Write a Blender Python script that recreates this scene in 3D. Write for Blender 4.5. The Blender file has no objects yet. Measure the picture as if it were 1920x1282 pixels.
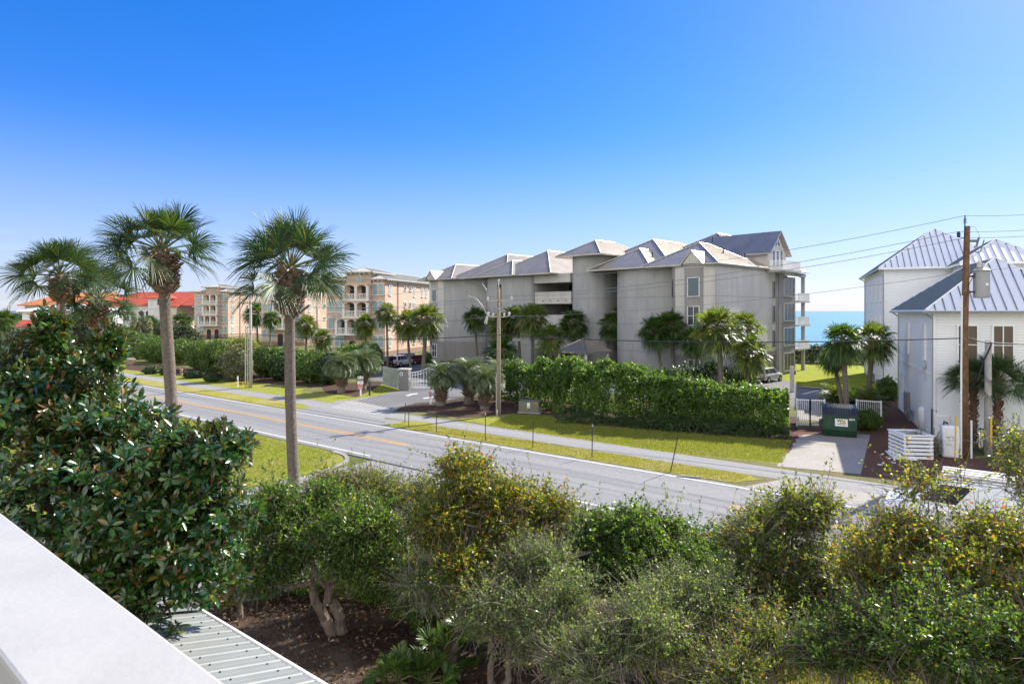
import bpy, math, random
import numpy as np
from mathutils import Vector, Matrix

# ------------------------------------------------------------------ camera, sky, sun, exposure
S = bpy.context.scene
COL = S.collection
F, H, CX, HY = 1150.0, 8.5, 960.0, 583.0        # focal length in photo pixels, eye height, principal column, horizon row
cam = bpy.data.objects.new('camera', bpy.data.cameras.new('camera'))
COL.objects.link(cam)
cam.location = (0, 0, H)
cam.rotation_euler = (math.radians(90), 0, 0)
cam.data.sensor_width = 36.0
cam.data.lens = 36.0 * F / 1920.0
cam.data.shift_y = -(641 - HY) / 1920.0
cam.data.clip_start = 0.05
cam.data.clip_end = 80000
S.camera = cam

SUN_EL = math.radians(36)
SUN_AZ = math.atan2(0.78, 0.63)                 # clockwise from +Y towards +X
sdir = Vector((math.cos(SUN_EL) * math.sin(SUN_AZ), math.cos(SUN_EL) * math.cos(SUN_AZ), math.sin(SUN_EL)))
sl = bpy.data.lights.new('sun', 'SUN')
sl.energy = 5.0
sl.angle = math.radians(0.5)
sl.color = (1.0, 0.94, 0.835)
so = bpy.data.objects.new('sun', sl)
COL.objects.link(so)
so.rotation_euler = sdir.to_track_quat('Z', 'Y').to_euler()

W = bpy.data.worlds.new('World')
S.world = W
W.use_nodes = True
wn, wl = W.node_tree.nodes, W.node_tree.links
wn.clear()
sky = wn.new('ShaderNodeTexSky')
sky.sky_type = 'NISHITA'
sky.sun_disc = False
sky.sun_elevation = SUN_EL
sky.sun_rotation = SUN_AZ
sky.altitude = 0
sky.air_density = 1.0
sky.dust_density = 0.3
sky.ozone_density = 6.0
hs = wn.new('ShaderNodeHueSaturation')
hs.inputs['Saturation'].default_value = 1.35
gm_ = wn.new('ShaderNodeGamma')
gm_.inputs['Gamma'].default_value = 0.8
tn = wn.new('ShaderNodeMix')
tn.data_type, tn.blend_type = 'RGBA', 'MULTIPLY'
tn.inputs[0].default_value = 1.0
tn.inputs[7].default_value = (1.62, 1.53, 1.9, 1)
bg = wn.new('ShaderNodeBackground')
bg.inputs['Strength'].default_value = 0.082
wo = wn.new('ShaderNodeOutputWorld')
wl.new(sky.outputs[0], gm_.inputs[0])
wl.new(gm_.outputs[0], tn.inputs[6])
wl.new(tn.outputs[2], hs.inputs['Color'])
# unseen cloud bank added behind the camera as bright fill for the shaded walls
def wmath(op, a, b_=None):
    n = wn.new('ShaderNodeMath')
    n.operation = op
    n.use_clamp = op == 'MULTIPLY'
    for i, x in enumerate((a, b_)):
        if x is None: continue
        if isinstance(x, (int, float)): n.inputs[i].default_value = x
        else: wl.new(x, n.inputs[i])
    return n.outputs[0]


def wscale(a, k):
    n = wn.new('ShaderNodeMath')
    n.operation = 'MULTIPLY'
    n.inputs[1].default_value = k
    wl.new(a, n.inputs[0])
    return n.outputs[0]


wtc = wn.new('ShaderNodeTexCoord')
wsp = wn.new('ShaderNodeSeparateXYZ')
wl.new(wtc.outputs['Generated'], wsp.inputs[0])
wnz = wn.new('ShaderNodeTexNoise')
wnz.inputs['Scale'].default_value, wnz.inputs['Detail'].default_value = 3.5, 7
wl.new(wtc.outputs['Generated'], wnz.inputs['Vector'])


def wrange(src, a, b_):
    n = wn.new('ShaderNodeMapRange')
    n.interpolation_type = 'SMOOTHSTEP'
    n.inputs[1].default_value, n.inputs[2].default_value = a, b_
    wl.new(src, n.inputs[0])
    return n.outputs[0]


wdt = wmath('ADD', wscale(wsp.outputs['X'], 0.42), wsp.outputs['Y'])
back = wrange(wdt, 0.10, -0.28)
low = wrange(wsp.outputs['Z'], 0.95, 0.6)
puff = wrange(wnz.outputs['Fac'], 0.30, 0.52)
fill_mask = wmath('MULTIPLY', wmath('MULTIPLY', back, low), puff)
# thin wisps of cloud low down on the left, over the far villas
wmp = wn.new('ShaderNodeMapping')
wmp.inputs['Scale'].default_value = (4, 4, 26)
wl.new(wtc.outputs['Generated'], wmp.inputs[0])
wn2 = wn.new('ShaderNodeTexNoise')
wn2.inputs['Scale'].default_value, wn2.inputs['Detail'].default_value = 1.6, 6
wl.new(wmp.outputs[0], wn2.inputs['Vector'])
leftw = wmath('MULTIPLY', wrange(wsp.outputs['X'], -0.40, -0.62), wrange(wsp.outputs['Z'], 0.12, 0.03))
wisp = wmath('MULTIPLY', wmath('MULTIPLY', leftw, wrange(wn2.outputs['Fac'], 0.48, 0.75)), 0.3)
ctot = wmath('MAXIMUM', fill_mask, wisp)
# pale sea haze along the horizon
hz = wmath('MULTIPLY', wrange(wsp.outputs['Z'], 0.30, -0.02), 0.62)
hmx = wn.new('ShaderNodeMix')
hmx.data_type = 'RGBA'
wl.new(hz, hmx.inputs[0])
wl.new(hs.outputs[0], hmx.inputs[6])
hmx.inputs[7].default_value = (4.3, 4.75, 5.6, 1)
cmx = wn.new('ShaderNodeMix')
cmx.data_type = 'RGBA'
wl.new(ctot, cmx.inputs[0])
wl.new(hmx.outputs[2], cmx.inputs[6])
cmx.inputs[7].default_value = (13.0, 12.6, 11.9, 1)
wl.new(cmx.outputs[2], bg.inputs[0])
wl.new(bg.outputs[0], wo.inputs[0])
S.view_settings.view_transform = 'Standard'
S.view_settings.look = 'None'
S.view_settings.exposure = 0.95
S.view_settings.gamma = 1.0
S.cycles.max_bounces = 8
S.cycles.transparent_max_bounces = 8
S.cycles.use_denoising = True

# ------------------------------------------------------------------ helpers
rng = np.random.default_rng(11)
R = random.Random(5)
rad = math.radians


def G(px, py, z=0.0):
    "ground point seen at a photo pixel"
    d = F * (H - z) / (py - HY)
    return ((px - CX) / F * d, d)


def at(px, py, d):
    return ((px - CX) / F * d, d, H - (py - HY) / F * d)


RX, RN = (0.796, -0.605), (0.605, 0.796)        # along the road (to the right), across it (seaward)


def RP(s, t):
    return (s * RX[0] + t * RN[0], s * RX[1] + t * RN[1])


def tag(o, label=None, cat=None, group=None, kind=None):
    if label: o['label'] = label
    if cat: o['category'] = cat
    if group: o['group'] = group
    if kind: o['kind'] = kind
    return o


def empty(name, loc, rz=0.0, label=None, cat=None, group=None):
    o = bpy.data.objects.new(name, None)
    COL.objects.link(o)
    o.location = (loc[0], loc[1], loc[2] if len(loc) > 2 else 0)
    o.rotation_euler = (0, 0, rz)
    o.empty_display_size = 0.3
    return tag(o, label, cat, group)


def copy_tree(o, parent=None):
    c = o.copy()
    COL.objects.link(c)
    if parent is not None: c.parent = parent
    for ch in list(o.children):
        copy_tree(ch, c)
    return c


class MB:
    def __init__(s): s.v, s.f = [], []

    def add(s, vs, fs):
        b = len(s.v)
        s.v += [tuple(p) for p in vs]
        s.f += [tuple(i + b for i in f) for f in fs]
        return s

    def box(s, x0, x1, y0, y1, z0, z1):
        return s.add([(x0, y0, z0), (x1, y0, z0), (x1, y1, z0), (x0, y1, z0), (x0, y0, z1), (x1, y0, z1), (x1, y1, z1), (x0, y1, z1)],
                     [(3, 2, 1, 0), (4, 5, 6, 7), (0, 1, 5, 4), (1, 2, 6, 5), (2, 3, 7, 6), (3, 0, 4, 7)])

    def cbox(s, c, size, rot=None):
        hx, hy, hz = size[0] / 2, size[1] / 2, size[2] / 2
        ps = [Vector(p) for p in [(-hx, -hy, -hz), (hx, -hy, -hz), (hx, hy, -hz), (-hx, hy, -hz), (-hx, -hy, hz), (hx, -hy, hz), (hx, hy, hz), (-hx, hy, hz)]]
        if rot is not None: ps = [rot @ p for p in ps]
        c = Vector(c)
        return s.add([p + c for p in ps], [(3, 2, 1, 0), (4, 5, 6, 7), (0, 1, 5, 4), (1, 2, 6, 5), (2, 3, 7, 6), (3, 0, 4, 7)])

    def prism(s, poly, z0, z1):
        n = len(poly)
        vs = [(p[0], p[1], z0) for p in poly] + [(p[0], p[1], z1) for p in poly]
        return s.add(vs, [tuple(range(n - 1, -1, -1)), tuple(range(n, 2 * n))] + [(i, (i + 1) % n, n + (i + 1) % n, n + i) for i in range(n)])

    def wallstrip(s, pts, z0, z1):
        n = len(pts)
        return s.add([(p[0], p[1], z0) for p in pts] + [(p[0], p[1], z1) for p in pts], [(i, i + 1, n + i + 1, n + i) for i in range(n - 1)])

    def face(s, pts):
        return s.add(pts, [tuple(range(len(pts)))])

    def slab(s, pts, th):
        "planar polygon given thickness straight down"
        n = len(pts)
        return s.add(list(pts) + [(p[0], p[1], p[2] - th) for p in pts],
                     [tuple(range(n)), tuple(range(2 * n - 1, n - 1, -1))] + [(i, n + i, n + (i + 1) % n, (i + 1) % n) for i in range(n)])

    def tube(s, path, radii, n=8, cap=True):
        path = [Vector(p) for p in path]
        if not hasattr(radii, '__len__'): radii = [radii] * len(path)
        vs, fs = [], []
        prev = None
        for i, p in enumerate(path):
            t = (path[min(i + 1, len(path) - 1)] - path[max(i - 1, 0)])
            t = t.normalized() if t.length > 1e-9 else Vector((0, 0, 1))
            if prev is None:
                a = Vector((1, 0, 0)) if abs(t.x) < 0.8 else Vector((0, 1, 0))
                u = (a - t * a.dot(t)).normalized()
            else:
                u = prev - t * prev.dot(t)
                u = u.normalized() if u.length > 1e-6 else prev
            prev = u
            w = t.cross(u)
            for k in range(n):
                an = 2 * math.pi * k / n
                vs.append(p + (u * math.cos(an) + w * math.sin(an)) * radii[i])
        for i in range(len(path) - 1):
            for k in range(n):
                k2 = (k + 1) % n
                fs.append((i * n + k, i * n + k2, (i + 1) * n + k2, (i + 1) * n + k))
        if cap:
            fs.append(tuple(range(n - 1, -1, -1)))
            fs.append(tuple(range((len(path) - 1) * n, len(path) * n)))
        return s.add(vs, fs)

    def cyl(s, x, y, z0, z1, r, n=16, r2=None):
        return s.tube([(x, y, z0), (x, y, z1)], [r, r if r2 is None else r2], n)

    def mesh(s, name, m):
        me = bpy.data.meshes.new(name)
        me.from_pydata([tuple(p) for p in s.v], [], s.f)
        if m: me.materials.append(m)
        me.update()
        return me

    def build(s, name, m, parent=None, smooth=False, bevel=0, loc=None):
        me = s.mesh(name, m)
        if smooth: me.polygons.foreach_set('use_smooth', [True] * len(me.polygons))
        o = bpy.data.objects.new(name, me)
        COL.objects.link(o)
        if parent is not None: o.parent = parent
        if loc is not None: o.location = loc
        if bevel:
            b = o.modifiers.new('bevel', 'BEVEL')
            b.width, b.segments, b.limit_method, b.angle_limit = bevel, 2, 'ANGLE', rad(35)
        return o


def link(name, me, parent=None, loc=(0, 0, 0), rot=(0, 0, 0), sc=(1, 1, 1)):
    o = bpy.data.objects.new(name, me)
    COL.objects.link(o)
    if parent is not None: o.parent = parent
    o.location, o.rotation_euler, o.scale = loc, rot, sc
    return o


def np_mesh(name, V, Q, m, smooth=False):
    "mesh from numpy vertices (n,3) and quads (k,4)"
    me = bpy.data.meshes.new(name)
    V = np.ascontiguousarray(V, dtype=np.float32)
    Q = np.ascontiguousarray(Q, dtype=np.int32)
    me.vertices.add(len(V))
    me.vertices.foreach_set('co', V.ravel())
    me.loops.add(Q.size)
    me.loops.foreach_set('vertex_index', Q.ravel())
    me.polygons.add(len(Q))
    me.polygons.foreach_set('loop_start', np.arange(0, Q.size, 4, dtype=np.int32))
    me.polygons.foreach_set('loop_total', np.full(len(Q), 4, dtype=np.int32))
    if smooth: me.polygons.foreach_set('use_smooth', np.ones(len(Q), dtype=bool))
    if m: me.materials.append(m)
    me.update()
    me.validate()
    return me


# ------------------------------------------------------------------ materials
def new_mat(name):
    m = bpy.data.materials.new(name)
    m.use_nodes = True
    nt = m.node_tree
    return m, nt, nt.nodes['Principled BSDF']


def c4(c): return (c[0], c[1], c[2], 1)


def mat(name, col, rough=0.6, var=0.12, scale=2.0, bump=0.0, bscale=30.0, metal=0.0, spec=0.4, col2=None, detail=6):
    m, nt, b = new_mat(name)
    N, L = nt.nodes, nt.links
    b.inputs['Roughness'].default_value = rough
    b.inputs['Metallic'].default_value = metal
    b.inputs['Specular IOR Level'].default_value = spec
    tc = N.new('ShaderNodeTexCoord')
    nz = N.new('ShaderNodeTexNoise')
    nz.inputs['Scale'].default_value = scale
    nz.inputs['Detail'].default_value = detail
    nz.inputs['Roughness'].default_value = 0.62
    L.new(tc.outputs['Object'], nz.inputs['Vector'])
    r = N.new('ShaderNodeValToRGB')
    r.color_ramp.elements[0].position, r.color_ramp.elements[1].position = 0.3, 0.7
    a = [x * (1 - var) for x in col]
    z = [min(1, x * (1 + var)) for x in col] if col2 is None else col2
    r.color_ramp.elements[0].color, r.color_ramp.elements[1].color = c4(a), c4(z)
    L.new(nz.outputs['Fac'], r.inputs['Fac'])
    L.new(r.outputs['Color'], b.inputs['Base Color'])
    if bump:
        n2 = N.new('ShaderNodeTexNoise')
        n2.inputs['Scale'].default_value = bscale
        n2.inputs['Detail'].default_value = 4
        L.new(tc.outputs['Object'], n2.inputs['Vector'])
        bp = N.new('ShaderNodeBump')
        bp.inputs['Strength'].default_value = bump
        bp.inputs['Distance'].default_value = 0.02
        L.new(n2.outputs['Fac'], bp.inputs['Height'])
        L.new(bp.outputs[0], b.inputs['Normal'])
    return m


def ground_mat(name, cols, big=0.15, small=6.0, fine=60.0, rough=0.9, bump=0.5, bdist=0.03, streak=None):
    "three-colour ground: broad patches, mid mottling and fine grain"
    m, nt, b = new_mat(name)
    N, L = nt.nodes, nt.links
    b.inputs['Roughness'].default_value = rough
    b.inputs['Specular IOR Level'].default_value = 0.15
    tc = N.new('ShaderNodeTexCoord')

    def noise(sc, det=5):
        n = N.new('ShaderNodeTexNoise')
        n.inputs['Scale'].default_value, n.inputs['Detail'].default_value = sc, det
        n.inputs['Roughness'].default_value = 0.65
        L.new(tc.outputs['Object'], n.inputs['Vector'])
        return n

    def ramp(src, e0, e1, p0, p1):
        r = N.new('ShaderNodeValToRGB')
        r.color_ramp.elements[0].position, r.color_ramp.elements[1].position = p0, p1
        r.color_ramp.elements[0].color, r.color_ramp.elements[1].color = e0, e1
        L.new(src, r.inputs['Fac'])
        return r
    nb, ns, nf = noise(big), noise(small), noise(fine, 3)
    base = ramp(ns.outputs['Fac'], c4(cols[0]), c4(cols[1]), 0.35, 0.65)
    mk = ramp(nb.outputs['Fac'], (0, 0, 0, 1), (1, 1, 1, 1), 0.45, 0.68)
    mx = N.new('ShaderNodeMix')
    mx.data_type = 'RGBA'
    L.new(mk.outputs[0], mx.inputs[0])
    L.new(base.outputs[0], mx.inputs[6])
    mx.inputs[7].default_value = c4(cols[2])
    fr = ramp(nf.outputs['Fac'], (0.7, 0.7, 0.7, 1), (1.3, 1.3, 1.3, 1), 0.3, 0.7)
    ml = N.new('ShaderNodeMix')
    ml.data_type = 'RGBA'
    ml.blend_type = 'MULTIPLY'
    ml.inputs[0].default_value = 1.0
    L.new(mx.outputs[2], ml.inputs[6])
    L.new(fr.outputs[0], ml.inputs[7])
    out = ml.outputs[2]
    if streak:
        # wheel tracks, seams and stains drawn out along the traffic direction, and a net of fine cracks
        mp = N.new('ShaderNodeMapping')
        mp.inputs['Rotation'].default_value = (0, 0, -streak)
        L.new(tc.outputs['Object'], mp.inputs[0])
        m2 = N.new('ShaderNodeMapping')
        m2.inputs['Scale'].default_value = (0.035, 1.1, 1)
        L.new(mp.outputs[0], m2.inputs[0])
        n3 = N.new('ShaderNodeTexNoise')
        n3.inputs['Scale'].default_value, n3.inputs['Detail'].default_value = 1.0, 6
        L.new(m2.outputs[0], n3.inputs['Vector'])
        s3 = ramp(n3.outputs['Fac'], (0.88, 0.88, 0.885, 1), (1.07, 1.065, 1.055, 1), 0.36, 0.62)
        vo = N.new('ShaderNodeTexVoronoi')
        vo.feature = 'DISTANCE_TO_EDGE'
        vo.inputs['Scale'].default_value = 0.16
        nw = N.new('ShaderNodeMix'); nw.data_type = 'RGBA'; nw.inputs[0].default_value = 0.12
        L.new(tc.outputs['Object'], nw.inputs[6]); L.new(ns.outputs['Color'], nw.inputs[7])
        L.new(nw.outputs[2], vo.inputs['Vector'])
        cr = ramp(vo.outputs['Distance'], (0.66, 0.66, 0.67, 1), (1, 1, 1, 1), 0.0, 0.012)
        for q in (s3,):
            k = N.new('ShaderNodeMix'); k.data_type = 'RGBA'; k.blend_type = 'MULTIPLY'; k.inputs[0].default_value = 1.0
            L.new(out, k.inputs[6]); L.new(q.outputs[0], k.inputs[7])
            out = k.outputs[2]
    L.new(out, b.inputs['Base Color'])
    if bump:
        bp = N.new('ShaderNodeBump')
        bp.inputs['Strength'].default_value, bp.inputs['Distance'].default_value = bump, bdist
        L.new(nf.outputs['Fac'], bp.inputs['Height'])
        L.new(bp.outputs[0], b.inputs['Normal'])
    return m


def leaf_mat(name, cols, rough=0.4, trans=0.35, tcol=None, back=None, spec=0.5):
    "leaf: every blade (mesh island) takes its own tone from cols; light passes through"
    m, nt, b = new_mat(name)
    N, L = nt.nodes, nt.links
    geo = N.new('ShaderNodeNewGeometry')
    r = N.new('ShaderNodeValToRGB')
    els = r.color_ramp.elements
    n = len(cols)
    els[0].color = c4(cols[0][1]); els[0].position = cols[0][0]
    els[1].color = c4(cols[-1][1]); els[1].position = cols[-1][0]
    for p, c in cols[1:-1]:
        e = els.new(p)
        e.color = c4(c)
    L.new(geo.outputs['Random Per Island'], r.inputs['Fac'])
    src = r.outputs[0]
    if back is not None:
        mb = N.new('ShaderNodeMix')
        mb.data_type = 'RGBA'
        L.new(geo.outputs['Backfacing'], mb.inputs[0])
        L.new(src, mb.inputs[6])
        mb.inputs[7].default_value = c4(back)
        L.new(mb.outputs[2], b.inputs['Base Color'])
    else:
        L.new(src, b.inputs['Base Color'])
    b.inputs['Roughness'].default_value = rough
    b.inputs['Specular IOR Level'].default_value = spec
    if trans > 0:
        tr = N.new('ShaderNodeBsdfTranslucent')
        g = N.new('ShaderNodeMix')
        g.data_type = 'RGBA'
        g.blend_type = 'MULTIPLY'
        g.inputs[0].default_value = 1.0
        L.new(src, g.inputs[6])
        g.inputs[7].default_value = c4(tcol or (1.6, 1.5, 0.6))
        L.new(g.outputs[2], tr.inputs['Color'])
        ms = N.new('ShaderNodeMixShader')
        ms.inputs[0].default_value = trans
        L.new(b.outputs[0], ms.inputs[1])
        L.new(tr.outputs[0], ms.inputs[2])
        L.new(ms.outputs[0], N['Material Output'].inputs[0])
    return m


def siding_mat(name, col, pitch=0.18, rough=0.5):
    "lap siding: horizontal courses stepped by bump"
    m, nt, b = new_mat(name)
    N, L = nt.nodes, nt.links
    b.inputs['Roughness'].default_value = rough
    tc = N.new('ShaderNodeTexCoord')
    sp = N.new('ShaderNodeSeparateXYZ')
    L.new(tc.outputs['Object'], sp.inputs[0])
    d = N.new('ShaderNodeMath'); d.operation = 'DIVIDE'; d.inputs[1].default_value = pitch
    L.new(sp.outputs['Z'], d.inputs[0])
    fr = N.new('ShaderNodeMath'); fr.operation = 'FRACT'
    L.new(d.outputs[0], fr.inputs[0])
    bp = N.new('ShaderNodeBump')
    bp.inputs['Strength'].default_value, bp.inputs['Distance'].default_value = 1.0, 0.035
    bp.invert = True
    L.new(fr.outputs[0], bp.inputs['Height'])
    L.new(bp.outputs[0], b.inputs['Normal'])
    r = N.new('ShaderNodeValToRGB')
    r.color_ramp.elements[0].position, r.color_ramp.elements[1].position = 0.0, 0.12
    r.color_ramp.elements[0].color, r.color_ramp.elements[1].color = c4([x * 0.62 for x in col]), c4(col)
    L.new(fr.outputs[0], r.inputs[0])
    nz = N.new('ShaderNodeTexNoise'); nz.inputs['Scale'].default_value = 0.7
    L.new(tc.outputs['Object'], nz.inputs['Vector'])
    rr = N.new('ShaderNodeValToRGB')
    rr.color_ramp.elements[0].color, rr.color_ramp.elements[1].color = (0.92, 0.92, 0.92, 1), (1.04, 1.04, 1.04, 1)
    L.new(nz.outputs['Fac'], rr.inputs[0])
    ml = N.new('ShaderNodeMix'); ml.data_type = 'RGBA'; ml.blend_type = 'MULTIPLY'; ml.inputs[0].default_value = 1
    L.new(r.outputs[0], ml.inputs[6]); L.new(rr.outputs[0], ml.inputs[7])
    L.new(ml.outputs[2], b.inputs['Base Color'])
    return m


def stucco_mat(name, col, joints=3.4, rough=0.85):
    "rendered wall with thin horizontal and vertical control joints and weathering"
    m, nt, b = new_mat(name)
    N, L = nt.nodes, nt.links
    b.inputs['Roughness'].default_value = rough
    b.inputs['Specular IOR Level'].default_value = 0.2
    tc = N.new('ShaderNodeTexCoord')
    sp = N.new('ShaderNodeSeparateXYZ')
    L.new(tc.outputs['Object'], sp.inputs[0])
    d = N.new('ShaderNodeMath'); d.operation = 'DIVIDE'; d.inputs[1].default_value = joints
    L.new(sp.outputs['Z'], d.inputs[0])
    fr = N.new('ShaderNodeMath'); fr.operation = 'FRACT'
    L.new(d.outputs[0], fr.inputs[0])
    lt = N.new('ShaderNodeMath'); lt.operation = 'LESS_THAN'; lt.inputs[1].default_value = 0.014
    L.new(fr.outputs[0], lt.inputs[0])
    mp = N.new('ShaderNodeMapping'); mp.inputs['Scale'].default_value = (0.9, 0.9, 0.22)
    L.new(tc.outputs['Object'], mp.inputs[0])
    nz = N.new('ShaderNodeTexNoise'); nz.inputs['Scale'].default_value = 0.8; nz.inputs['Detail'].default_value = 8; nz.inputs['Roughness'].default_value = 0.7
    L.new(mp.outputs[0], nz.inputs['Vector'])
    r = N.new('ShaderNodeValToRGB')
    r.color_ramp.elements[0].position, r.color_ramp.elements[1].position = 0.3, 0.7
    r.color_ramp.elements[0].color, r.color_ramp.elements[1].color = c4([x * 0.80 for x in col]), c4([x * 1.08 for x in col])
    L.new(nz.outputs['Fac'], r.inputs[0])
    # board joints: thin vertical grooves
    df = N.new('ShaderNodeMath'); df.operation = 'SUBTRACT'
    L.new(sp.outputs['X'], df.inputs[0]); L.new(sp.outputs['Y'], df.inputs[1])
    dv = N.new('ShaderNodeMath'); dv.operation = 'DIVIDE'; dv.inputs[1].default_value = 0.61
    L.new(df.outputs[0], dv.inputs[0])
    fv = N.new('ShaderNodeMath'); fv.operation = 'FRACT'
    L.new(dv.outputs[0], fv.inputs[0])
    lv = N.new('ShaderNodeMath'); lv.operation = 'LESS_THAN'; lv.inputs[1].default_value = 0.09
    L.new(fv.outputs[0], lv.inputs[0])
    sv = N.new('ShaderNodeMath'); sv.operation = 'MULTIPLY'; sv.inputs[1].default_value = 0.14 if joints < 10 else 0.0
    L.new(lv.outputs[0], sv.inputs[0])
    mxx = N.new('ShaderNodeMath'); mxx.operation = 'MAXIMUM'
    L.new(lt.outputs[0], mxx.inputs[0]); L.new(sv.outputs[0], mxx.inputs[1])
    lt = mxx
    mx = N.new('ShaderNodeMix'); mx.data_type = 'RGBA'
    L.new(lt.outputs[0], mx.inputs[0]); L.new(r.outputs[0], mx.inputs[6])
    mx.inputs[7].default_value = c4([x * 0.45 for x in col])
    L.new(mx.outputs[2], b.inputs['Base Color'])
    n2 = N.new('ShaderNodeTexNoise'); n2.inputs['Scale'].default_value = 25
    L.new(tc.outputs['Object'], n2.inputs['Vector'])
    bp = N.new('ShaderNodeBump'); bp.inputs['Strength'].default_value = 0.25; bp.inputs['Distance'].default_value = 0.02
    L.new(n2.outputs['Fac'], bp.inputs['Height']); L.new(bp.outputs[0], b.inputs['Normal'])
    return m


def bark_mat(name, c0, c1, ring=0.0, scale=6.0):
    m, nt, b = new_mat(name)
    N, L = nt.nodes, nt.links
    b.inputs['Roughness'].default_value = 0.95
    b.inputs['Specular IOR Level'].default_value = 0.1
    tc = N.new('ShaderNodeTexCoord')
    mp = N.new('ShaderNodeMapping')
    mp.inputs['Scale'].default_value = (1, 1, 3.5 if ring else 0.35)
    L.new(tc.outputs['Object'], mp.inputs[0])
    nz = N.new('ShaderNodeTexNoise'); nz.inputs['Scale'].default_value = scale; nz.inputs['Detail'].default_value = 8; nz.inputs['Roughness'].default_value = 0.75
    L.new(mp.outputs[0], nz.inputs['Vector'])
    r = N.new('ShaderNodeValToRGB')
    r.color_ramp.elements[0].position, r.color_ramp.elements[1].position = 0.35, 0.66
    r.color_ramp.elements[0].color, r.color_ramp.elements[1].color = c4(c0), c4(c1)
    L.new(nz.outputs['Fac'], r.inputs[0]); L.new(r.outputs[0], b.inputs['Base Color'])
    bp = N.new('ShaderNodeBump'); bp.inputs['Strength'].default_value = 0.9; bp.inputs['Distance'].default_value = 0.04
    L.new(nz.outputs['Fac'], bp.inputs['Height']); L.new(bp.outputs[0], b.inputs['Normal'])
    return m


def glass_mat(name, col=(0.03, 0.04, 0.045), rough=0.08):
    m, nt, b = new_mat(name)
    N, L = nt.nodes, nt.links
    b.inputs['Roughness'].default_value = rough
    b.inputs['Specular IOR Level'].default_value = 0.42
    tc = N.new('ShaderNodeTexCoord')
    nz = N.new('ShaderNodeTexNoise'); nz.inputs['Scale'].default_value = 0.35
    L.new(tc.outputs['Object'], nz.inputs['Vector'])
    r = N.new('ShaderNodeValToRGB')
    r.color_ramp.elements[0].color, r.color_ramp.elements[1].color = c4([x * 0.6 for x in col]), c4([x * 1.5 for x in col])
    L.new(nz.outputs['Fac'], r.inputs[0]); L.new(r.outputs[0], b.inputs['Base Color'])
    return m


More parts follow.
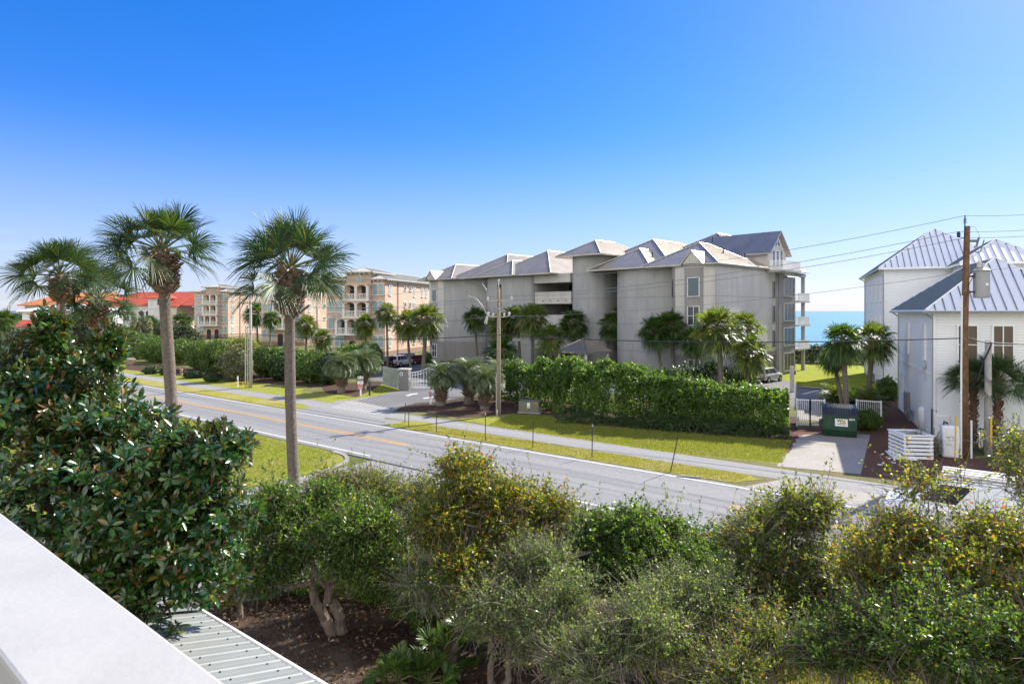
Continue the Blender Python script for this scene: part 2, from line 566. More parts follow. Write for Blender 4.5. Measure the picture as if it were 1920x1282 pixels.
M = {
    'asphalt': ground_mat('asphalt_road', [(0.215, 0.214, 0.212), (0.25, 0.248, 0.245), (0.235, 0.231, 0.225)], 0.12, 3.0, 45, 0.85, 0.25, 0.01, math.atan2(-0.605, 0.796)),
    'path': ground_mat('asphalt_path', [(0.235, 0.234, 0.23), (0.28, 0.278, 0.27), (0.26, 0.254, 0.24)], 0.2, 3.0, 50, 0.9, 0.3, 0.01, math.atan2(-0.605, 0.796)),
    'lot': ground_mat('asphalt_dark', [(0.135, 0.136, 0.137), (0.165, 0.165, 0.165), (0.185, 0.182, 0.178)], 0.15, 3.0, 50, 0.85, 0.25, 0.01),
    'concrete': ground_mat('concrete', [(0.30, 0.278, 0.248), (0.36, 0.336, 0.30), (0.27, 0.25, 0.222)], 0.25, 4.0, 50, 0.9, 0.2, 0.01),
    'lawn': ground_mat('lawn_grass', [(0.165, 0.2, 0.02), (0.33, 0.345, 0.04), (0.31, 0.27, 0.095)], 0.25, 5.0, 35, 0.95, 1.0, 0.06),
    'verge': ground_mat('verge_grass', [(0.21, 0.21, 0.028), (0.36, 0.335, 0.05), (0.37, 0.30, 0.13)], 0.3, 5.0, 35, 0.95, 1.0, 0.06),
    'lush': ground_mat('lush_grass', [(0.22, 0.26, 0.010), (0.3, 0.31, 0.012), (0.2, 0.23, 0.012)], 0.12, 3.0, 20, 0.95, 0.8, 0.06),
    'ground': ground_mat('rough_ground', [(0.085, 0.115, 0.028), (0.15, 0.16, 0.045), (0.22, 0.18, 0.095)], 0.1, 2.5, 25, 0.95, 1.0, 0.06),
    'mulch': ground_mat('bark_mulch', [(0.055, 0.035, 0.026), (0.125, 0.075, 0.05), (0.085, 0.055, 0.04)], 0.5, 9.0, 55, 0.95, 1.0, 0.05),
    'straw': ground_mat('pine_straw', [(0.115, 0.058, 0.04), (0.2, 0.105, 0.068), (0.15, 0.08, 0.055)], 0.4, 10.0, 60, 0.95, 1.0, 0.04),
    'litter_bed': ground_mat('leaf_litter_bed', [(0.035, 0.024, 0.018), (0.10, 0.062, 0.042), (0.17, 0.13, 0.10)], 0.45, 7.0, 30, 0.95, 1.0, 0.06),
    'sand': ground_mat('beach_sand', [(0.5, 0.47, 0.4), (0.58, 0.55, 0.48), (0.45, 0.42, 0.34)], 0.1, 2.0, 20),
    'paint_w': mat('road_paint_white', (0.62, 0.62, 0.6), 0.7, 0.18, 6, 0.1, 40),
    'paint_y': mat('road_paint_yellow', (0.62, 0.33, 0.03), 0.7, 0.18, 6, 0.1, 40),
    'worn_w': mat('worn_paint', (0.405, 0.39, 0.355), 0.8, 0.25, 3, 0.1, 40),
    'white': mat('white_paint', (0.8, 0.8, 0.79), 0.45, 0.03, 1.2),
    'rail_white': mat('railing_paint', (0.405, 0.392, 0.36), 0.42, 0.06, 5, 0.06, 60),
    'siding': siding_mat('white_lap_siding', (0.79, 0.8, 0.8)),
    'render_w': mat('white_render', (0.76, 0.78, 0.8), 0.7, 0.05, 0.8, 0.1, 20),
    'wmetal': mat('white_metal_roof', (0.8, 0.81, 0.82), 0.36, 0.04, 0.8, spec=0.7),
    'seam': mat('roof_seam_shadow', (0.07, 0.10, 0.14), 0.5, 0.08, 2),  # rib shadows put into the seam colour as dark blue-grey
    'gmetal': mat('grey_metal_roof', (0.455, 0.42, 0.37), 0.5, 0.12, 0.5, metal=0.9, spec=0.4),
    'pmetal': mat('pale_green_metal_roof', (0.21, 0.22, 0.205), 0.5, 0.07, 2),
    'stucco': stucco_mat('taupe_stucco', (0.37, 0.37, 0.365)),
    'stucco_l': stucco_mat('pale_stucco', (0.56, 0.535, 0.495)),
    'stucco_m': stucco_mat('mid_grey_stucco', (0.30, 0.285, 0.275)),
    'stucco_d': stucco_mat('dark_grey_stucco', (0.27, 0.255, 0.25)),
    'tan': stucco_mat('tan_stucco', (0.60, 0.425, 0.32), 60),
    'cream': stucco_mat('cream_stucco', (0.62, 0.55, 0.46), 60),
    'palewall': stucco_mat('pale_villa_wall', (0.62, 0.62, 0.6), 60),
    'trim': mat('cream_trim', (0.68, 0.65, 0.58), 0.6, 0.06, 1.5),
    'tile_g': mat('grey_roof_tile', (0.40, 0.40, 0.375), 0.7, 0.14, 1.2, 0.5, 9),
    'tile_r': mat('red_roof_tile', (0.46, 0.085, 0.045), 0.75, 0.2, 1.0, 0.6, 4),
    'tile_o': mat('orange_roof_tile', (0.55, 0.2, 0.07), 0.75, 0.2, 0.8, 0.6, 4),
    'glass': glass_mat('window_glass'),
    'glass_w': glass_mat('tan_reflection_glass', (0.13, 0.105, 0.085)),  # warm tone paints tan reflections into the pane colour
    'glass_t': glass_mat('teal_window_glass', (0.05, 0.105, 0.12)),
    'glass_b': glass_mat('blind_window_glass', (0.28, 0.36, 0.38), 0.12),
    'dark': mat('dark_opening', (0.025, 0.024, 0.026), 0.7, 0.2, 1),
    'iron': mat('dark_iron', (0.03, 0.03, 0.032), 0.5, 0.1, 5),
    'steel': mat('galvanised_steel', (0.45, 0.46, 0.47), 0.38, 0.12, 5, metal=0.7),
    'pole': bark_mat('weathered_pole_wood', (0.20, 0.155, 0.115), (0.36, 0.29, 0.22), 0, 8),
    'pole_b': bark_mat('brown_pole_wood', (0.10, 0.055, 0.03), (0.25, 0.15, 0.085), 0, 8),
    'pole_g': bark_mat('grey_pole_wood', (0.3, 0.28, 0.26), (0.48, 0.46, 0.43), 0, 8),
    'ceramic': mat('pale_ceramic', (0.55, 0.54, 0.5), 0.35, 0.05, 5),
    'cable': mat('black_cable', (0.02, 0.02, 0.022), 0.6, 0.1, 5),
    'wire': mat('bare_wire', (0.16, 0.17, 0.19), 0.45, 0.1, 5, metal=0.4),
    'bark': bark_mat('grey_brown_bark', (0.085, 0.065, 0.05), (0.24, 0.195, 0.155)),
    'twig': bark_mat('pale_twigs', (0.13, 0.105, 0.085), (0.32, 0.27, 0.225)),
    'palm_bark': bark_mat('palm_bark', (0.065, 0.05, 0.041), (0.29, 0.245, 0.205), 1, 9),
    'boot': bark_mat('old_leaf_bases', (0.07, 0.045, 0.032), (0.36, 0.26, 0.19), 1, 6),
    'boot2': bark_mat('young_palm_boots', (0.07, 0.04, 0.03), (0.22, 0.14, 0.10), 1, 6),
    'tank': mat('white_plastic', (0.74, 0.76, 0.78), 0.45, 0.05, 2),
    'dumpgreen': mat('green_enamel', (0.012, 0.055, 0.028), 0.45, 0.25, 3, 0.1, 20, col2=(0.03, 0.085, 0.045)),
    'lid': mat('black_plastic_lid', (0.035, 0.04, 0.045), 0.35, 0.15, 3),
    'boxgreen': mat('grey_green_enamel', (0.17, 0.17, 0.125), 0.55, 0.1, 2),
    'pillar': mat('grey_pillar_paint', (0.2, 0.2, 0.205), 0.8, 0.12, 3, 0.2, 20),
    'boards': mat('weathered_green_boards', (0.38, 0.44, 0.38), 0.7, 0.35, 2.0, 0.2, 20),
    'signpink': mat('faded_pink_sign', (0.6, 0.33, 0.36), 0.6, 0.1, 5),
    'yellow': mat('yellow_paint', (0.68, 0.42, 0.02), 0.5, 0.1, 3),
    'signyel': mat('yellow_sign', (0.75, 0.6, 0.02), 0.4, 0.03, 3),
    'blue': mat('blue_plastic', (0.05, 0.2, 0.5), 0.4, 0.1, 3),
    'tyre': mat('tyre_rubber', (0.02, 0.02, 0.02), 0.8, 0.1, 10),
    'rim': mat('alloy_rim', (0.5, 0.5, 0.52), 0.3, 0.05, 5, metal=0.8),
    'carglass': glass_mat('car_glass', (0.02, 0.024, 0.028), 0.05),
    'tail': mat('red_lamp', (0.45, 0.02, 0.02), 0.3, 0.05, 5),
    'lamp': mat('clear_lamp', (0.6, 0.6, 0.62), 0.15, 0.05, 5),
    'amber': mat('amber_lamp', (0.85, 0.22, 0.02), 0.25, 0.05, 5),
    'chrome': mat('chrome', (0.6, 0.6, 0.62), 0.15, 0.05, 5, metal=1.0),
    'wood': bark_mat('brown_post', (0.05, 0.035, 0.025), (0.14, 0.10, 0.07), 0, 9),
    'grate': mat('dark_grate', (0.09, 0.095, 0.1), 0.6, 0.2, 8),
    # foliage
    'lf_mag': leaf_mat('magnolia_leaves', [(0, (0.014, 0.052, 0.013)), (0.5, (0.032, 0.1, 0.019)), (0.84, (0.08, 0.17, 0.025)), (0.95, (0.17, 0.16, 0.025)), (1, (0.32, 0.13, 0.025))], 0.24, 0.18, (1.6, 1.6, 0.5), back=(0.15, 0.095, 0.04), spec=0.9),
    'lf_dark': leaf_mat('dark_green_leaves', [(0, (0.028, 0.07, 0.016)), (0.5, (0.064, 0.135, 0.027)), (0.9, (0.14, 0.21, 0.036)), (1, (0.28, 0.23, 0.045))], 0.4, 0.46, (2.5, 2.35, 0.85)),
    'lf_olive': leaf_mat('olive_leaves', [(0, (0.05, 0.083, 0.02)), (0.5, (0.105, 0.152, 0.034)), (0.85, (0.2, 0.24, 0.046)), (0.95, (0.3, 0.2, 0.04)), (1, (0.3, 0.09, 0.03))], 0.4, 0.48, (2.5, 2.35, 0.85)),
    'lf_grey': leaf_mat('grey_green_leaves', [(0, (0.058, 0.092, 0.034)), (0.6, (0.125, 0.175, 0.066)), (0.93, (0.22, 0.275, 0.09)), (1, (0.32, 0.3, 0.085))], 0.4, 0.46, (2.3, 2.25, 0.95)),
    'lf_vine': leaf_mat('autumn_vine_leaves', [(0, (0.045, 0.08, 0.014)), (0.5, (0.12, 0.17, 0.024)), (0.82, (0.27, 0.27, 0.03)), (0.94, (0.36, 0.21, 0.025)), (1, (0.33, 0.075, 0.022))], 0.4, 0.52, (2.2, 2.1, 0.8)),
    'lf_hedge': leaf_mat('hedge_leaves', [(0, (0.036, 0.085, 0.018)), (0.6, (0.075, 0.15, 0.026)), (1, (0.17, 0.24, 0.04))], 0.4, 0.46, (2.2, 2.1, 0.8)),
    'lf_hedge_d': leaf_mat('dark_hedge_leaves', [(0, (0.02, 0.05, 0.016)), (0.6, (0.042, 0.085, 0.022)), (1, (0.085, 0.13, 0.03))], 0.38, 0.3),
    'lf_shrub': leaf_mat('roadside_shrub_leaves', [(0, (0.045, 0.10, 0.02)), (0.6, (0.095, 0.17, 0.034)), (1, (0.19, 0.25, 0.055))], 0.42, 0.35),
    'lf_far': leaf_mat('distant_leaves', [(0, (0.026, 0.045, 0.02)), (0.6, (0.055, 0.08, 0.032)), (1, (0.12, 0.13, 0.055))], 0.5, 0.3),
    'lf_pale': leaf_mat('pale_bush_leaves', [(0, (0.08, 0.10, 0.05)), (0.6, (0.15, 0.17, 0.09)), (1, (0.24, 0.22, 0.12))], 0.5, 0.3),
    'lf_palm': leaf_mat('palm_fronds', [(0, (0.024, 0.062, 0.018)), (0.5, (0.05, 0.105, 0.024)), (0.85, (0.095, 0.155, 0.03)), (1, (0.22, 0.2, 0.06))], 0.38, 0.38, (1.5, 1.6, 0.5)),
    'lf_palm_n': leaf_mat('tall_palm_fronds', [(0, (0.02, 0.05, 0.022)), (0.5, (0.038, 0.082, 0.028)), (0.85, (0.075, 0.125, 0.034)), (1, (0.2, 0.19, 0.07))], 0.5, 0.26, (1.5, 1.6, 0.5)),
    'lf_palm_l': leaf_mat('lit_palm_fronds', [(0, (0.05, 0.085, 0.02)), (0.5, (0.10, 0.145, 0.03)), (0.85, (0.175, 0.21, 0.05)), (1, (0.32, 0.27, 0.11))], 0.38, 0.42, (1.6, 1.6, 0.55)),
    'lf_pindo': leaf_mat('blue_green_fronds', [(0, (0.085, 0.125, 0.075)), (0.6, (0.155, 0.205, 0.115)), (1, (0.28, 0.31, 0.16))], 0.42, 0.3, (1.4, 1.5, 0.7)),
    'lf_palmetto': leaf_mat('palmetto_fronds', [(0, (0.03, 0.075, 0.015)), (0.6, (0.065, 0.135, 0.022)), (1, (0.15, 0.19, 0.04))], 0.38, 0.35),
    'lf_litter': leaf_mat('fallen_leaves', [(0, (0.06, 0.035, 0.022)), (0.5, (0.17, 0.085, 0.045)), (0.8, (0.28, 0.16, 0.085)), (1, (0.34, 0.28, 0.2))], 0.6, 0.1),
    'petiole': mat('frond_stalks', (0.13, 0.14, 0.05), 0.5, 0.2, 3),
    'pod': mat('red_seed_cones', (0.33, 0.09, 0.06), 0.6, 0.3, 30),
}
# sea
m, nt, b = new_mat('sea_water')
b.inputs['Roughness'].default_value = 0.22
b.inputs['Specular IOR Level'].default_value = 0.28
_n, _l = nt.nodes, nt.links
_tc = _n.new('ShaderNodeTexCoord')
_mp = _n.new('ShaderNodeMapping'); _mp.inputs['Scale'].default_value = (0.05, 0.22, 1)
_l.new(_tc.outputs['Object'], _mp.inputs[0])
_nz = _n.new('ShaderNodeTexNoise'); _nz.inputs['Scale'].default_value = 1.0; _nz.inputs['Detail'].default_value = 6
_l.new(_mp.outputs[0], _nz.inputs['Vector'])
_r = _n.new('ShaderNodeValToRGB')
_r.color_ramp.elements[0].position, _r.color_ramp.elements[1].position = 0.35, 0.68
_r.color_ramp.elements[0].color, _r.color_ramp.elements[1].color = (0.02, 0.17, 0.22, 1), (0.075, 0.31, 0.35, 1)
_l.new(_nz.outputs['Fac'], _r.inputs[0]); _l.new(_r.outputs[0], b.inputs['Base Color'])
_bp = _n.new('ShaderNodeBump'); _bp.inputs['Strength'].default_value = 0.6; _bp.inputs['Distance'].default_value = 0.6
_l.new(_nz.outputs['Fac'], _bp.inputs['Height']); _l.new(_bp.outputs[0], b.inputs['Normal'])
M['sea'] = m


def paint(name, col, rough=0.25, metal=0.2):
    m, nt, b = new_mat(name)
    b.inputs['Base Color'].default_value = c4(col)
    b.inputs['Roughness'].default_value = rough
    b.inputs['Metallic'].default_value = metal
    b.inputs['Coat Weight'].default_value = 0.5
    b.inputs['Coat Roughness'].default_value = 0.06
    return m
# ------------------------------------------------------------------ ground, roads, markings, water
def sheet(name, pts, z, m, kind='structure', label=None, cat=None):
    if name in ('lawn', 'verge', 'mulch_bed', 'pine_straw', 'litter_bed'):      # ragged planted edges
        out = []
        for p, q in zip(pts, pts[1:] + pts[:1]):
            L_ = math.hypot(q[0] - p[0], q[1] - p[1])
            k_ = max(1, min(160, int(L_ / 0.4)))
            for i in range(k_):
                j = 0.09 if i else 0.03
                out.append((p[0] + (q[0] - p[0]) * i / k_ + R.uniform(-j, j), p[1] + (q[1] - p[1]) * i / k_ + R.uniform(-j, j)))
        pts = out
    o = MB().face([(p[0], p[1], z) for p in pts]).build(name, m)
    tag(o, label, cat, None, kind)
    return o


def PX(*pts): return [G(a, b) for a, b in pts]


def strip(s0, s1, t0, t1, n=1):
    return [RP(s0, t0), RP(s1, t0), RP(s1, t1), RP(s0, t1)]


gb = MB()
ss = [-30000, -4000, -800, -200, -60, 60, 200, 600, 2000]
prof = [(-600, 0), (-60, 0), (23, 0), (60, 0), (128, 0), (136, 0.6), (146, -1.5), (175, -5.6)]
vs = [RP(s, t) + (z,) for s in ss for t, z in prof]
k = len(prof)
gb.add(vs, [(i * k + j, (i + 1) * k + j, (i + 1) * k + j + 1, i * k + j + 1) for i in range(len(ss) - 1) for j in range(k - 1)])
tag(gb.build('ground', M['ground']), kind='structure')
tag(MB().face([RP(-60000, 150) + (-5,), RP(60000, 150) + (-5,), RP(60000, 70000) + (-5,), RP(-60000, 70000) + (-5,)]).build('sea', M['sea']), kind='structure')

Z1, Z2, Z3, Z4, Z5 = 0.004, 0.008, 0.012, 0.016, 0.020
sheet('road', strip(-900, 400, 23.15, 30.5), Z2, M['asphalt'])
sheet('pavement', strip(-45.2, 400, 32.85, 35.05), Z2, M['path'])
sheet('pavement', strip(-400, -45.2, 33.0, 35.1), Z2, M['path'])
sheet('driveway', [RP(-47.5, 30.5), RP(-35.6, 30.5), RP(-34.9, 31.6), RP(-33.2, 32.85)] +
      PX((720, 785), (737, 771), (757, 761), (779, 755.5), (805, 753.6), (828, 752), (872, 744), (872, 727), (785, 727), (753, 732), (702, 742.5), (681, 746), (655, 750), (630, 752)) +
      [RP(-47.5, 35.05), RP(-49.0, 32.6)], Z3, M['path'])
# darker driveway surface beyond the crosswalk
sheet('driveway_surface', PX((667, 751.5), (740, 767), (757, 761.5), (779, 756), (805, 754), (828, 752.4), (871, 744.4), (871, 727.6), (786, 727.6), (754, 732.6), (703, 743)), Z4, M['lot'])
sheet('side_street', [RP(-27.4, 23.15), RP(-27.6, 20), RP(-28.4, 4), RP(-16.8, 4), RP(-16.6, 20.5), RP(-16.0, 22.4), RP(-14.5, 23.15)], Z1, M['path'])
# lawns and verges
corner = [RP(-27.9 - 2.6 * (1 - math.sin(a)), 22.85 - 2.6 * (1 - math.cos(a))) for a in [rad(x) for x in range(0, 91, 10)]]
sheet('lawn', [RP(-120, 22.85)] + corner + [RP(-28.2, 12), RP(-30, 2), RP(-60, 2), RP(-120, 6)], Z1, M['lawn'])
kb = MB()
outer = [RP(-31, 23.02)] + [RP(-27.7 - 2.8 * (1 - math.sin(a)), 23.02 - 2.8 * (1 - math.cos(a))) for a in [rad(x) for x in range(0, 91, 10)]] + [RP(-27.6, 19.6)]
inner = [RP(-31, 22.8)] + [RP(-27.95 - 2.6 * (1 - math.sin(a)), 22.8 - 2.6 * (1 - math.cos(a))) for a in [rad(x) for x in range(0, 91, 10)]] + [RP(-27.95, 19.6)]
for i in range(len(outer) - 1):
    kb.prism([outer[i], outer[i + 1], inner[i + 1], inner[i]], 0, 0.06)
tag(kb.build('kerb', M['concrete']), kind='structure')
kb = MB()
kb.prism(strip(-14.8, 60, 22.85, 23.13), 0, 0.05)
tag(kb.build('kerb', M['concrete']), kind='structure')
vp = PX((735, 795), (748, 791), (770, 789), (800, 790.5))
sheet('verge', vp + [RP(-32.0, 32.8), RP(-9.4, 32.8), RP(-8.7, 32.2), RP(-9.6, 30.9), RP(-12, 30.62), RP(-34.6, 30.62)], Z4, M['verge'])
sheet('verge', [RP(-300, 30.65), RP(-47.8, 30.65), RP(-46.6, 31.3), RP(-46.4, 32.2), RP(-49, 32.95), RP(-300, 32.95)], Z4, M['verge'])
sheet('lawn', [RP(-300, 35.12), RP(-47, 35.12)] + PX((640, 751.5), (681, 745.5), (702, 742), (753, 731.5), (752, 724), (720, 716), (690, 722), (600, 735), (560, 735)) + [RP(-60, 41), RP(-300, 43)], Z1, M['lawn'])
sheet('lawn', PX((803, 772), (838, 781), (940, 802)) + [RP(-29, 35.1), RP(-14.2, 35.1)] + PX((1468, 870), (1485, 846), (1488, 824), (1400, 818), (1240, 806), (1100, 792), (1040, 782), (960, 776), (900, 779), (850, 776)), Z1, M['lawn'])
sheet('mulch_bed', PX((738, 770), (757, 762), (779, 756), (805, 754.5), (828, 753), (872, 745), (980, 742), (1030, 745), (1040, 778), (960, 775), (905, 781), (860, 785), (840, 780), (795, 773)), Z2, M['mulch'])
sheet('mulch_bed', PX((1030, 745), (1500, 782), (1492, 826), (1300, 812), (1100, 795), (1040, 785)), Z3, M['mulch'])
sheet('mulch_bed', PX((600, 722), (700, 715), (722, 716), (700, 730), (670, 744), (610, 737)), Z2, M['mulch'])
sheet('mulch_bed', PX((240, 682), (600, 706), (600, 726), (470, 717), (330, 704), (230, 692)), Z2, M['mulch'])
# car parks
sheet('car_park', PX((560, 676), (700, 712), (780, 727.5), (872, 727.5), (955, 738), (1500, 762), (1545, 748), (1545, 724), (1440, 702), (1350, 722), (830, 683), (800, 672), (640, 664)), Z1, M['lot'])
sheet('lot_concrete', PX((1497, 752), (1560, 752), (1560, 790), (1492, 786)), Z2, M['concrete'])
sheet('lawn', PX((1440, 701), (1506, 724.5), (1546, 727), (1640, 735), (1650, 712), (1610, 683), (1490, 683)), Z2, M['lush'])
sheet('lot_markings', PX((1503, 738.5), (1533, 731.5), (1536, 732), (1507, 739.3)), Z3, M['paint_w'])
sheet('lot_kerb', PX((1497, 725.5), (1545, 729), (1545, 731), (1497, 727)), 0.1, M['concrete'])
# right-hand pad, apron and pine straw
sheet('concrete_pad', PX((1497, 812), (1632, 815), (1624, 845), (1614, 889), (1456, 874)), Z3, M['concrete'])
sheet('apron', [RP(-9.0, 30.5), RP(4.5, 30.5), RP(3.4, 32.85), RP(-7.9, 32.85)], Z3, M['concrete'])
sheet('pine_straw', PX((1660, 722), (1676, 738), (1700, 780), (1760, 835), (1830, 860), (2060, 900), (2060, 960), (1800, 930), (1700, 905), (1612, 893), (1622, 850), (1632, 815), (1600, 806), (1610, 770), (1640, 735)), Z2, M['straw'])
sheet('pine_straw', PX((1488, 812), (1503, 800), (1550, 800), (1545, 813), (1498, 816), (1478, 850), (1470, 845)), Z4, M['straw'])
# near bed under the trees
sheet('litter_bed', [(-16, 6), (-14.5, 15), (-9, 17.5), (-3.5, 19.5), (1, 19), (5, 16), (7, 12), (6, 3), (-8, 2), (-16, 3)], Z2, M['litter_bed'])

# road markings
mk = MB()
def line(s0, s1, t, w): mk.face([p + (0,) for p in strip(s0, s1, t - w / 2, t + w / 2)])
line(-300, 200, 30.15, 0.13)
line(-300, -28.4, 23.62, 0.13)
line(-14.8, 200, 23.62, 0.13)
o = mk.build('edge_line', M['paint_w'], loc=(0, 0, Z3)); tag(o, kind='structure')
mk = MB()
for a, b_ in ((-300, -28.8), (-8.6, 200)):
    line(a, b_, 26.86, 0.11); line(a, b_, 27.16, 0.11)
o = mk.build('centre_line', M['paint_y'], loc=(0, 0, Z3)); tag(o, kind='structure')
mk = MB()
a0, a1, b0, b1 = [Vector(G(*p)) for p in ((622, 764.5), (705, 778.5), (656, 752), (739, 766.3))]
for i in range(11):
    f0, f1 = i / 11, (i + 0.36) / 11
    q = [a0.lerp(a1, f0), a0.lerp(a1, f1), b0.lerp(b1, f1), b0.lerp(b1, f0)]
    mk.face([(p.x, p.y, 0) for p in q])
o = mk.build('crosswalk', M['worn_w'], loc=(0, 0, Z5)); tag(o, kind='structure')
mk = MB()
def gp(a, b_): return G(a, b_) + (0,)
mk.face([gp(760, 741.8), gp(770, 738.8), gp(782, 737.2), gp(784, 738.4), gp(772, 740.2), gp(766, 742.4)])
mk.face([gp(792, 746.6), gp(808, 744.0), gp(814, 743.2), gp(815, 744.6), gp(808, 745.6), gp(796, 747.6)])
o = mk.build('driveway_arrows', M['paint_w'], loc=(0, 0, Z5)); tag(o, kind='structure')
# far-lane joint on the old asphalt (dark seam across the driveway mouth)
mk = MB()
mk.face([p + (0,) for p in strip(-52, -36.0, 31.35, 31.42)])
mk.face([p + (0,) for p in strip(-30, -14, 22.98, 23.10)])
o = mk.build('asphalt_seam', M['iron'], loc=(0, 0, Z5)); tag(o, kind='structure')
# ------------------------------------------------------------------ roofs with standing seams
def seams(mb, pts, pitch=0.42, w=0.035, h=0.05):
    "ribs running down the slope of a planar polygon"
    P = [Vector(p) for p in pts]
    n = (P[1] - P[0]).cross(P[2] - P[0])
    if n.length < 1e-6: return
    n.normalize()
    if n.z < 0: n = -n
    d = Vector((0, 0, -1)) - n * (-n.z)
    if d.length < 1e-4: return
    d.normalize()
    e = n.cross(d).normalized()
    o = P[0]
    uv = [((p - o).dot(e), (p - o).dot(d)) for p in P]
    lo, hi = min(u for u, _ in uv), max(u for u, _ in uv)
    k = math.ceil(lo / pitch + 0.15)
    while k * pitch < hi - 0.05:
        u = k * pitch
        ts = []
        for i in range(len(uv)):
            (u0, v0), (u1, v1) = uv[i], uv[(i + 1) % len(uv)]
            if (u0 - u) * (u1 - u) < 0:
                ts.append(v0 + (v1 - v0) * (u - u0) / (u1 - u0))
        if len(ts) >= 2:
            t0, t1 = min(ts), max(ts)
            a = [o + e * (u + s * w / 2) + d * t + n * (hh) for hh in (-0.01, h) for t in (t0, t1) for s in (-1, 1)]
            mb.add(a, [(4, 5, 7, 6), (0, 4, 6, 2), (1, 3, 7, 5), (0, 1, 5, 4), (2, 6, 7, 3)])
        k += 1


def hip_roof(mb, x0, x1, y0, y1, z, slope, front='hip', back='hip', th=0.16, pitch=0.42, axis='y', h=0.05, sm=None):
    "hipped roof on a rectangle; the ridge runs along axis"
    if axis == 'x':
        tmp = MB()
        hip_roof(tmp, y0, y1, x0, x1, z, slope, front, back, th, pitch, 'y', h)
        mb.add([(p[1], p[0], p[2]) for p in tmp.v], [tuple(reversed(f)) for f in tmp.f])
        return
    hw = (x1 - x0) / 2
    zr = z + hw * slope
    xm = (x0 + x1) / 2
    yf = y0 + (hw if front == 'hip' else 0)
    yb = y1 - (hw if back == 'hip' else 0)
    if yb < yf: yf = yb = (yf + yb) / 2
    A, B, C, D = (x0, y0, z), (x1, y0, z), (x1, y1, z), (x0, y1, z)
    E, Fp = (xm, yf, zr), (xm, yb, zr)
    polys = [[D, A, E, Fp], [B, C, Fp, E]]
    if yb - yf < 0.01: polys = [[D, A, E], [B, C, E]]
    if front == 'hip': polys.append([A, B, E])
    if back == 'hip': polys.append([C, D, Fp])
    for p in polys:
        mb.slab(p, th)
        if pitch: seams(sm or mb, p, pitch, w=0.035 if sm is None else 0.05, h=h)
    if front == 'gable': mb.face([A, B, E])
    if back == 'gable': mb.face([C, D, Fp])
    # ridge and hip caps
    caps = [(E, Fp)] if yb - yf > 0.01 else []
    if front == 'hip': caps += [(A, E), (B, E)]
    if back == 'hip': caps += [(C, Fp), (D, Fp)]
    for a, c in caps:
        mb.tube([Vector(a) + Vector((0, 0, 0.02)), Vector(c) + Vector((0, 0, 0.02))], 0.07, 5)


# ------------------------------------------------------------------ window kit
def rect_window_mesh(w, h, cols=1, rows=2, fr=0.07, depth=0.12):
    "frame facing -Y with its back on y=0, origin at the bottom centre"
    b = MB()
    b.box(-w / 2 - fr, -w / 2, -depth, 0, 0, h)
    b.box(w / 2, w / 2 + fr, -depth, 0, 0, h)
    b.box(-w / 2 - fr, w / 2 + fr, -depth - 0.004, 0, h, h + fr)
    b.box(-w / 2 - fr - 0.05, w / 2 + fr + 0.05, -depth - 0.05, 0, -fr, 0)
    for i in range(1, cols):
        x = -w / 2 + w * i / cols
        b.box(x - 0.03, x + 0.03, -0.085, -0.03, 0, h)
    for i in range(1, rows):
        z = h * i / rows
        b.box(-w / 2, w / 2, -0.08, -0.031, z - 0.025, z + 0.025)
    p = MB().box(-w / 2, w / 2, -0.05, -0.02, 0, h)
    return b, p


def arch_pts(w, h, n=9):
    "outline of an arched opening from bottom left to bottom right"
    r = w / 2
    rise = r * 0.75
    return [(-r, 0)] + [(-r * math.cos(math.pi * i / (n - 1)), h - rise + rise * math.sin(math.pi * i / (n - 1))) for i in range(n)] + [(r, 0)]


def arch_window_mesh(w, h, cols=1, fr=0.2, depth=0.12):
    b = MB()
    ip = arch_pts(w, h)
    op = arch_pts(w + 2 * fr, h + fr)
    # hood follows only the arch; thin jamb below
    hi = ip[1:-1]
    ho = op[1:-1]
    for i in range(len(hi) - 1):
        q = [hi[i], hi[i + 1], ho[i + 1], ho[i]]
        vs = [(x, -depth, z) for x, z in q] + [(x, 0, z) for x, z in q]
        b.add(vs, [(0, 3, 2, 1), (4, 5, 6, 7), (0, 1, 5, 4), (1, 2, 6, 5), (2, 3, 7, 6), (3, 0, 4, 7)])
    zs = hi[0][1]
    b.box(-w / 2 - 0.05, -w / 2, -0.06, 0, 0, zs)
    b.box(w / 2, w / 2 + 0.05, -0.06, 0, 0, zs)
    b.box(-w / 2 - 0.14, w / 2 + 0.14, -0.16, 0, -0.16, 0)
    for i in range(1, cols):
        x = -w / 2 + w * i / cols
        b.box(x - 0.03, x + 0.03, -0.07, -0.03, 0, zs)
    b.box(-w / 2, w / 2, -0.068, -0.032, h * 0.48, h * 0.48 + 0.05)
    p = MB()
    n = len(ip)
    p.add([(x, -0.045, z) for x, z in ip], [tuple(range(n))])
    p.add([(x, 0.0, z) for x, z in ip], [tuple(range(n - 1, -1, -1))])
    return b, p


class Win:
    "window frame + pane meshes shared by every copy"
    def __init__(s, fm, pm, frame_mat, pane_mat):
        s.fm, s.pm = fm.mesh('window', frame_mat), pm.mesh('pane', pane_mat)

    def put(s, parent, x, y, z, face='front', pane=None):
        rz = {'front': 0, 'right': rad(90), 'left': rad(-90)}.get(face, face)
        o = link('window', s.fm, parent, (x, y, z), (0, 0, rz))
        link('pane', s.pm, o)
        return o


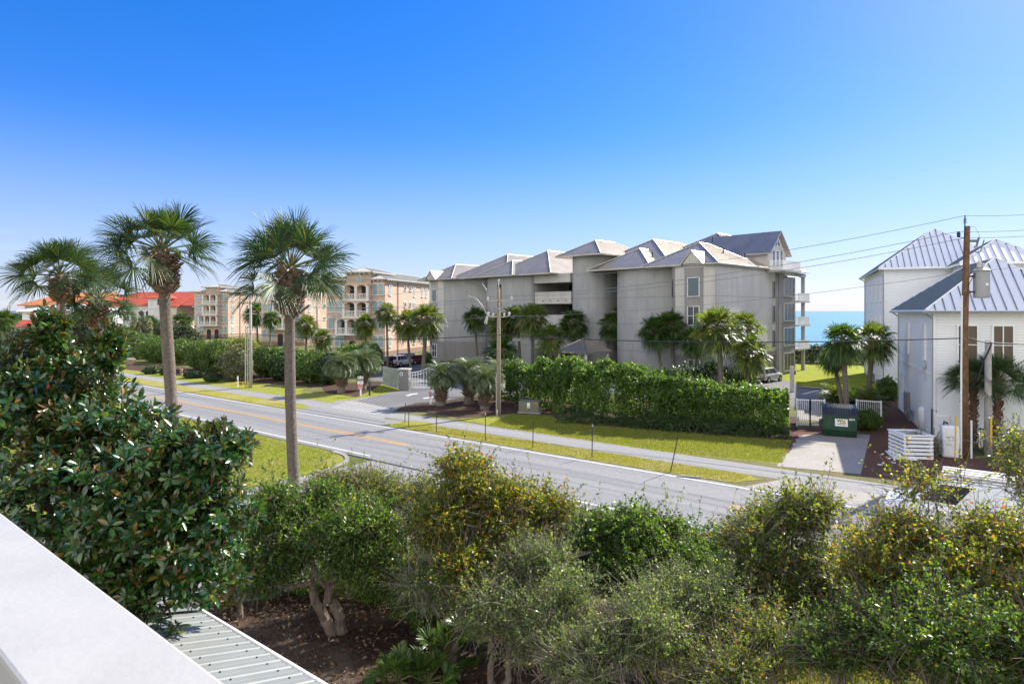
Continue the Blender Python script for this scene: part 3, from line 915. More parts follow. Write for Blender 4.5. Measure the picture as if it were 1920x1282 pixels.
# ------------------------------------------------------------------ tan apartment buildings (three alike)
def arch_panel(mb, x0, x1, z0, z1, y, th, arch_w, arch_h):
    "wall panel with an arched opening starting at its foot"
    ip = arch_pts(arch_w, arch_h, 11)
    xm = (x0 + x1) / 2
    ip = [(xm + a, z0 + c) for a, c in ip]
    n = len(ip)
    for yy, flip in ((y, False), (y + th, True)):
        vs, fs = [], []
        for (a, c) in ip: vs.append((a, yy, c))
        for (a, c) in ip:
            t = (a - ip[0][0]) / (ip[-1][0] - ip[0][0])
            vs.append((x0 + (x1 - x0) * t, yy, z1))
        vs[n] = (x0, yy, z0); vs[n + 1] = (x0, yy, z1)
        vs[2 * n - 1] = (x1, yy, z0); vs[2 * n - 2] = (x1, yy, z1)
        for i in range(n - 1):
            f = (i, i + 1, n + i + 1, n + i)
            fs.append(f if not flip else tuple(reversed(f)))
        mb.add(vs, fs)
    for i in range(n - 1):
        (a, c), (a2, c2) = ip[i], ip[i + 1]
        mb.add([(a, y, c), (a2, y, c2), (a2, y + th, c2), (a, y + th, c)], [(3, 2, 1, 0)])


WA = Win(*arch_window_mesh(0.85, 1.95), M['trim'], M['glass_b'])
WB = Win(*arch_window_mesh(1.55, 1.95, 2), M['trim'], M['glass_b'])
WC = Win(*arch_window_mesh(0.7, 1.75), M['trim'], M['glass_b'])
WR = Win(*arch_window_mesh(0.7, 0.75), M['trim'], M['glass'])


def tan_building(loc, rz):
    t = empty('apartment_building', loc, rz)
    w, dp, E = 10.55, 26.0, 13.4
    b = MB()
    b.box(-w, 0, 0, dp, 0, E)
    b.box(-6.6, -2.3, -0.35, 6.0, 0, 14.75)          # front tower
    wall = b.build('wall', M['tan'], t)
    c = MB()                                          # horizontal bands
    c.box(-6.66, -2.24, -0.42, 6.05, 13.1, 13.28)
    c.box(-w - 0.06, 0.06, -0.06, dp, 3.72, 3.84)
    c.build('string_course', M['trim'], wall)
    r = MB()
    hip_roof(r, -w - 0.75, 0.75, -0.75, dp + 0.75, E + 0.12, 0.31, th=0.2, pitch=0.3, h=0.05)
    roof = r.build('roof', M['tile_g'], t)
    r = MB()
    hip_roof(r, -6.6 - 0.8, -2.3 + 0.8, -1.15, 6.8, 14.75, 0.33, th=0.2, pitch=0.3, h=0.05)
    r.build('tower_roof', M['tile_g'], t)
    def bracket(*a): MB().box(*a).build('eave_bracket', M['trim'], roof)
    for i in range(14):
        x = -w + 0.3 + i * 0.77
        if -6.9 < x < -2.0: continue
        bracket(x - 0.07, x + 0.07, -0.55, 0, E - 0.3, E - 0.09)
    for i in range(32):
        y = 0.4 + i * 0.8
        bracket(0, 0.55, y - 0.07, y + 0.07, E - 0.3, E - 0.09)
    for i in range(6):
        x = -6.4 + i * 0.8
        bracket(x - 0.07, x + 0.07, -0.95, -0.35, 14.3, 14.54)
    for i in range(8):
        bracket(-2.3, -1.7, i * 0.8 - 0.07, i * 0.8 + 0.07, 14.3, 14.54)
    for fl, zb in enumerate((1.6, 4.75, 7.75, 10.75)):
        WA.put(t, -9.75, 0, zb)
        WB.put(t, -8.15, 0, zb)
        WA.put(t, -1.75, 0, zb)
        WA.put(t, -0.7, 0, zb)
        for y in ((1.7, 10.9, 14.3, 16.1) if fl != 2 else (1.7, 10.9, 16.1)):
            WC.put(t, 0, y, zb, 'right')
        for y in (7.3, 9.3):
            WR.put(t, 0, y, zb + 1.05, 'right')
    WC.put(t, -4.45, -0.35, 12.2 + 0.25)
    # loggia balconies on the front of the tower
    for fl, z0 in enumerate((3.9, 6.9, 9.9)):
        xs = [-6.55, -4.4, -2.35] if fl else [-7.9, -6.1, -4.3, -2.35]
        k = empty('balcony', (0, 0, 0)); k.parent = t
        sl_ = MB().box(xs[0] - 0.3, xs[-1] + 0.3, -1.55, -0.35, z0 - 0.28, z0)
        sl_.build('slab', M['trim'], k)
        for x in xs:
            cm = MB()
            cm.box(x - 0.2, x + 0.2, -1.5, -1.1, z0, z0 + 2.35)
            cm.box(x - 0.28, x + 0.28, -1.56, -1.04, z0 + 2.2, z0 + 2.36)
            cm.build('column', M['trim'], k)
        ap = MB()
        for a, c_ in zip(xs[:-1], xs[1:]):
            arch_panel(ap, a - 0.02, c_ + 0.02, z0 + 1.75, z0 + 3.0 - 0.28, -1.42, 0.24, c_ - a - 0.42, 0.78)
        ap.box(xs[0] - 0.2, xs[0] + 0.04, -1.18, -0.35, z0 + 2.36, z0 + 2.72)
        ap.box(xs[-1] - 0.04, xs[-1] + 0.2, -1.18, -0.35, z0 + 2.36, z0 + 2.72)
        ap.box(xs[0] - 0.2, xs[-1] + 0.2, -1.42, -0.35, z0 + 2.60, z0 + 2.718)
        ap.build('arch', M['tan'], k)
        bl = MB()
        for a, c_ in zip(xs[:-1], xs[1:]):
            bl.box(a + 0.2, c_ - 0.2, -1.38, -1.22, z0 + 0.92, z0 + 1.04)
            bl.box(a + 0.2, c_ - 0.2, -1.36, -1.24, z0 + 0.02, z0 + 0.12)
            nb = max(3, int((c_ - a - 0.4) / 0.24))
            for i in range(nb):
                x = a + 0.2 + (c_ - a - 0.4) * (i + 0.5) / nb
                bl.tube([(x, -1.3, z0 + 0.1), (x, -1.3, z0 + 0.35), (x, -1.3, z0 + 0.93)], [0.05, 0.085, 0.045], 6)
        bl.build('balustrade', M['trim'], k)
        dm = MB()
        for a, c_ in zip(xs[:-1], xs[1:]):
            dm.box((a + c_) / 2 - 0.55, (a + c_) / 2 + 0.55, -0.42, -0.36 if a > -6.7 else -0.01, z0 + 0.02, z0 + 2.3)
        dm.build('door', M['dark'], k)
    # ground floor entrance and a small pent roof
    em = MB()
    for x in (-5.6, -3.2):
        ip = [(x + a, 0.0 + c_) for a, c_ in arch_pts(1.3, 2.7)]
        em.add([(a, -0.37, c_) for a, c_ in ip], [tuple(range(len(ip)))])
    em.build('garage_door', M['dark'], t)
    pr = MB()
    pr.slab([(-9.3, -1.1, 6.75), (-6.65, -1.1, 6.75), (-6.65, 0, 7.15), (-9.3, 0, 7.15)], 0.12)
    pr.build('pent_roof', M['tile_g'], t)
    dp_ = MB()
    dp_.tube([(0.1, 4.4, 13.1), (0.1, 4.4, 0.2)], 0.07, 6)
    dp_.build('downpipe', M['boot'], t)
    return t


v_t = math.atan2(-0.27, 0.963)
tb = tan_building((-23.8, 115, 0), v_t)
tb.scale = (1.18, 1.18, 1.075)
tag(tb, 'tan stucco apartment building nearest the grey building, standing behind parked cars', 'apartment building', 'tan apartment buildings with grey tile roofs')
tb2 = copy_tree(tb); tb2.location = (-50.7, 150, 0)
tb2['label'] = 'tan stucco apartment building in the middle of its row, behind the tall palm'
tb3 = copy_tree(tb); tb3.location = (-86.6, 187, 0)
tb3['label'] = 'tan stucco apartment building beside the red roofed villa, farthest of its row'

# ------------------------------------------------------------------ grey apartment building
gr = empty('apartment_building', (23.1, 69.4, 0), math.atan2(-0.719, 0.695),
           'large grey apartment building with curved walls and many metal hipped roofs', 'apartment building')
EV = 13.95


def arc(pts, n=6):
    "smooth curve through points (Catmull-Rom)"
    out = []
    P = [pts[0]] + list(pts) + [pts[-1]]
    for i in range(1, len(P) - 2):
        for j in range(n):
            t = j / n
            p0, p1, p2, p3 = [np.array(q, float) for q in P[i - 1:i + 3]]
            out.append(tuple(0.5 * ((2 * p1) + (-p0 + p2) * t + (2 * p0 - 5 * p1 + 4 * p2 - p3) * t * t + (-p0 + 3 * p1 - 3 * p2 + p3) * t ** 3)))
    out.append(tuple(pts[-1]))
    return out


def block(name, outline, z0, z1, m, parent=gr, smooth=False):
    return MB().prism(outline, z0, z1).build(name, m, parent)


body = MB()
body.box(-54.5, -9.0, 9, 22.3, 0, 13.9)
body.build('wall', M['stucco'], gr)
# right wing: pale panels above a grey ground floor; faceted bay on the street front
rw = [(0, 0), (0, 22.3), (-9, 22.3), (-9, 9), (-6.6, 9), (-6.6, 1.6), (-5.9, 0.35), (-5.0, -0.35), (-3.6, -0.55), (-1.2, -0.45)]
block('wall', rw, 3.3, 13.88, M['stucco_l'])
block('wall', [(p[0] * 1.0 + (0.0), p[1]) for p in rw], 0, 3.3, M['stucco_d'])
# grey window column set proud on the bay
block('bay_panel', [(-3.6, -0.3), (-3.6, -0.68), (-1.35, -0.57), (-1.35, -0.3)], 3.2, 13.5, M['stucco_m'])
block('bay_panel', [(-5.75, 0.5), (-5.85, 0.22), (-5.1, -0.42), (-4.85, -0.2)], 3.2, 13.5, M['stucco_m'])
WG = Win(*rect_window_mesh(1.35, 2.1, 1, 1), M['white'], M['glass_t'])
WG2 = Win(*rect_window_mesh(1.35, 2.1, 2, 2), M['white'], M['glass'])
WN = Win(*rect_window_mesh(0.55, 2.0, 1, 1), M['stucco_d'], M['glass'])
for z, ww in ((10.2, WG), (6.9, WG2), (3.7, WG2), (0.7, WG2)):
    ww.put(gr, -2.45, -0.62 if z > 3 else -0.5, z, rad(2.5))
    WN.put(gr, -5.45, -0.06, z, rad(-40))
# end wall facing right: thin windows, dark pilaster, glazed bay
for z in (10.3, 7.1, 3.9, 0.7):
    WN.put(gr, 0, 15.3, z, 'right')
block('pilaster', [(0.25, 16.4), (0.25, 17.3), (-0.3, 17.3), (-0.3, 16.4)], 0, 13.8, M['stucco_d'])
block('end_bay', [(0.12, 17.5), (0.12, 22.2), (-0.3, 22.2), (-0.3, 17.5)], 0, 13.8, M['stucco_m'])
MB().box(-17.2, -15.8, 8.7, 8.98, 0, 13.8).build('recess_shade_sheet', M['dark'], gr)  # dark sheet over the back wall stands in for deep shade in the recess
WE = Win(*rect_window_mesh(3.3, 2.3, 3, 1), M['stucco_l'], M['glass'])
for z in (10.5, 7.2, 3.9, 0.5):
    WE.put(gr, 0.12, 19.9, z, 'right')
aw = MB()
for i in range(5):
    aw.slab([(0.12, 18.3 + i * 0.8, 13.35), (0.75, 18.3 + i * 0.8, 13.05), (0.75, 18.9 + i * 0.8, 13.05), (0.12, 18.9 + i * 0.8, 13.35)], 0.04)
aw.build('awning', M['white'], gr)
dpm = MB()
dpm.tube([(0.1, -0.2, 13.7), (0.1, -0.2, 0.1)], 0.08, 6)
dpm.tube([(0.15, 16.1, 13.7), (0.15, 16.1, 0.1)], 0.08, 6)
dpm.build('downpipe', M['stucco'], gr)


def rail(parent, pts, z, h=1.05, step=0.14, m=None, name='railing', th=0.02):
    b = MB()
    for (a, c) in zip(pts[:-1], pts[1:]):
        A, B = Vector((a[0], a[1], 0)), Vector((c[0], c[1], 0))
        L_ = (B - A).length
        dr = (B - A).normalized()
        rt = Matrix.Rotation(math.atan2(dr.y, dr.x), 3, 'Z')
        for zz in (z + h, z + 0.1):
            b.cbox((A + B) / 2 + Vector((0, 0, zz)), (L_, 0.06, 0.06), rt)
        for i in range(int(L_ / step) + 1):
            b.cbox(A + dr * (i * step) + Vector((0, 0, z + h / 2)), (th, th, h), rt)
    return b.build(name, m or M['white'], parent)


# sea-end posts with stacked balconies
for z in (3.3, 6.6, 9.9):
    k = empty('balcony', (0, 0, 0)); k.parent = gr
    MB().box(-6, 0.5, 22.4, 26.6, z - 0.22, z).build('slab', M['stucco_l'], k)
    rail(k, [(0.4, 22.5), (0.4, 26.5), (-6, 26.5)], z, 1.05, 0.12, th=0.035)
pm_ = MB()
pm_.box(-0.6, -0.2, 26.1, 26.5, 0, 13.8)
pm_.box(-6, -5.6, 26.1, 26.5, 0, 13.8)
pm_.build('post', M['stucco'], gr)
MB().box(-6.2, -0.1, 22.4, 26.6, 13.3, 13.8).build('beam', M['stucco'], gr)
# gabled dormer with balcony on the right slope
gx = 0.35
gy0, gy1, gz0, gzr = 12.8, 18.4, 13.9, 18.9
zs = 16.35
block('dormer_wall', [(gx, gy0), (gx, gy1), (-5, gy1), (-5, gy0)], 13.9, zs, M['stucco_l'])
gm = MB()
ym = (gy0 + gy1) / 2
gm.add([(gx, gy0, zs), (gx, gy1, zs), (gx, ym, gzr - 0.1), (-9.5, gy0, zs), (-9.5, gy1, zs), (-9.5, ym, gzr - 0.1)], [(0, 1, 2), (3, 5, 4), (0, 2, 5, 3), (1, 4, 5, 2)])
gm.build('dormer_gable', M['stucco_l'], gr)
dr_ = MB()
ov = 0.55
sl = (gzr - zs) / (ym - gy0)
for sgn in (-1, 1):
    yo = ym + sgn * (ym - gy0 + ov)
    zo = gzr - (ym - gy0 + ov) * sl
    p = [(gx + 0.6, yo, zo), (gx + 0.6, ym, gzr), (-9.6, ym, gzr), (-9.6, yo, zo)]
    if sgn > 0: p = p[::-1]
    dr_.slab(p, 0.16); seams(dr_, p, 0.42)
dr_.build('dormer_roof', M['gmetal'], gr)
tw = MB()
tw.add([(gx + 0.05, ym - 0.95, 17.0), (gx + 0.05, ym + 0.95, 17.0), (gx + 0.05, ym, 18.1)], [(0, 1, 2)])
w_ = tw.build('window', M['glass_t'], gr)
tf = MB()
for a, c in (((ym - 1.0, 16.95), (ym + 1.0, 16.95)), ((ym + 1.0, 16.95), (ym, 18.2)), ((ym, 18.2), (ym - 1.0, 16.95)), ((ym, 16.95), (ym, 18.15))):
    tf.tube([(gx + 0.06, a[0], a[1]), (gx + 0.06, c[0], c[1])], 0.05, 4)
tf.build('frame', M['white'], w_)
WD = Win(*rect_window_mesh(0.75, 2.1, 1, 1), M['white'], M['glass_t'])
for y in (ym - 1.2, ym, ym + 1.2):
    WD.put(gr, gx, y, 14.2, 'right')
k = empty('balcony', (0, 0, 0)); k.parent = gr
MB().box(0.2, 2.3, gy0 + 0.1, gy1 + 0.1, 13.5, 13.72).build('slab', M['stucco_l'], k)
rail(k, [(0.3, gy0 + 0.2), (2.2, gy0 + 0.2), (2.2, gy1), (0.3, gy1)], 13.72, 1.15, 0.15, th=0.045)
# curved block left of the right wing
cf = arc([(-6.4, 1.6), (-9.0, 0.45), (-11.5, 0.15), (-13.6, 0.7), (-15.0, 1.8), (-15.6, 3.6), (-15.7, 9.5)], 5)
block('curved_wall', cf + [(-6.4, 9.5)], 0, 13.9, M['stucco'])
# tower
ct = arc([(-17.3, 9.5), (-17.3, 3.2), (-17.9, 1.5), (-19.0, 0.55), (-20.6, 0.4), (-22.1, 1.1), (-22.8, 2.8), (-22.9, 9.5)], 5)
block('curved_wall', ct, 0, 16.1, M['stucco'])
# recessed stair hall with parapets
for z in (9.55, 6.2, 2.95):
    block('parapet', [(-29.9, 1.8), (-29.9, 1.55), (-22.8, 1.55), (-22.8, 1.8)], z, z + 1.75, M['stucco_l'])
    block('floor_slab', [(-29.9, 9), (-29.9, 1.9), (-22.8, 1.9), (-22.8, 9)], z - 0.05, z + 0.2, M['stucco_l'])
    MB().box(-29.5, -26.2, 8.85, 8.98, z + 0.4, z + 3.1).build('opening', M['dark'], gr)
    MB().box(-24.3, -23.3, 8.85, 8.98, z + 0.4, z + 2.9).build('door', M['glass'], gr)
sc = MB()
for i in range(4): sc.box(-28.4 + i * 1.5, -28.1 + i * 1.5, 1.50, 1.549, 9.95, 10.05)
sc.build('scupper', M['dark'], gr)
block('fascia_beam', [(-29.9, 9), (-29.9, 1.3), (-22.8, 1.3), (-22.8, 9)], 12.6, 13.9, M['stucco_l'])
MB().box(-29.4, -25.9, 8.8, 8.97, 0, 2.5).build('garage_door', M['dark'], gr)
# second curved block and left wing
cb = arc([(-29.9, 9.5), (-29.9, 2.0), (-31.2, 0.9), (-34.0, 0.1), (-37.5, 0.3), (-40.2, 1.6), (-40.6, 9.5)], 5)
block('curved_wall', cb, 0, 13.9, M['stucco'])
MB().box(-36.5, -35.7, -0.02, 0.2, 8.6, 12.6).build('opening', M['dark'], gr)
cl = arc([(-40.6, 9.5), (-41.4, 3.0), (-44.5, 1.3), (-47.5, 0.2), (-49.4, -0.5)], 5)
lw = cl + [(-50.2, -0.65), (-53.6, -0.4), (-54.9, 1.0), (-55.0, 9.5)]
block('curved_wall', lw, 3.3, 13.9, M['stucco'])
block('wall', [(p[0], p[1]) for p in lw], 0, 3.3, M['stucco_d'])
block('bay_panel', [(-49.5, -0.2), (-49.45, -0.55), (-50.25, -0.72), (-50.9, -0.68), (-50.9, -0.2)], 3.3, 13.7, M['stucco_l'])
block('bay_panel', [(-53.0, -0.1), (-53.0, -0.52), (-53.65, -0.46), (-54.95, 0.95), (-54.6, 1.2)], 3.3, 13.7, M['stucco_l'])
for z, ww in ((10.1, WG), (6.9, WG2), (3.8, WG2), (0.6, WG2)):
    ww.put(gr, -52.0, -0.53, z, rad(-3.5))
# roofs
rf = MB()
SLP = 0.575
hip_roof(rf, -9.7, 0.6, -0.75, 12, EV, SLP)
hip_roof(rf, -19.6, 0.604, 8.4, 25.9, EV + 0.003, SLP, back='gable')
hip_roof(rf, -18.3, -8.3, -0.6, 14, EV + 0.004, SLP)
hip_roof(rf, -22.5, -6.5, 1.5, 25.2, EV + 0.008, SLP)
hip_roof(rf, -24.0, -16.0, -0.5, 12.0, 16.12, SLP)
hip_roof(rf, -39.0, -25.0, -0.35, 25.0, EV + 0.012, SLP)
hip_roof(rf, -41.4, -32.2, -1.0, 12.0, EV - 0.006, SLP)
hip_roof(rf, -48.3, -34.2, -0.3, 25.0, EV + 0.016, SLP)
hip_roof(rf, -56.0, -46.4, -1.3, 14.0, EV - 0.010, SLP)
rf.build('roof', M['gmetal'], gr)
# little gablets over the bays
gb_ = MB()
for xc, yf, zb in ((-2.5, -1.1, 14.05), (-51.9, -1.6, 14.05)):
    hw, hh = 1.25, 1.45
    for sgn in (-1, 1):
        p = [(xc + sgn * (hw + 0.2), yf, zb - 0.15), (xc, yf, zb + hh), (xc, yf + 3.4, zb + hh), (xc + sgn * (hw + 0.2), yf + 3.4, zb - 0.15)]
        gb_.slab(p if sgn > 0 else p[::-1], 0.1)
gb_.build('gablet', M['gmetal'], gr)
gl = MB()
for xc, yf, zb in ((-2.5, -0.95, 14.05), (-51.9, -1.45, 14.05)):
    gl.add([(xc - 1.25, yf, zb - 0.1), (xc + 1.25, yf, zb - 0.1), (xc, yf, zb + 1.35)], [(0, 1, 2)])
    for i in (-2, -1, 0, 1, 2):
        hgt = 1.35 - abs(i) * 0.45
        gl.box(xc + i * 0.36 - 0.05, xc + i * 0.36 + 0.05, yf - 0.08, yf - 0.005, zb - 0.08, zb + max(0.15, hgt - 0.25))
gl.build('louvre', M['stucco_l'], gr)
vt = MB()
for x, y, z in ((-2.2, 6, 15.75), (-1.6, 10.5, 15.4), (-11, 4, 15.7), (-5.2, 9, 17.6)):
    vt.cyl(x, y, z - 0.2, z + 0.45, 0.09, 6)
vt.build('vent_pipe', M['iron'], gr)
# entrance canopy in front of the recess
ec = empty('entrance_canopy', at(1094, 700, 80)[:2] + (0,), math.atan2(-0.719, 0.695),
           'small pyramid roofed canopy at the entrance of the grey building', 'canopy')
r = MB(); hip_roof(r, -2.6, 2.6, -2.6, 2.6, 3.3, 0.62, th=0.2, pitch=0.36)
r.build('roof', M['gmetal'], ec)
for x in (-2.2, 2.2):
    for y in (-2.2, 2.2):
        MB().box(x - 0.12, x + 0.12, y - 0.12, y + 0.12, 0, 3.12).build('post', M['white'], ec)

# ------------------------------------------------------------------ white houses at the right
rz_h = math.atan2(-0.425, 0.905)
WH = Win(*rect_window_mesh(0.95, 2.35, 2, 2, 0.1), M['white'], M['glass_w'])
WT = Win(*rect_window_mesh(0.55, 2.35, 2, 2, 0.08), M['white'], M['glass'])


def gutter(mb, a, b):
    mb.tube([a, b], 0.07, 6)


h1 = empty('house', (27.2, 39.5, 0), rz_h, 'white two storey house with seamed metal hip roof beside the utility pole', 'house')
MB().box(0, 8.2, 0, 15.8, 4.3, 8.5).build('wall', M['siding'], h1)
MB().box(0.0, 8.2, 0.0, 15.8, 0, 4.3).build('base_wall', M['render_w'], h1)
cb_ = MB()
for x, y in ((0, 0), (8.2, 0), (0, 15.8)):
    cb_.box(x - 0.06, x + 0.06, y - 0.06, y + 0.06, 0, 8.5)
cb_.box(-0.05, 8.25, -0.05, 15.85, 4.22, 4.34)
cb_.box(-0.04, 8.24, -0.045, 15.84, 8.25, 8.5)
cb_.build('corner_board', M['white'], h1)
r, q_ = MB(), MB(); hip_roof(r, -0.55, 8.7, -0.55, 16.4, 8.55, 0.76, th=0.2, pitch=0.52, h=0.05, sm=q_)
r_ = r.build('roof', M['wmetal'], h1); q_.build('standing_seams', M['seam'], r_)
WH.put(h1, 1.75, 0, 5.2); WH.put(h1, 3.55, 0, 5.2); WH.put(h1, 6.4, 0, 5.2)
for y in (3.2, 10.2): WT.put(h1, 0, y, 5.2, 'left')
gm = MB()
gutter(gm, (-0.6, -0.6, 8.45), (8.8, -0.6, 8.45)); gutter(gm, (-0.62, -0.6, 8.45), (-0.62, 16.4, 8.45))
for x, y in ((-0.1, 0.25), (-0.1, 15.2)):
    gm.tube([(-0.6, y, 8.42), (-0.3, y, 8.2), (x, y, 8.0), (x, y, 0.1)], 0.055, 6)
gm.build('gutter', M['steel'], h1)
eb = MB()
eb.box(-0.25, 0, 12.6, 13.5, 1.7, 3.2)
eb.build('electric_panel', M['tank'], h1)
mm = MB()
mm.box(-0.22, 0, 10.9, 11.25, 0.5, 1.9); mm.box(-0.24, 0, 9.5, 9.95, 0.1, 2.1)
mm.tube([(-0.12, 11.5, 2.0), (-0.12, 11.5, 0.1)], 0.04, 6)
mm.tube([(-0.3, 8.4, 0.1), (-0.3, 8.4, 0.9), (-0.3, 7.6, 0.9), (-0.3, 7.6, 0.1)], 0.05, 6)
mm.cbox((-0.3, 8.0, 0.8), (0.35, 0.5, 0.35))
mm.build('meter_box', M['pillar'], h1)
MB().box(-0.262, -0.251, 12.95, 13.2, 2.1, 2.35).build('warning_label', M['signyel'], h1)

h2 = empty('house', (39.1, 64.3, 0), rz_h, 'tall white three storey house with pointed metal roof nearest the sea', 'house')
MB().box(0, 10.3, 0, 22, 4.4, 13.0).build('wall', M['siding'], h2)
MB().box(0, 10.3, 0, 22, 0, 4.4).build('base_wall', M['render_w'], h2)
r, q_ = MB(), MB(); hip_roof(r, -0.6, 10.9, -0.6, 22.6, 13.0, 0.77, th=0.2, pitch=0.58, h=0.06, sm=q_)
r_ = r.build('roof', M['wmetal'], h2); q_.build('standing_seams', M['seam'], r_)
cb_ = MB()
for x, y in ((0, 0), (0, 22)):
    cb_.box(x - 0.07, x + 0.07, y - 0.07, y + 0.07, 0, 12.9)
cb_.box(-0.05, 10.35, -0.06, 22.05, 12.7, 12.98)
cb_.build('corner_board', M['white'], h2)
for z in (9.6, 5.6):
    for y in (4.0, 8.5, 13.5): WT.put(h2, 0, y, z, 'left')
gm = MB()
gutter(gm, (-0.66, -0.6, 12.9), (-0.66, 22.5, 12.9))
for y in (0.4, 21):
    gm.tube([(-0.6, y, 12.85), (-0.3, y, 12.6), (-0.1, y, 12.4), (-0.1, y, 0.1)], 0.06, 6)
gm.build('gutter', M['steel'], h2)

h3 = empty('house', (41.9, 56.6, 0), rz_h, 'white house at the frame edge between the two other white houses', 'house')
MB().box(0, 9.5, 0, 5.5, 0, 12.9).build('wall', M['siding'], h3)
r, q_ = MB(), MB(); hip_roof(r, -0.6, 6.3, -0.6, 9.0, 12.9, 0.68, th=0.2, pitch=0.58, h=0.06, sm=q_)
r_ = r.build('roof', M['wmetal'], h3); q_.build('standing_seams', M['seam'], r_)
# low parapet wall behind the near house roof belongs to the tall middle house
pf = MB()
pf.add([(-3.6, 1.2, 9.0), (0.0, 1.2, 12.3), (0.0, 1.2, 8.0), (-3.6, 1.2, 8.0), (-3.6, 1.5, 9.0), (0.0, 1.5, 12.3), (0.0, 1.5, 8.0), (-3.6, 1.5, 8.0)],
       [(0, 3, 2, 1), (4, 5, 6, 7), (0, 1, 5, 4), (1, 2, 6, 5), (2, 3, 7, 6), (3, 0, 4, 7)])
pf.build('parapet', M['white'], h3)

# ------------------------------------------------------------------ distant villas on the left
vr = empty('villa', at(338, 640, 200)[:2] + (0,), rad(-8), 'cream villa with red tiled roof and a row of arches', 'villa')
vr.scale = (1.18, 1.18, 1.05)
MB().box(-24, -6.5, 0, 14, 0, 9.8).build('wall', M['palewall'], vr)
MB().box(-6.5, 0, -1.5, 14, 0, 9.4).build('wall', M['cream'], vr)
MB().box(-8.3, -3.8, -1.9, 4, 0, 12.2).build('tower', M['palewall'], vr)
r = MB(); hip_roof(r, -26.5, 4, -0.7, 14.7, 9.9, 0.56, 'hip', 'gable', axis='x', th=0.25, pitch=0)
r.build('roof', M['tile_r'], vr)
r = MB(); hip_roof(r, -9.2, -2.9, -2.8, 4.9, 12.2, 0.42, th=0.25, pitch=0)
r.build('tower_roof', M['tile_r'], vr)
r = MB()
r.slab([(-3.6, -2.1, 9.6), (0.8, -2.1, 9.6), (0.8, 4, 13.0), (-3.6, 4, 13.0)], 0.25)
r.build('porch_roof', M['tile_r'], vr)
for i in range(5):
    f, p = arch_window_mesh(1.7, 3.2, 1, 0.25)
    o = f.build('window', M['trim'], vr, loc=(-18.8 + i * 2.3, 0, 5.0))
    p.build('pane', M['dark'], o)
for x, y, z in ((-4.9, -1.9, 9.9), (-2.8, -1.5, 4.6), (-22.3, 0, 6.3)):
    f, p = arch_window_mesh(1.1, 1.9, 1, 0.2)
    o = f.build('window', M['trim'], vr, loc=(x, y, z))
    p.build('pane', M['dark'], o)
vo = empty('villa', at(190, 640, 215)[:2] + (0,), rad(-5), 'far villa with a broad orange tiled roof behind the white one', 'villa')
MB().box(-29, 6, 0, 18, 0, 10.6).build('wall', M['palewall'], vo)
r = MB(); hip_roof(r, -30.5, 7.5, -1.5, 19, 10.6, 0.46, axis='x', th=0.3, pitch=0)
r.build('roof', M['tile_o'], vo)
vw = empty('villa', at(125, 640, 175)[:2] + (0,), rad(-4), 'white villa with pale hip roof in front of the orange roofed one', 'villa')
MB().box(-13.5, 8, 0, 12, 0, 8.5).build('wall', M['render_w'], vw)
r = MB(); hip_roof(r, -14.6, 9, -1, 13, 8.5, 0.26, axis='x', th=0.25, pitch=0)
r.build('roof', M['white'], vw)
for x in (-10.5, -4.5, 0.5):
    f, p = rect_window_mesh(1.1, 1.3, 1, 1)
    o = f.build('window', M['white'], vw, loc=(x, 0, 6.2))
    p.build('pane', M['glass'], o)
vc = empty('cottage', at(38, 640, 165)[:2] + (0,), rad(-4), 'low cottage with red roof at the far left edge', 'cottage')
MB().box(-5, 8, 0, 6, 0, 4.2).build('wall', M['render_w'], vc)
r = MB(); hip_roof(r, -5.5, 8.5, -0.5, 6.5, 4.2, 0.5, axis='x', th=0.2, pitch=0)
r.build('roof', M['tile_r'], vc)
# ------------------------------------------------------------------ vegetation kit
def unit(a): return a / (np.linalg.norm(a, axis=-1, keepdims=True) + 1e-9)


class Lump:
    "smooth random field in space, about -1..1"
    def __init__(s, g, freq, n=10):
        s.w = unit(g.normal(size=(n, 3))) * freq * g.uniform(0.5, 1.5, (n, 1))
        s.p = g.uniform(0, 6.28, n)

    def __call__(s, P): return np.sin(P @ s.w.T + s.p).mean(1) * 2.0


def blades(P, D, Nn, L, Wd, fold=0.15, shape=0.45):
    "one diamond leaf per point: base P, direction D, normal Nn"
    S_ = unit(np.cross(D, Nn))
    Nn = np.cross(S_, D)
    L, Wd = np.asarray(L)[:, None], np.asarray(Wd)[:, None]
    m_ = P + D * L * shape
    lf = m_ + S_ * Wd * 0.5 + Nn * Wd * fold
    rt = m_ - S_ * Wd * 0.5 + Nn * Wd * fold
    tip = P + D * L - Nn * L * 0.08
    V = np.stack([P, rt, tip, lf], 1).reshape(-1, 3)
    return V, np.arange(len(V), dtype=np.int32).reshape(-1, 4)


def rand_dirs(g, n): return unit(g.normal(size=(n, 3)))


def shell_points(g, c, r, n, lump=0.22, freq=2.6, depth=0.22, gap=-9.0, gfreq=2.0, zmin=None):
    "points in the outer layer of a lumpy ellipsoid, with outward normals"
    c, r = np.array(c, float), np.array(r, float)
    L1, L2 = Lump(g, freq), Lump(g, gfreq / max(0.3, r.mean()) * 3)
    d = rand_dirs(g, int(n * 1.6))
    q = 1 + lump * L1(d * 2.2) - np.abs(g.normal(0, depth, len(d)))
    P = c + d * r * q[:, None]
    ok = L2(P) > gap
    if zmin is not None: ok &= P[:, 2] > zmin
    P, d = P[ok][:n], d[ok][:n]
    return P, unit(d / r)


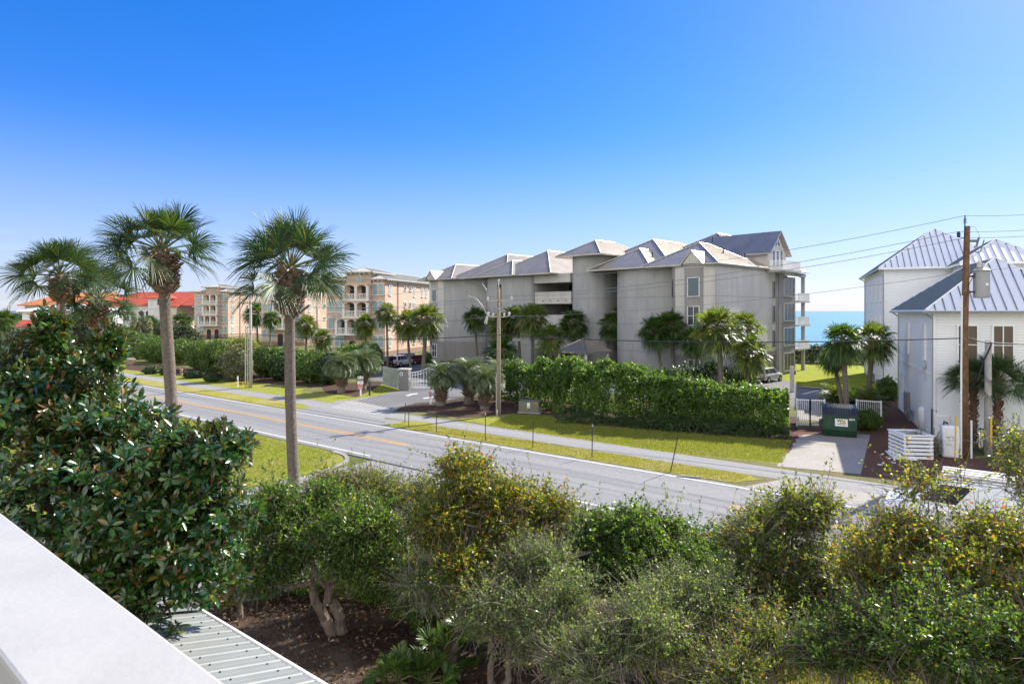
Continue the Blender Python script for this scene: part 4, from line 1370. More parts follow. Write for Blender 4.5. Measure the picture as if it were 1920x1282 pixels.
def leaf_set(g, P, O, L, Wd, out=0.7, up=0.25, jit=0.7, lv=0.3):
    "leaves at points P whose faces roughly follow outward vectors O"
    n = len(P)
    N_ = unit(O * out + np.array([0, 0, up]) + g.normal(0, jit, (n, 3)))
    D = unit(np.cross(N_, g.normal(size=(n, 3))))
    l = L * g.uniform(1 - lv, 1 + lv, n)
    return blades(P - D * l[:, None] * 0.5, D, N_, l, l * (Wd / L))


class Cloud:
    def __init__(s): s.V, s.Q, s.n = [], [], 0

    def add(s, V, Q):
        s.V.append(V); s.Q.append(Q + s.n); s.n += len(V)

    def mesh(s, name, m): return np_mesh(name, np.concatenate(s.V), np.concatenate(s.Q), m)


def strips(g, A, B, w0):
    "thin flat twig per segment A->B"
    D = unit(B - A)
    S_ = unit(np.cross(D, g.normal(size=D.shape))) * w0
    V = np.stack([A - S_, A + S_, B + S_ * 0.4, B - S_ * 0.4], 1).reshape(-1, 3)
    return V, np.arange(len(V), dtype=np.int32).reshape(-1, 4)


def sprays(g, cl, tw, c, r, n, leaves, ln, L, Wd, up=0.4, low=-0.2):
    "leafy twigs that stick out of the crown surface"
    d = rand_dirs(g, n * 2)
    d = d[d[:, 2] > low][:n]
    n = len(d)
    P0 = np.array(c) + d * np.array(r) * g.uniform(0.78, 1.0, (n, 1))
    dr = unit(d + np.array([0, 0, up]) + g.normal(0, 0.35, (n, 3)))
    l = ln * g.uniform(0.4, 1.2, n) * np.where(g.uniform(0, 1, n) < 0.14, 2.2, 1.0)
    P1 = P0 + dr * l[:, None]
    if tw is not None:
        tw.add(*strips(g, P0 - dr * 0.25, P1, 0.006))
    t = g.uniform(0.15, 1.0, (n, leaves))
    P = (P0[:, None] + (P1 - P0)[:, None] * t[..., None]).reshape(-1, 3) + g.normal(0, 0.02, (n * leaves, 3))
    dd = np.repeat(dr, leaves, 0)
    D = unit(dd * 0.6 + g.normal(0, 0.6, (n * leaves, 3)))
    N_ = unit(np.array([0, 0, 0.7]) + g.normal(0, 0.6, (n * leaves, 3)))
    ll = L * g.uniform(0.7, 1.3, n * leaves)
    cl.add(*blades(P, D, N_, ll, ll * Wd / L))


def wob(g, a, b, n=6, amp=0.08):
    a, b = np.array(a, float), np.array(b, float)
    ts = np.linspace(0, 1, n)
    P = a + (b - a) * ts[:, None]
    j = g.normal(0, amp, (n, 3)) * np.sin(np.pi * ts)[:, None]
    return [tuple(x) for x in P + j]


def limbs(g, mb, base, heads, r0, fork=0.45):
    "trunk from the base to a fork, then a limb to each head"
    base = np.array(base, float)
    hc = np.mean([np.array(h) for h in heads], 0)
    f = base + (hc - base) * fork + g.normal(0, 0.12, 3) * np.array([1, 1, 0.3])
    mb.tube(wob(g, base, f, 6, 0.08), list(np.linspace(r0 * 1.25, r0 * 0.8, 6)), 8)
    for h in heads:
        h = np.array(h, float)
        mb.tube(wob(g, f, h, 7, 0.14), list(np.linspace(r0 * 0.62, r0 * 0.12, 7)), 6)
        for _ in range(4):
            t = g.uniform(0.35, 0.95)
            s = f + (h - f) * t
            e = s + rand_dirs(g, 1)[0] * g.uniform(0.5, 1.3) + np.array([0, 0, 0.25])
            mb.tube(wob(g, s, e, 5, 0.08), list(np.linspace(r0 * 0.22, r0 * 0.05, 5)), 5)


def thicket_tree(name, label, cat, base, blobs, leaf, m, tr=0.11, seed=1, group=None, twigs=500, spray=70, stems=1, bare=0, fill=1.0, sparse=-0.55, tm=None):
    """small broadleaf tree: base (x,y,z); blobs = [(centre, radii, leaf count)], leaf = (length, width)"""
    g = np.random.default_rng(seed)
    t = empty(name, base, 0, label, cat, group)
    b = np.array(base, float)
    cl, tw = Cloud(), Cloud()
    tb_ = MB()
    for i in range(stems):
        off = np.array([g.uniform(-0.5, 0.5), g.uniform(-0.4, 0.4), 0]) * (stems > 1)
        hs_ = [np.array(c) - b for c, r, n in blobs[i::stems]] or [np.array(blobs[0][0]) - b]
        limbs(g, tb_, off, hs_, tr)
    tb_.build('trunk', M['bark'], t)
    L, Wd = leaf
    lumps = []
    for c, r, n in blobs:
        c, r = np.array(c, float), np.array(r, float)
        for i in range(7):
            o_ = rand_dirs(g, 1)[0] * g.uniform(0.25, 0.85)
            lumps.append((c + o_ * r, r * g.uniform(0.34, 0.6), int(n / 7)))
    for c, r, n in lumps:
        c = np.array(c) - b
        P, O = shell_points(g, c, r, int(n * 0.62 * fill), 0.3, 2.6, 0.2, sparse, 2.6)
        cl.add(*leaf_set(g, P, O, L, Wd, 0.55, 0.3, 0.7))
        P, O = shell_points(g, c, np.array(r) * 0.8, int(n * 0.38 * fill), 0.3, 2.6, 0.45, sparse + 0.15, 2.6)
        cl.add(*leaf_set(g, P, O, L, Wd, 0.2, 0.4, 0.9))
        sprays(g, cl, tw, c, r, min(int(spray * fill / 4), 3 + n // 40), 14, 0.42, L, Wd)
        q = rand_dirs(g, min(twigs // 7, 6 + n // 8))
        A = c + q * np.array(r) * g.uniform(0.1, 0.75, (len(q), 1))
        B = A + unit(q + g.normal(0, 0.6, q.shape)) * g.uniform(0.25, 0.75, (len(q), 1))
        tw.add(*strips(g, A, B, 0.007))
    link('crown', cl.mesh('crown', m), t)
    link('branches', tw.mesh('branches', tm or M['bark']), t)
    return t


def bush(name, label, cat, loc, r, n, leaf, m, seed=1, group=None, gap=-0.9, lump=0.16, depth=0.12, stem=True, core=0.35):
    "rounded shrub: crown shell down to the ground and a few stems"
    g = np.random.default_rng(seed)
    t = empty(name, loc, 0, label, cat, group)
    r = np.array(r, float)
    cl = Cloud()
    c = np.array([0, 0, r[2] * 0.95])
    P, O = shell_points(g, c, r, n, lump, 3.2, depth, gap, 3.0, 0.03)
    cl.add(*leaf_set(g, P, O, leaf[0], leaf[1], 0.8, 0.3, 0.55))
    P, O = shell_points(g, c, r * 0.72, int(n * core), lump, 3.2, 0.3, -9, 3.0, 0.03)
    cl.add(*leaf_set(g, P, O, leaf[0] * 1.3, leaf[1] * 1.3, 0.6, 0.3, 0.7))
    sprays(g, cl, None, c, r, max(12, n // 120), 10, leaf[0] * 2.2, leaf[0], leaf[1], 0.6, -0.1)
    link('crown', cl.mesh('crown', m), t)
    if stem:
        sm = MB()
        for i in range(4):
            a = i * 1.6 + g.uniform(0, 1)
            sm.tube(wob(g, (0.12 * math.cos(a), 0.12 * math.sin(a), 0), (r[0] * 0.5 * math.cos(a), r[1] * 0.5 * math.sin(a), r[2] * 1.2), 5, 0.05), [0.06, 0.05, 0.04, 0.03, 0.015], 5)
        sm.build('stem', M['bark'], t)
    return t


def hedge(label, pts, half, hts, n, leaf, m, seed, group=None, base=0.35):
    "hedge along a ground polyline; hts gives the height at each point; lumpy top and faces"
    g = np.random.default_rng(seed)
    P2 = np.array(pts, float)
    seg = np.diff(P2, axis=0)
    ln = np.linalg.norm(seg, axis=1)
    cum = np.concatenate([[0], np.cumsum(ln)])
    t = empty('hedge', (P2[0][0], P2[0][1], 0), 0, label, 'hedge', group)
    u = g.uniform(0, cum[-1], n)
    i = np.clip(np.searchsorted(cum, u) - 1, 0, len(seg) - 1)
    f = (u - cum[i]) / ln[i]
    c = P2[i] + seg[i] * f[:, None]
    d = seg[i] / ln[i][:, None]
    nr = np.stack([-d[:, 1], d[:, 0]], 1)
    hh = np.array(hts, float)
    hgt = hh[i] + (hh[i + 1] - hh[i]) * f
    L1, L2 = Lump(g, 1.1, 14), Lump(g, 2.6, 14)
    pr = np.stack([c[:, 0], c[:, 1], np.zeros(n)], 1)
    hgt = hgt * (1 + 0.10 * L1(pr) + 0.06 * L2(pr))
    # walk the profile: front face, top, back face
    per = 2 * hgt + 2 * half
    w_ = g.uniform(0, 1, n) * per
    fr, tp = w_ < hgt, (w_ >= hgt) & (w_ < hgt + 2 * half)
    x = np.where(fr, -half, np.where(tp, w_ - hgt - half, half))
    z = np.where(fr, w_, np.where(tp, hgt, per - w_))
    ex, ez = np.abs(x) / half, z / hgt
    rnd = np.clip(np.maximum(ex, 0) ** 3 * np.clip(ez, 0, 1) ** 5, 0, 1)
    x, z = x * (1 - 0.34 * rnd), z * (1 - 0.16 * rnd)
    q = np.abs(g.normal(0, 0.14, n))
    x = x * (1 - q * np.where(tp, 0, 1))
    z = z * (1 - q * np.where(tp, 0.7, 0))
    cx, cz = np.where(tp, x / half * 0.5, np.sign(x)), np.where(tp, 1.0, 0.12)
    P = np.stack([c[:, 0] + nr[:, 0] * x, c[:, 1] + nr[:, 1] * x, np.maximum(z, base)], 1)
    O = unit(np.stack([nr[:, 0] * cx, nr[:, 1] * cx, cz], 1))
    bulge = 0.22 * L1(P * 0.9) + 0.34 * L2(P * 1.1) + 0.16 * L2(P * 2.3 + 5.0)
    P = P + O * bulge[:, None]
    keep = tp | (L2(P * 1.25 + 3.0) > -0.42) | (g.uniform(0, 1, n) < 0.25)        # hollows in the faces
    P, O = P[keep], O[keep]
    n = len(P)
    P[:, 2] = np.maximum(P[:, 2], base)
    P -= np.array([P2[0][0], P2[0][1], 0])
    cl = Cloud()
    cl.add(*leaf_set(g, P, O, leaf[0], leaf[1], 0.75, 0.3, 0.6))
    ns = max(20, n // 45)
    idx = g.integers(0, n, ns)
    up = idx[O[idx, 2] > 0.1]
    dr = unit(O[up] + np.array([0, 0, 0.7]) + g.normal(0, 0.3, (len(up), 3)))
    for j in range(7):
        Q = P[up] + dr * (0.06 + 0.07 * j)
        l = leaf[0] * g.uniform(0.7, 1.2, len(up))
        cl.add(*blades(Q, unit(dr * 0.5 + g.normal(0, 0.7, dr.shape)), unit(np.array([0, 0, 0.6]) + g.normal(0, 0.6, dr.shape)), l, l * leaf[1] / leaf[0]))
    # billowing growth: uneven lumps along the crest and the street face
    for j in range(int(cum[-1] * 2.4)):
        uu = g.uniform(0.2, cum[-1] - 0.2)
        ii = min(max(np.searchsorted(cum, uu) - 1, 0), len(seg) - 1)
        f_ = (uu - cum[ii]) / ln[ii]
        p = P2[ii] + seg[ii] * f_ - P2[0]
        h_ = hh[ii] + (hh[ii + 1] - hh[ii]) * f_
        nn_ = np.array([-seg[ii][1], seg[ii][0]]) / ln[ii]
        q_ = g.uniform(-1.0, 0.8)
        zc = h_ * (g.uniform(0.8, 1.0) if q_ > -0.6 else g.uniform(0.45, 0.95))
        rr_ = g.uniform(0.34, 0.75) * min(1.0, h_ / 2.2)
        cc = (p[0] + nn_[0] * half * q_, p[1] + nn_[1] * half * q_, zc)
        Pl, Ol = shell_points(g, cc, (rr_, rr_, rr_ * 0.8), int(n / (cum[-1] * 5)), 0.3, 3.0, 0.25)
        cl.add(*leaf_set(g, Pl, Ol, leaf[0], leaf[1], 0.75, 0.4, 0.6))
    link('foliage', cl.mesh('foliage', m), t)
    sm = MB()
    for j in range(int(cum[-1] / 0.9)):
        uu = (j + 0.5) * 0.9
        ii = min(np.searchsorted(cum, uu) - 1, len(seg) - 1)
        p = P2[ii] + seg[ii] * ((uu - cum[ii]) / ln[ii]) - P2[0]
        o2 = g.uniform(-half * 0.5, half * 0.5, 2)
        sm.tube(wob(g, (p[0] + o2[0], p[1] + o2[1], 0), (p[0], p[1], hh.min() * 0.8), 4, 0.06), [0.05, 0.04, 0.03, 0.02], 5)
    sm.build('stems', M['bark'], t)
    return t


# ------------------------------------------------------------------ palms
def fan_crown(g, n=30, pet=1.15, bl=1.05, seg=34, top=80, bot=-40, spread=118, droop=0.35, wseg=0.055, roll=0.95):
    "crown of costapalmate fans, origin at the growing point"
    cl, pt = Cloud(), MB()
    for i in range(n):
        f = i / (n - 1)
        el = rad(top + (bot - top) * f ** 0.85 + g.uniform(-9, 9))
        az = i * 2.39996 + g.uniform(-0.25, 0.25)
        d = np.array([math.cos(el) * math.cos(az), math.cos(el) * math.sin(az), math.sin(el)])
        side = np.array([-math.sin(az), math.cos(az), 0]); side = unit(side + np.array([0, 0, g.uniform(-roll, roll)]))
        up = np.cross(d, side)
        up = -up if up[2] < 0 and el < rad(70) else up
        pl = pet * g.uniform(0.8, 1.15) * (0.75 + 0.25 * min(1, f * 3))
        bend = np.array([0, 0, -1.0]) * (0.10 + 0.25 * f)
        p0, p1, p2 = np.zeros(3), d * pl * 0.55 + bend * 0.04, d * pl + bend * 0.22 * pl
        pt.tube([p0, p1, p2], [0.035, 0.024, 0.014], 4)
        ax = unit(p2 - p1)
        side = unit(side - ax * side.dot(ax)); nrm = np.cross(side, ax)
        if nrm[2] < 0: nrm = -nrm
        b = bl * g.uniform(0.82, 1.12)
        ang = np.radians(np.linspace(-spread, spread, seg)) + g.normal(0, 0.02, seg)
        dirs = np.cos(ang)[:, None] * ax + np.sin(ang)[:, None] * side
        ln_ = b * (0.62 + 0.38 * np.cos(ang * 0.72)) * g.uniform(0.9, 1.06, seg)
        fold = 0.38 * np.abs(np.sin(ang))[:, None]          # halves rise from the costa
        dirs = unit(dirs + nrm * fold)
        perp = unit(np.cos(ang + math.pi / 2)[:, None] * ax + np.sin(ang + math.pi / 2)[:, None] * side)
        base = p2 + dirs * 0.02
        dz = np.array([0, 0, -1.0])
        dr = droop * (0.5 + 0.8 * f) * g.uniform(0.6, 1.3, seg)[:, None]
        m1 = p2 + dirs * (ln_ * 0.45)[:, None] + dz * dr * 0.06
        m2 = p2 + dirs * (ln_ * 0.75)[:, None] + dz * dr * 0.22
        tp = p2 + dirs * (ln_ * 0.97)[:, None] + dz * dr * 0.52
        w1 = (wseg * 0.55 * np.ones(seg))[:, None]; w2 = w1 * 0.75
        tw_ = g.uniform(-0.3, 0.3, seg)[:, None] * nrm
        pp = unit(perp + tw_)
        V = np.stack([base - pp * 0.006, base + pp * 0.006, m1 + pp * w1, m1 - pp * w1, m2 + pp * w2, m2 - pp * w2, tp + pp * 0.004, tp - pp * 0.004], 1).reshape(-1, 3)
        k = np.arange(seg)[:, None] * 8
        Q = np.concatenate([k + np.array([[0, 1, 2, 3]]), k + np.array([[3, 2, 4, 5]]), k + np.array([[5, 4, 6, 7]])])
        cl.add(V, Q)
    return cl, pt


def feather_crown(g, n=30, ln=1.9, seg=16, leafl=0.5, top=75, bot=-5, arch=1.25, w=0.028):
    "crown of arching feather fronds"
    cl, pt = Cloud(), MB()
    for i in range(n):
        f = i / (n - 1)
        el = rad(top + (bot - top) * f + g.uniform(-8, 8))
        az = i * 2.39996 + g.uniform(-0.2, 0.2)
        L = ln * g.uniform(0.85, 1.1)
        h = np.array([math.cos(az), math.sin(az), 0])
        ts = np.linspace(0, 1, seg)
        a = el - arch * (0.6 + 0.7 * f) * ts ** 1.3 * 1.7
        st = L / seg
        pts = [np.zeros(3)]
        for t_ in a[:-1]: pts.append(pts[-1] + (h * math.cos(t_) + np.array([0, 0, math.sin(t_)])) * st)
        pts = np.array(pts)
        pt.tube([tuple(p) for p in pts[::3]], list(np.linspace(0.03, 0.006, len(pts[::3]))), 4)
        s = np.array([-math.sin(az), math.cos(az), 0])
        tan = unit(np.gradient(pts, axis=0))
        nn = np.cross(tan, s); nn[nn[:, 2] < 0] *= -1
        sub = 3
        for sg in (-1, 1):
            for j in range(sub):
                k0 = np.arange(2, seg - 1)
                P = pts[k0] + (pts[k0 + 1] - pts[k0]) * (j / sub)
                tt = ts[k0]
                dd = unit(s * sg * 0.75 + tan[k0] * 0.65 + nn[k0] * 0.55 + g.normal(0, 0.10, (len(k0), 3)))
                l = leafl * np.sin(math.pi * np.clip(tt * 0.85 + 0.12, 0, 1)) * g.uniform(0.85, 1.1, len(k0)) + 0.08
                e = P + dd * l[:, None] + np.array([0, 0, -1]) * (l * 0.22)[:, None]
                mid = P + dd * (l * 0.5)[:, None]
                pw = unit(np.cross(dd, nn[k0])) * w * 0.5
                V = np.stack([P - pw * 0.6, P + pw * 0.6, mid + pw, mid - pw, e + pw * 0.2, e - pw * 0.2], 1).reshape(-1, 3)
                kk = np.arange(len(k0))[:, None] * 6
                cl.add(V, np.concatenate([kk + np.array([[0, 1, 2, 3]]), kk + np.array([[3, 2, 4, 5]])]))
    return cl, pt


def boots(g, mb, z0, z1, r, axis=None, n=60, ln=0.34, out=0.55, w=0.075):
    "criss-cross old leaf bases round the stem between z0 and z1"
    for i in range(n):
        f = i / n
        z = z0 + (z1 - z0) * f
        c = axis(z) if axis else (0, 0)
        a = i * 2.39996
        d = Vector((math.cos(a), math.sin(a), 0))
        e = Vector((-math.sin(a), math.cos(a), 0))
        b0 = Vector((c[0], c[1], z)) + d * r * 0.85
        l = ln * g.uniform(0.7, 1.2)
        tip = b0 + d * l * out * g.uniform(0.7, 1.3) + Vector((0, 0, l * g.uniform(0.55, 0.95))) + e * g.uniform(-0.05, 0.05)
        wv = e * w * g.uniform(0.8, 1.3)
        nv = (d * 0.6 + Vector((0, 0, -0.5))) * 0.05
        vs = [b0 - wv * 1.3, b0 + wv * 1.3, tip + wv * 0.55, tip - wv * 0.55]
        mb.add(vs + [p + nv for p in vs], [(0, 1, 2, 3), (7, 6, 5, 4), (0, 4, 5, 1), (1, 5, 6, 2), (2, 6, 7, 3), (3, 7, 4, 0)])


class CrownKit:
    def __init__(s, mats, kind, seeds, **kw):
        s.v = []
        for sd, m in zip(seeds, mats):
            cl, pt = (fan_crown if kind == 'fan' else feather_crown)(np.random.default_rng(sd), **kw)
            s.v.append((cl.mesh('crown', m), pt.mesh('stalks', M['petiole'])))


KIT_NEAR = CrownKit([M['lf_palm_n']] * 4, 'fan', [1, 2, 3, 4], n=34, pet=1.3, bl=1.25, seg=50, wseg=0.034, top=84, bot=-26, spread=115, droop=0.6, roll=1.3)
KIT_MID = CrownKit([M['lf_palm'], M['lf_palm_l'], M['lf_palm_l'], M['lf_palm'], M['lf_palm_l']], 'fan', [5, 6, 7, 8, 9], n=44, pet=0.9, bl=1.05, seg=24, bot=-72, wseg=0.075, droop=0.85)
KIT_PINDO = CrownKit([M['lf_pindo']] * 3, 'feather', [10, 11, 12], n=48, ln=2.35, w=0.042, bot=-20, arch=1.35, leafl=0.6)
KIT_CYCAD = CrownKit([M['lf_palm_l'], M['lf_palm']], 'feather', [13, 14], n=40, ln=1.5, top=80, bot=5, arch=0.7, leafl=0.35)


def palm(label, base, top, r, kit, var, scale=1.0, rot=0.0, bootz=1.0, group=None, bend=0.0, bdir=0.0, cat='palm', name='palm_tree', r2=None, bm='boot', nboot=70, tilt=(0, 0), boot_all=False):
    "base and top are world points of the stem's foot and growing point"
    g = np.random.default_rng(int(abs(base[0] * 91 + base[1] * 37 + top[2] * 13)) + 3)
    t = empty(name, base, 0, label, cat, group)
    top = Vector(top) - Vector(base)
    hgt = top.z
    bv = Vector((math.cos(bdir), math.sin(bdir), 0)) * bend

    def ax(z):
        f = max(0, min(1, z / hgt))
        p = Vector((top.x, top.y, 0)) * f + bv * math.sin(math.pi * f)
        return (p.x, p.y)
    r2 = r2 or r * 0.85
    zs = np.linspace(0, hgt, 22)
    rr = [(r * (1.35 - 0.35 * min(1, z / 0.6)) if z < 0.6 else r + (r2 - r) * z / hgt) * (1 + 0.03 * g.normal()) for z in zs]
    tk = MB().tube([ax(z) + (z,) for z in zs], rr, 12)
    tk.build('trunk', M['palm_bark'] if not boot_all else M[bm], t, smooth=True)
    b = MB()
    if boot_all:
        boots(g, b, 0.15, hgt, r, ax, nboot, 0.26, 0.5, 0.085)
    else:
        boots(g, b, hgt - bootz - 0.35, hgt - 0.35, r2 * 1.45, ax, nboot, 0.42 * max(0.6, scale), 0.8, 0.1 * max(0.7, scale))
    b.build('leaf_bases', M[bm], t)
    cm, sm = kit.v[var % len(kit.v)]
    loc = ax(hgt) + (hgt - 0.05,)
    c = link('crown', cm, t, loc, (tilt[0], tilt[1], rot), (scale,) * 3)
    link('stalks', sm, c)
    return t


def palm_px(label, cpx, cpy, bpx, d, r, kit, var, scale=1.0, rot=0.0, group=None, **kw):
    "crown centre pixel (cpx,cpy), foot column bpx, distance d"
    top = at(cpx, cpy, d)
    base = ((bpx - CX) / F * d, d, 0)
    return palm(label, base, (top[0], top[1], top[2] - 0.25 * scale), r, kit, var, scale, rot, group=group, **kw)


# ------------------------------------------------------------------ the four tall palms on the near side
NP = 'tall cabbage palms on the near side of the road'
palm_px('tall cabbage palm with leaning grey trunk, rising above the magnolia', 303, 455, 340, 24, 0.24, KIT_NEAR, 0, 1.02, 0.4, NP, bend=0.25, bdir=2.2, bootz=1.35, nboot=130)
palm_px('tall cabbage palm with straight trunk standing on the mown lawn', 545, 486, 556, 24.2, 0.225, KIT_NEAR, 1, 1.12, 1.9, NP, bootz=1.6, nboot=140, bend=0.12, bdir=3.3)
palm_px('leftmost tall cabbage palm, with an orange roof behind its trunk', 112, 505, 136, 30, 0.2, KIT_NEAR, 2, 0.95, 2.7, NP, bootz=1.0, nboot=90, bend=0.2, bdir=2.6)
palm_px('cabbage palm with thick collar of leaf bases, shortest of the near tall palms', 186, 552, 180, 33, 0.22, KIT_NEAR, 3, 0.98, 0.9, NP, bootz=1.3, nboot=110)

# ------------------------------------------------------------------ cabbage palms round the grey building
GP = 'cabbage palms planted round the grey building'
gps = [
    # label, crown px, py, foot px, distance, radius, variant, scale
    ('cabbage palm in front of the tan wall, left one of the clump by the gate', 765, 600, 771, 88, 0.2, 2, 1.25),
    ('thick cabbage palm in front of the left corner of the grey building', 800, 592, 793, 86, 0.3, 1, 1.4),
    ('cabbage palm in the shade of the second curved grey wall', 891, 590, 896, 97, 0.2, 3, 1.15),
    ('cabbage palm directly behind the crossarm utility pole', 940, 605, 940, 84, 0.2, 2, 1.2),
    ('short cabbage palm with low dark crown right of the crossarm pole', 938, 652, 951, 76, 0.18, 3, 1.25),
    ('cabbage palm with dense crown under the white balcony parapet', 970, 590, 976, 84, 0.2, 1, 1.15),
    ('bright cabbage palm just right of the dense one under the parapet', 1000, 590, 1000, 80, 0.2, 2, 1.2),
    ('sunlit cabbage palm beside the pyramid roofed canopy', 1032, 626, 1032, 75, 0.19, 4, 1.05),
    ('cabbage palm in front of the round tower with a shaggy collar', 1076, 598, 1080, 82, 0.25, 0, 1.15),
    ('shaded cabbage palm with thin trunk against the tower recess', 1122, 598, 1119, 86, 0.16, 3, 1.1),
    ('thicker shaded cabbage palm beside the thin one at the tower recess', 1142, 602, 1134, 84, 0.22, 0, 1.1),
    ('cabbage palm with sunlit lower fronds at the edge of the dark recess', 1168, 592, 1158, 83, 0.18, 3, 1.15),
    ('leaning cabbage palm before the curved grey wall', 1228, 612, 1248, 72, 0.18, 3, 1.1),
    ('cabbage palm with slanting trunk at the corner of the faceted bay', 1256, 603, 1265, 72, 0.19, 0, 1.15),
    ('cabbage palm standing in front of the tall bay windows', 1303, 630, 1310, 68, 0.17, 3, 1.0),
    ('large cabbage palm with bulging brown collar above the hedge', 1345, 605, 1351, 50.5, 0.23, 1, 1.08),
    ('cabbage palm half hidden behind the large one with the bulging collar', 1394, 610, 1372, 57, 0.16, 2, 1.0),
    ('young cabbage palm with open crown next to the parked silver SUV', 1406, 652, 1397, 49.5, 0.17, 4, 0.88),
]
for i, (lb, a, b_, c, d, r, v, s) in enumerate(gps):
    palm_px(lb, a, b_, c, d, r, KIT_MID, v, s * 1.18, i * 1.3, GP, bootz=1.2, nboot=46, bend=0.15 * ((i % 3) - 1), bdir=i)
palm_px('cabbage palm towering over the green dumpster', 1580, 628, 1590, 45, 0.2, KIT_MID, 0, 0.98, 0.4, GP, bootz=1.6, nboot=80)
palm_px('cabbage palm against the side of the white houses, behind the dumpster', 1637, 628, 1625, 50, 0.2, KIT_MID, 1, 1.05, 2.0, GP, bootz=1.0, nboot=60)
palm_px('cabbage palm with dark low crown in front of the sea', 1562, 664, 1584, 49, 0.17, KIT_MID, 3, 0.72, 1.1, GP, bootz=0.8, nboot=40)
TP = 'cabbage palms among the tan buildings'
for i, (lb, a, b_, c, d, r, v, s) in enumerate([
    ('small cabbage palm right behind the trunk of the tall palm', 575, 605, 573, 96, 0.2, 2, 1.25),
    ('low cabbage palm with a thick trunk between the middle and nearest tan buildings', 604, 630, 602, 92, 0.22, 1, 1.1),
    ('cabbage palm in front of the balconies of the nearest tan building', 684, 602, 684, 90, 0.19, 4, 1.2),
    ('slim cabbage palm at the sunlit corner of the nearest tan building', 725, 583, 727, 90, 0.17, 2, 1.15),
    ('slim palm shading the sunlit wall of the farthest tan building', 481, 582, 483, 168, 0.26, 3, 2.2),
    ('dark palm beside the middle tan building, right of the crossarm pole', 508, 594, 506, 135, 0.2, 0, 1.3),
    ('dark palm beside the cream gable of the red roofed villa', 342, 598, 341, 170, 0.3, 3, 1.9),
    ('palm in front of the arches of the red roofed villa', 280, 602, 280, 165, 0.3, 0, 1.7)]):
    palm_px(lb, a, b_, c, d, r, KIT_MID, v, s, i * 2.1, TP, bootz=1.2, nboot=30)
# young palms by the white house
YP = 'young palms beside the white house'
palm_px('young palm with criss-cross leaf bases in front of the white wall', 1781, 688, 1773, 41.5, 0.22, KIT_NEAR, 1, 0.62, 0.3, YP, boot_all=True, bm='boot2', nboot=90)
palm_px('dark young palm between the two utility poles at the white house', 1826, 705, 1824, 37.5, 0.2, KIT_NEAR, 2, 0.72, 1.2, YP, boot_all=True, bm='boot2', nboot=70)
palm_px('young palm right of the short pole with long drooping fans', 1872, 705, 1868, 36.8, 0.2, KIT_NEAR, 3, 0.85, 2.2, YP, boot_all=True, bm='boot2', nboot=70)
# pindo palms either side of the driveway
BP = 'stout feather palms by the driveway'
for i, (lb, px, by, d, hh, r, s) in enumerate([
    ('stout feather palm on the right edge of the driveway', 826, 760, 55.2, 2.7, 0.5, 0.92),
    ('stout feather palm in the middle of the mulch bed trio', 879, 757, 56.2, 3.0, 0.5, 0.95),
    ('stout feather palm nearest the crossarm pole', 909, 767, 53.1, 2.6, 0.42, 0.9),
    ('feather palm partly hidden behind the crossarm pole', 931, 749, 58.9, 2.7, 0.35, 0.85),
    ('blue green feather palm left of the sign posts', 640, 737, 63.5, 3.0, 0.42, 1.05),
    ('yellow green feather palm behind the sign posts', 680, 731, 66, 3.0, 0.42, 1.05)]):
    x, y = G(px, by)
    palm(lb, (x, y, 0), (x + 0.1, y, hh), r * 0.8, KIT_PINDO, i, s, i * 1.1, 2.0, BP, bm='boot', nboot=150, r2=r * 0.62)
# cycads and low feather palms near the dumpster
for i, (lb, px, by, s, z) in enumerate([
    ('bright feathery palm clump behind the white gate', 1568, 770, 1.25, 0.9),
    ('feathery palm clump behind the green dumpster', 1600, 776, 1.1, 0.8),
    ('shaded feathery palm clump right of the dumpster', 1632, 790, 1.15, 1.2)]):
    x, y = G(px, by)
    palm(lb, (x, y, 0), (x, y, z), 0.2, KIT_CYCAD, i, s, i, 0.5, 'feathery palm clumps by the dumpster', nboot=20)
for i, (lb, px, by, s, z) in enumerate([
    ('tall feathery palm rising from the left half of the clipped hedge', 1120, 742, 1.15, 1.9),
    ('feathery palm showing over the hedge below the curved wall', 1190, 742, 1.0, 1.7)]):
    x, y = G(px, by)
    palm(lb, (x, y, 0), (x, y, z), 0.2, KIT_CYCAD, i, s, i, 0.5, nboot=20)

# ------------------------------------------------------------------ hedges and shrubs across the road
def gpt(px, py): return G(px, py)
hedge('long bright clipped hedge right of the green utility box', [gpt(960, 750), gpt(1035, 763), gpt(1090, 781), gpt(1160, 790), gpt(1240, 796), gpt(1300, 800)], 1.6, [3.4, 4.0, 4.3, 4.3, 3.8, 3.1], 42000, (0.2, 0.125), M['lf_hedge'], 31)
hedge('dense lower hedge that ends at the white gate by the dumpster', [gpt(1225, 797), gpt(1330, 803), gpt(1420, 810), gpt(1476, 815)], 1.5, [3.5, 3.3, 3.1, 2.8], 24000, (0.19, 0.115), M['lf_hedge'], 32)
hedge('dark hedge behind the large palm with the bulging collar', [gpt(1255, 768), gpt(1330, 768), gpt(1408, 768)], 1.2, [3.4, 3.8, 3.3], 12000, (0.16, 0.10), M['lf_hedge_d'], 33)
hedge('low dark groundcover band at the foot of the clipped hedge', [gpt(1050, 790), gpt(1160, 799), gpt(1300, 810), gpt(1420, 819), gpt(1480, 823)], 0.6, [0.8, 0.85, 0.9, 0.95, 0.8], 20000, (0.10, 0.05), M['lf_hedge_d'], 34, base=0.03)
hedge('dark dune hedge between the lawn and the sea', [gpt(1480, 678), gpt(1530, 680), gpt(1580, 681), gpt(1640, 682)], 2.0, [2.4, 2.5, 2.3, 2.3], 9000, (0.3, 0.16), M['lf_far'], 35)
SH = 'rounded shrubs along the far side of the road'
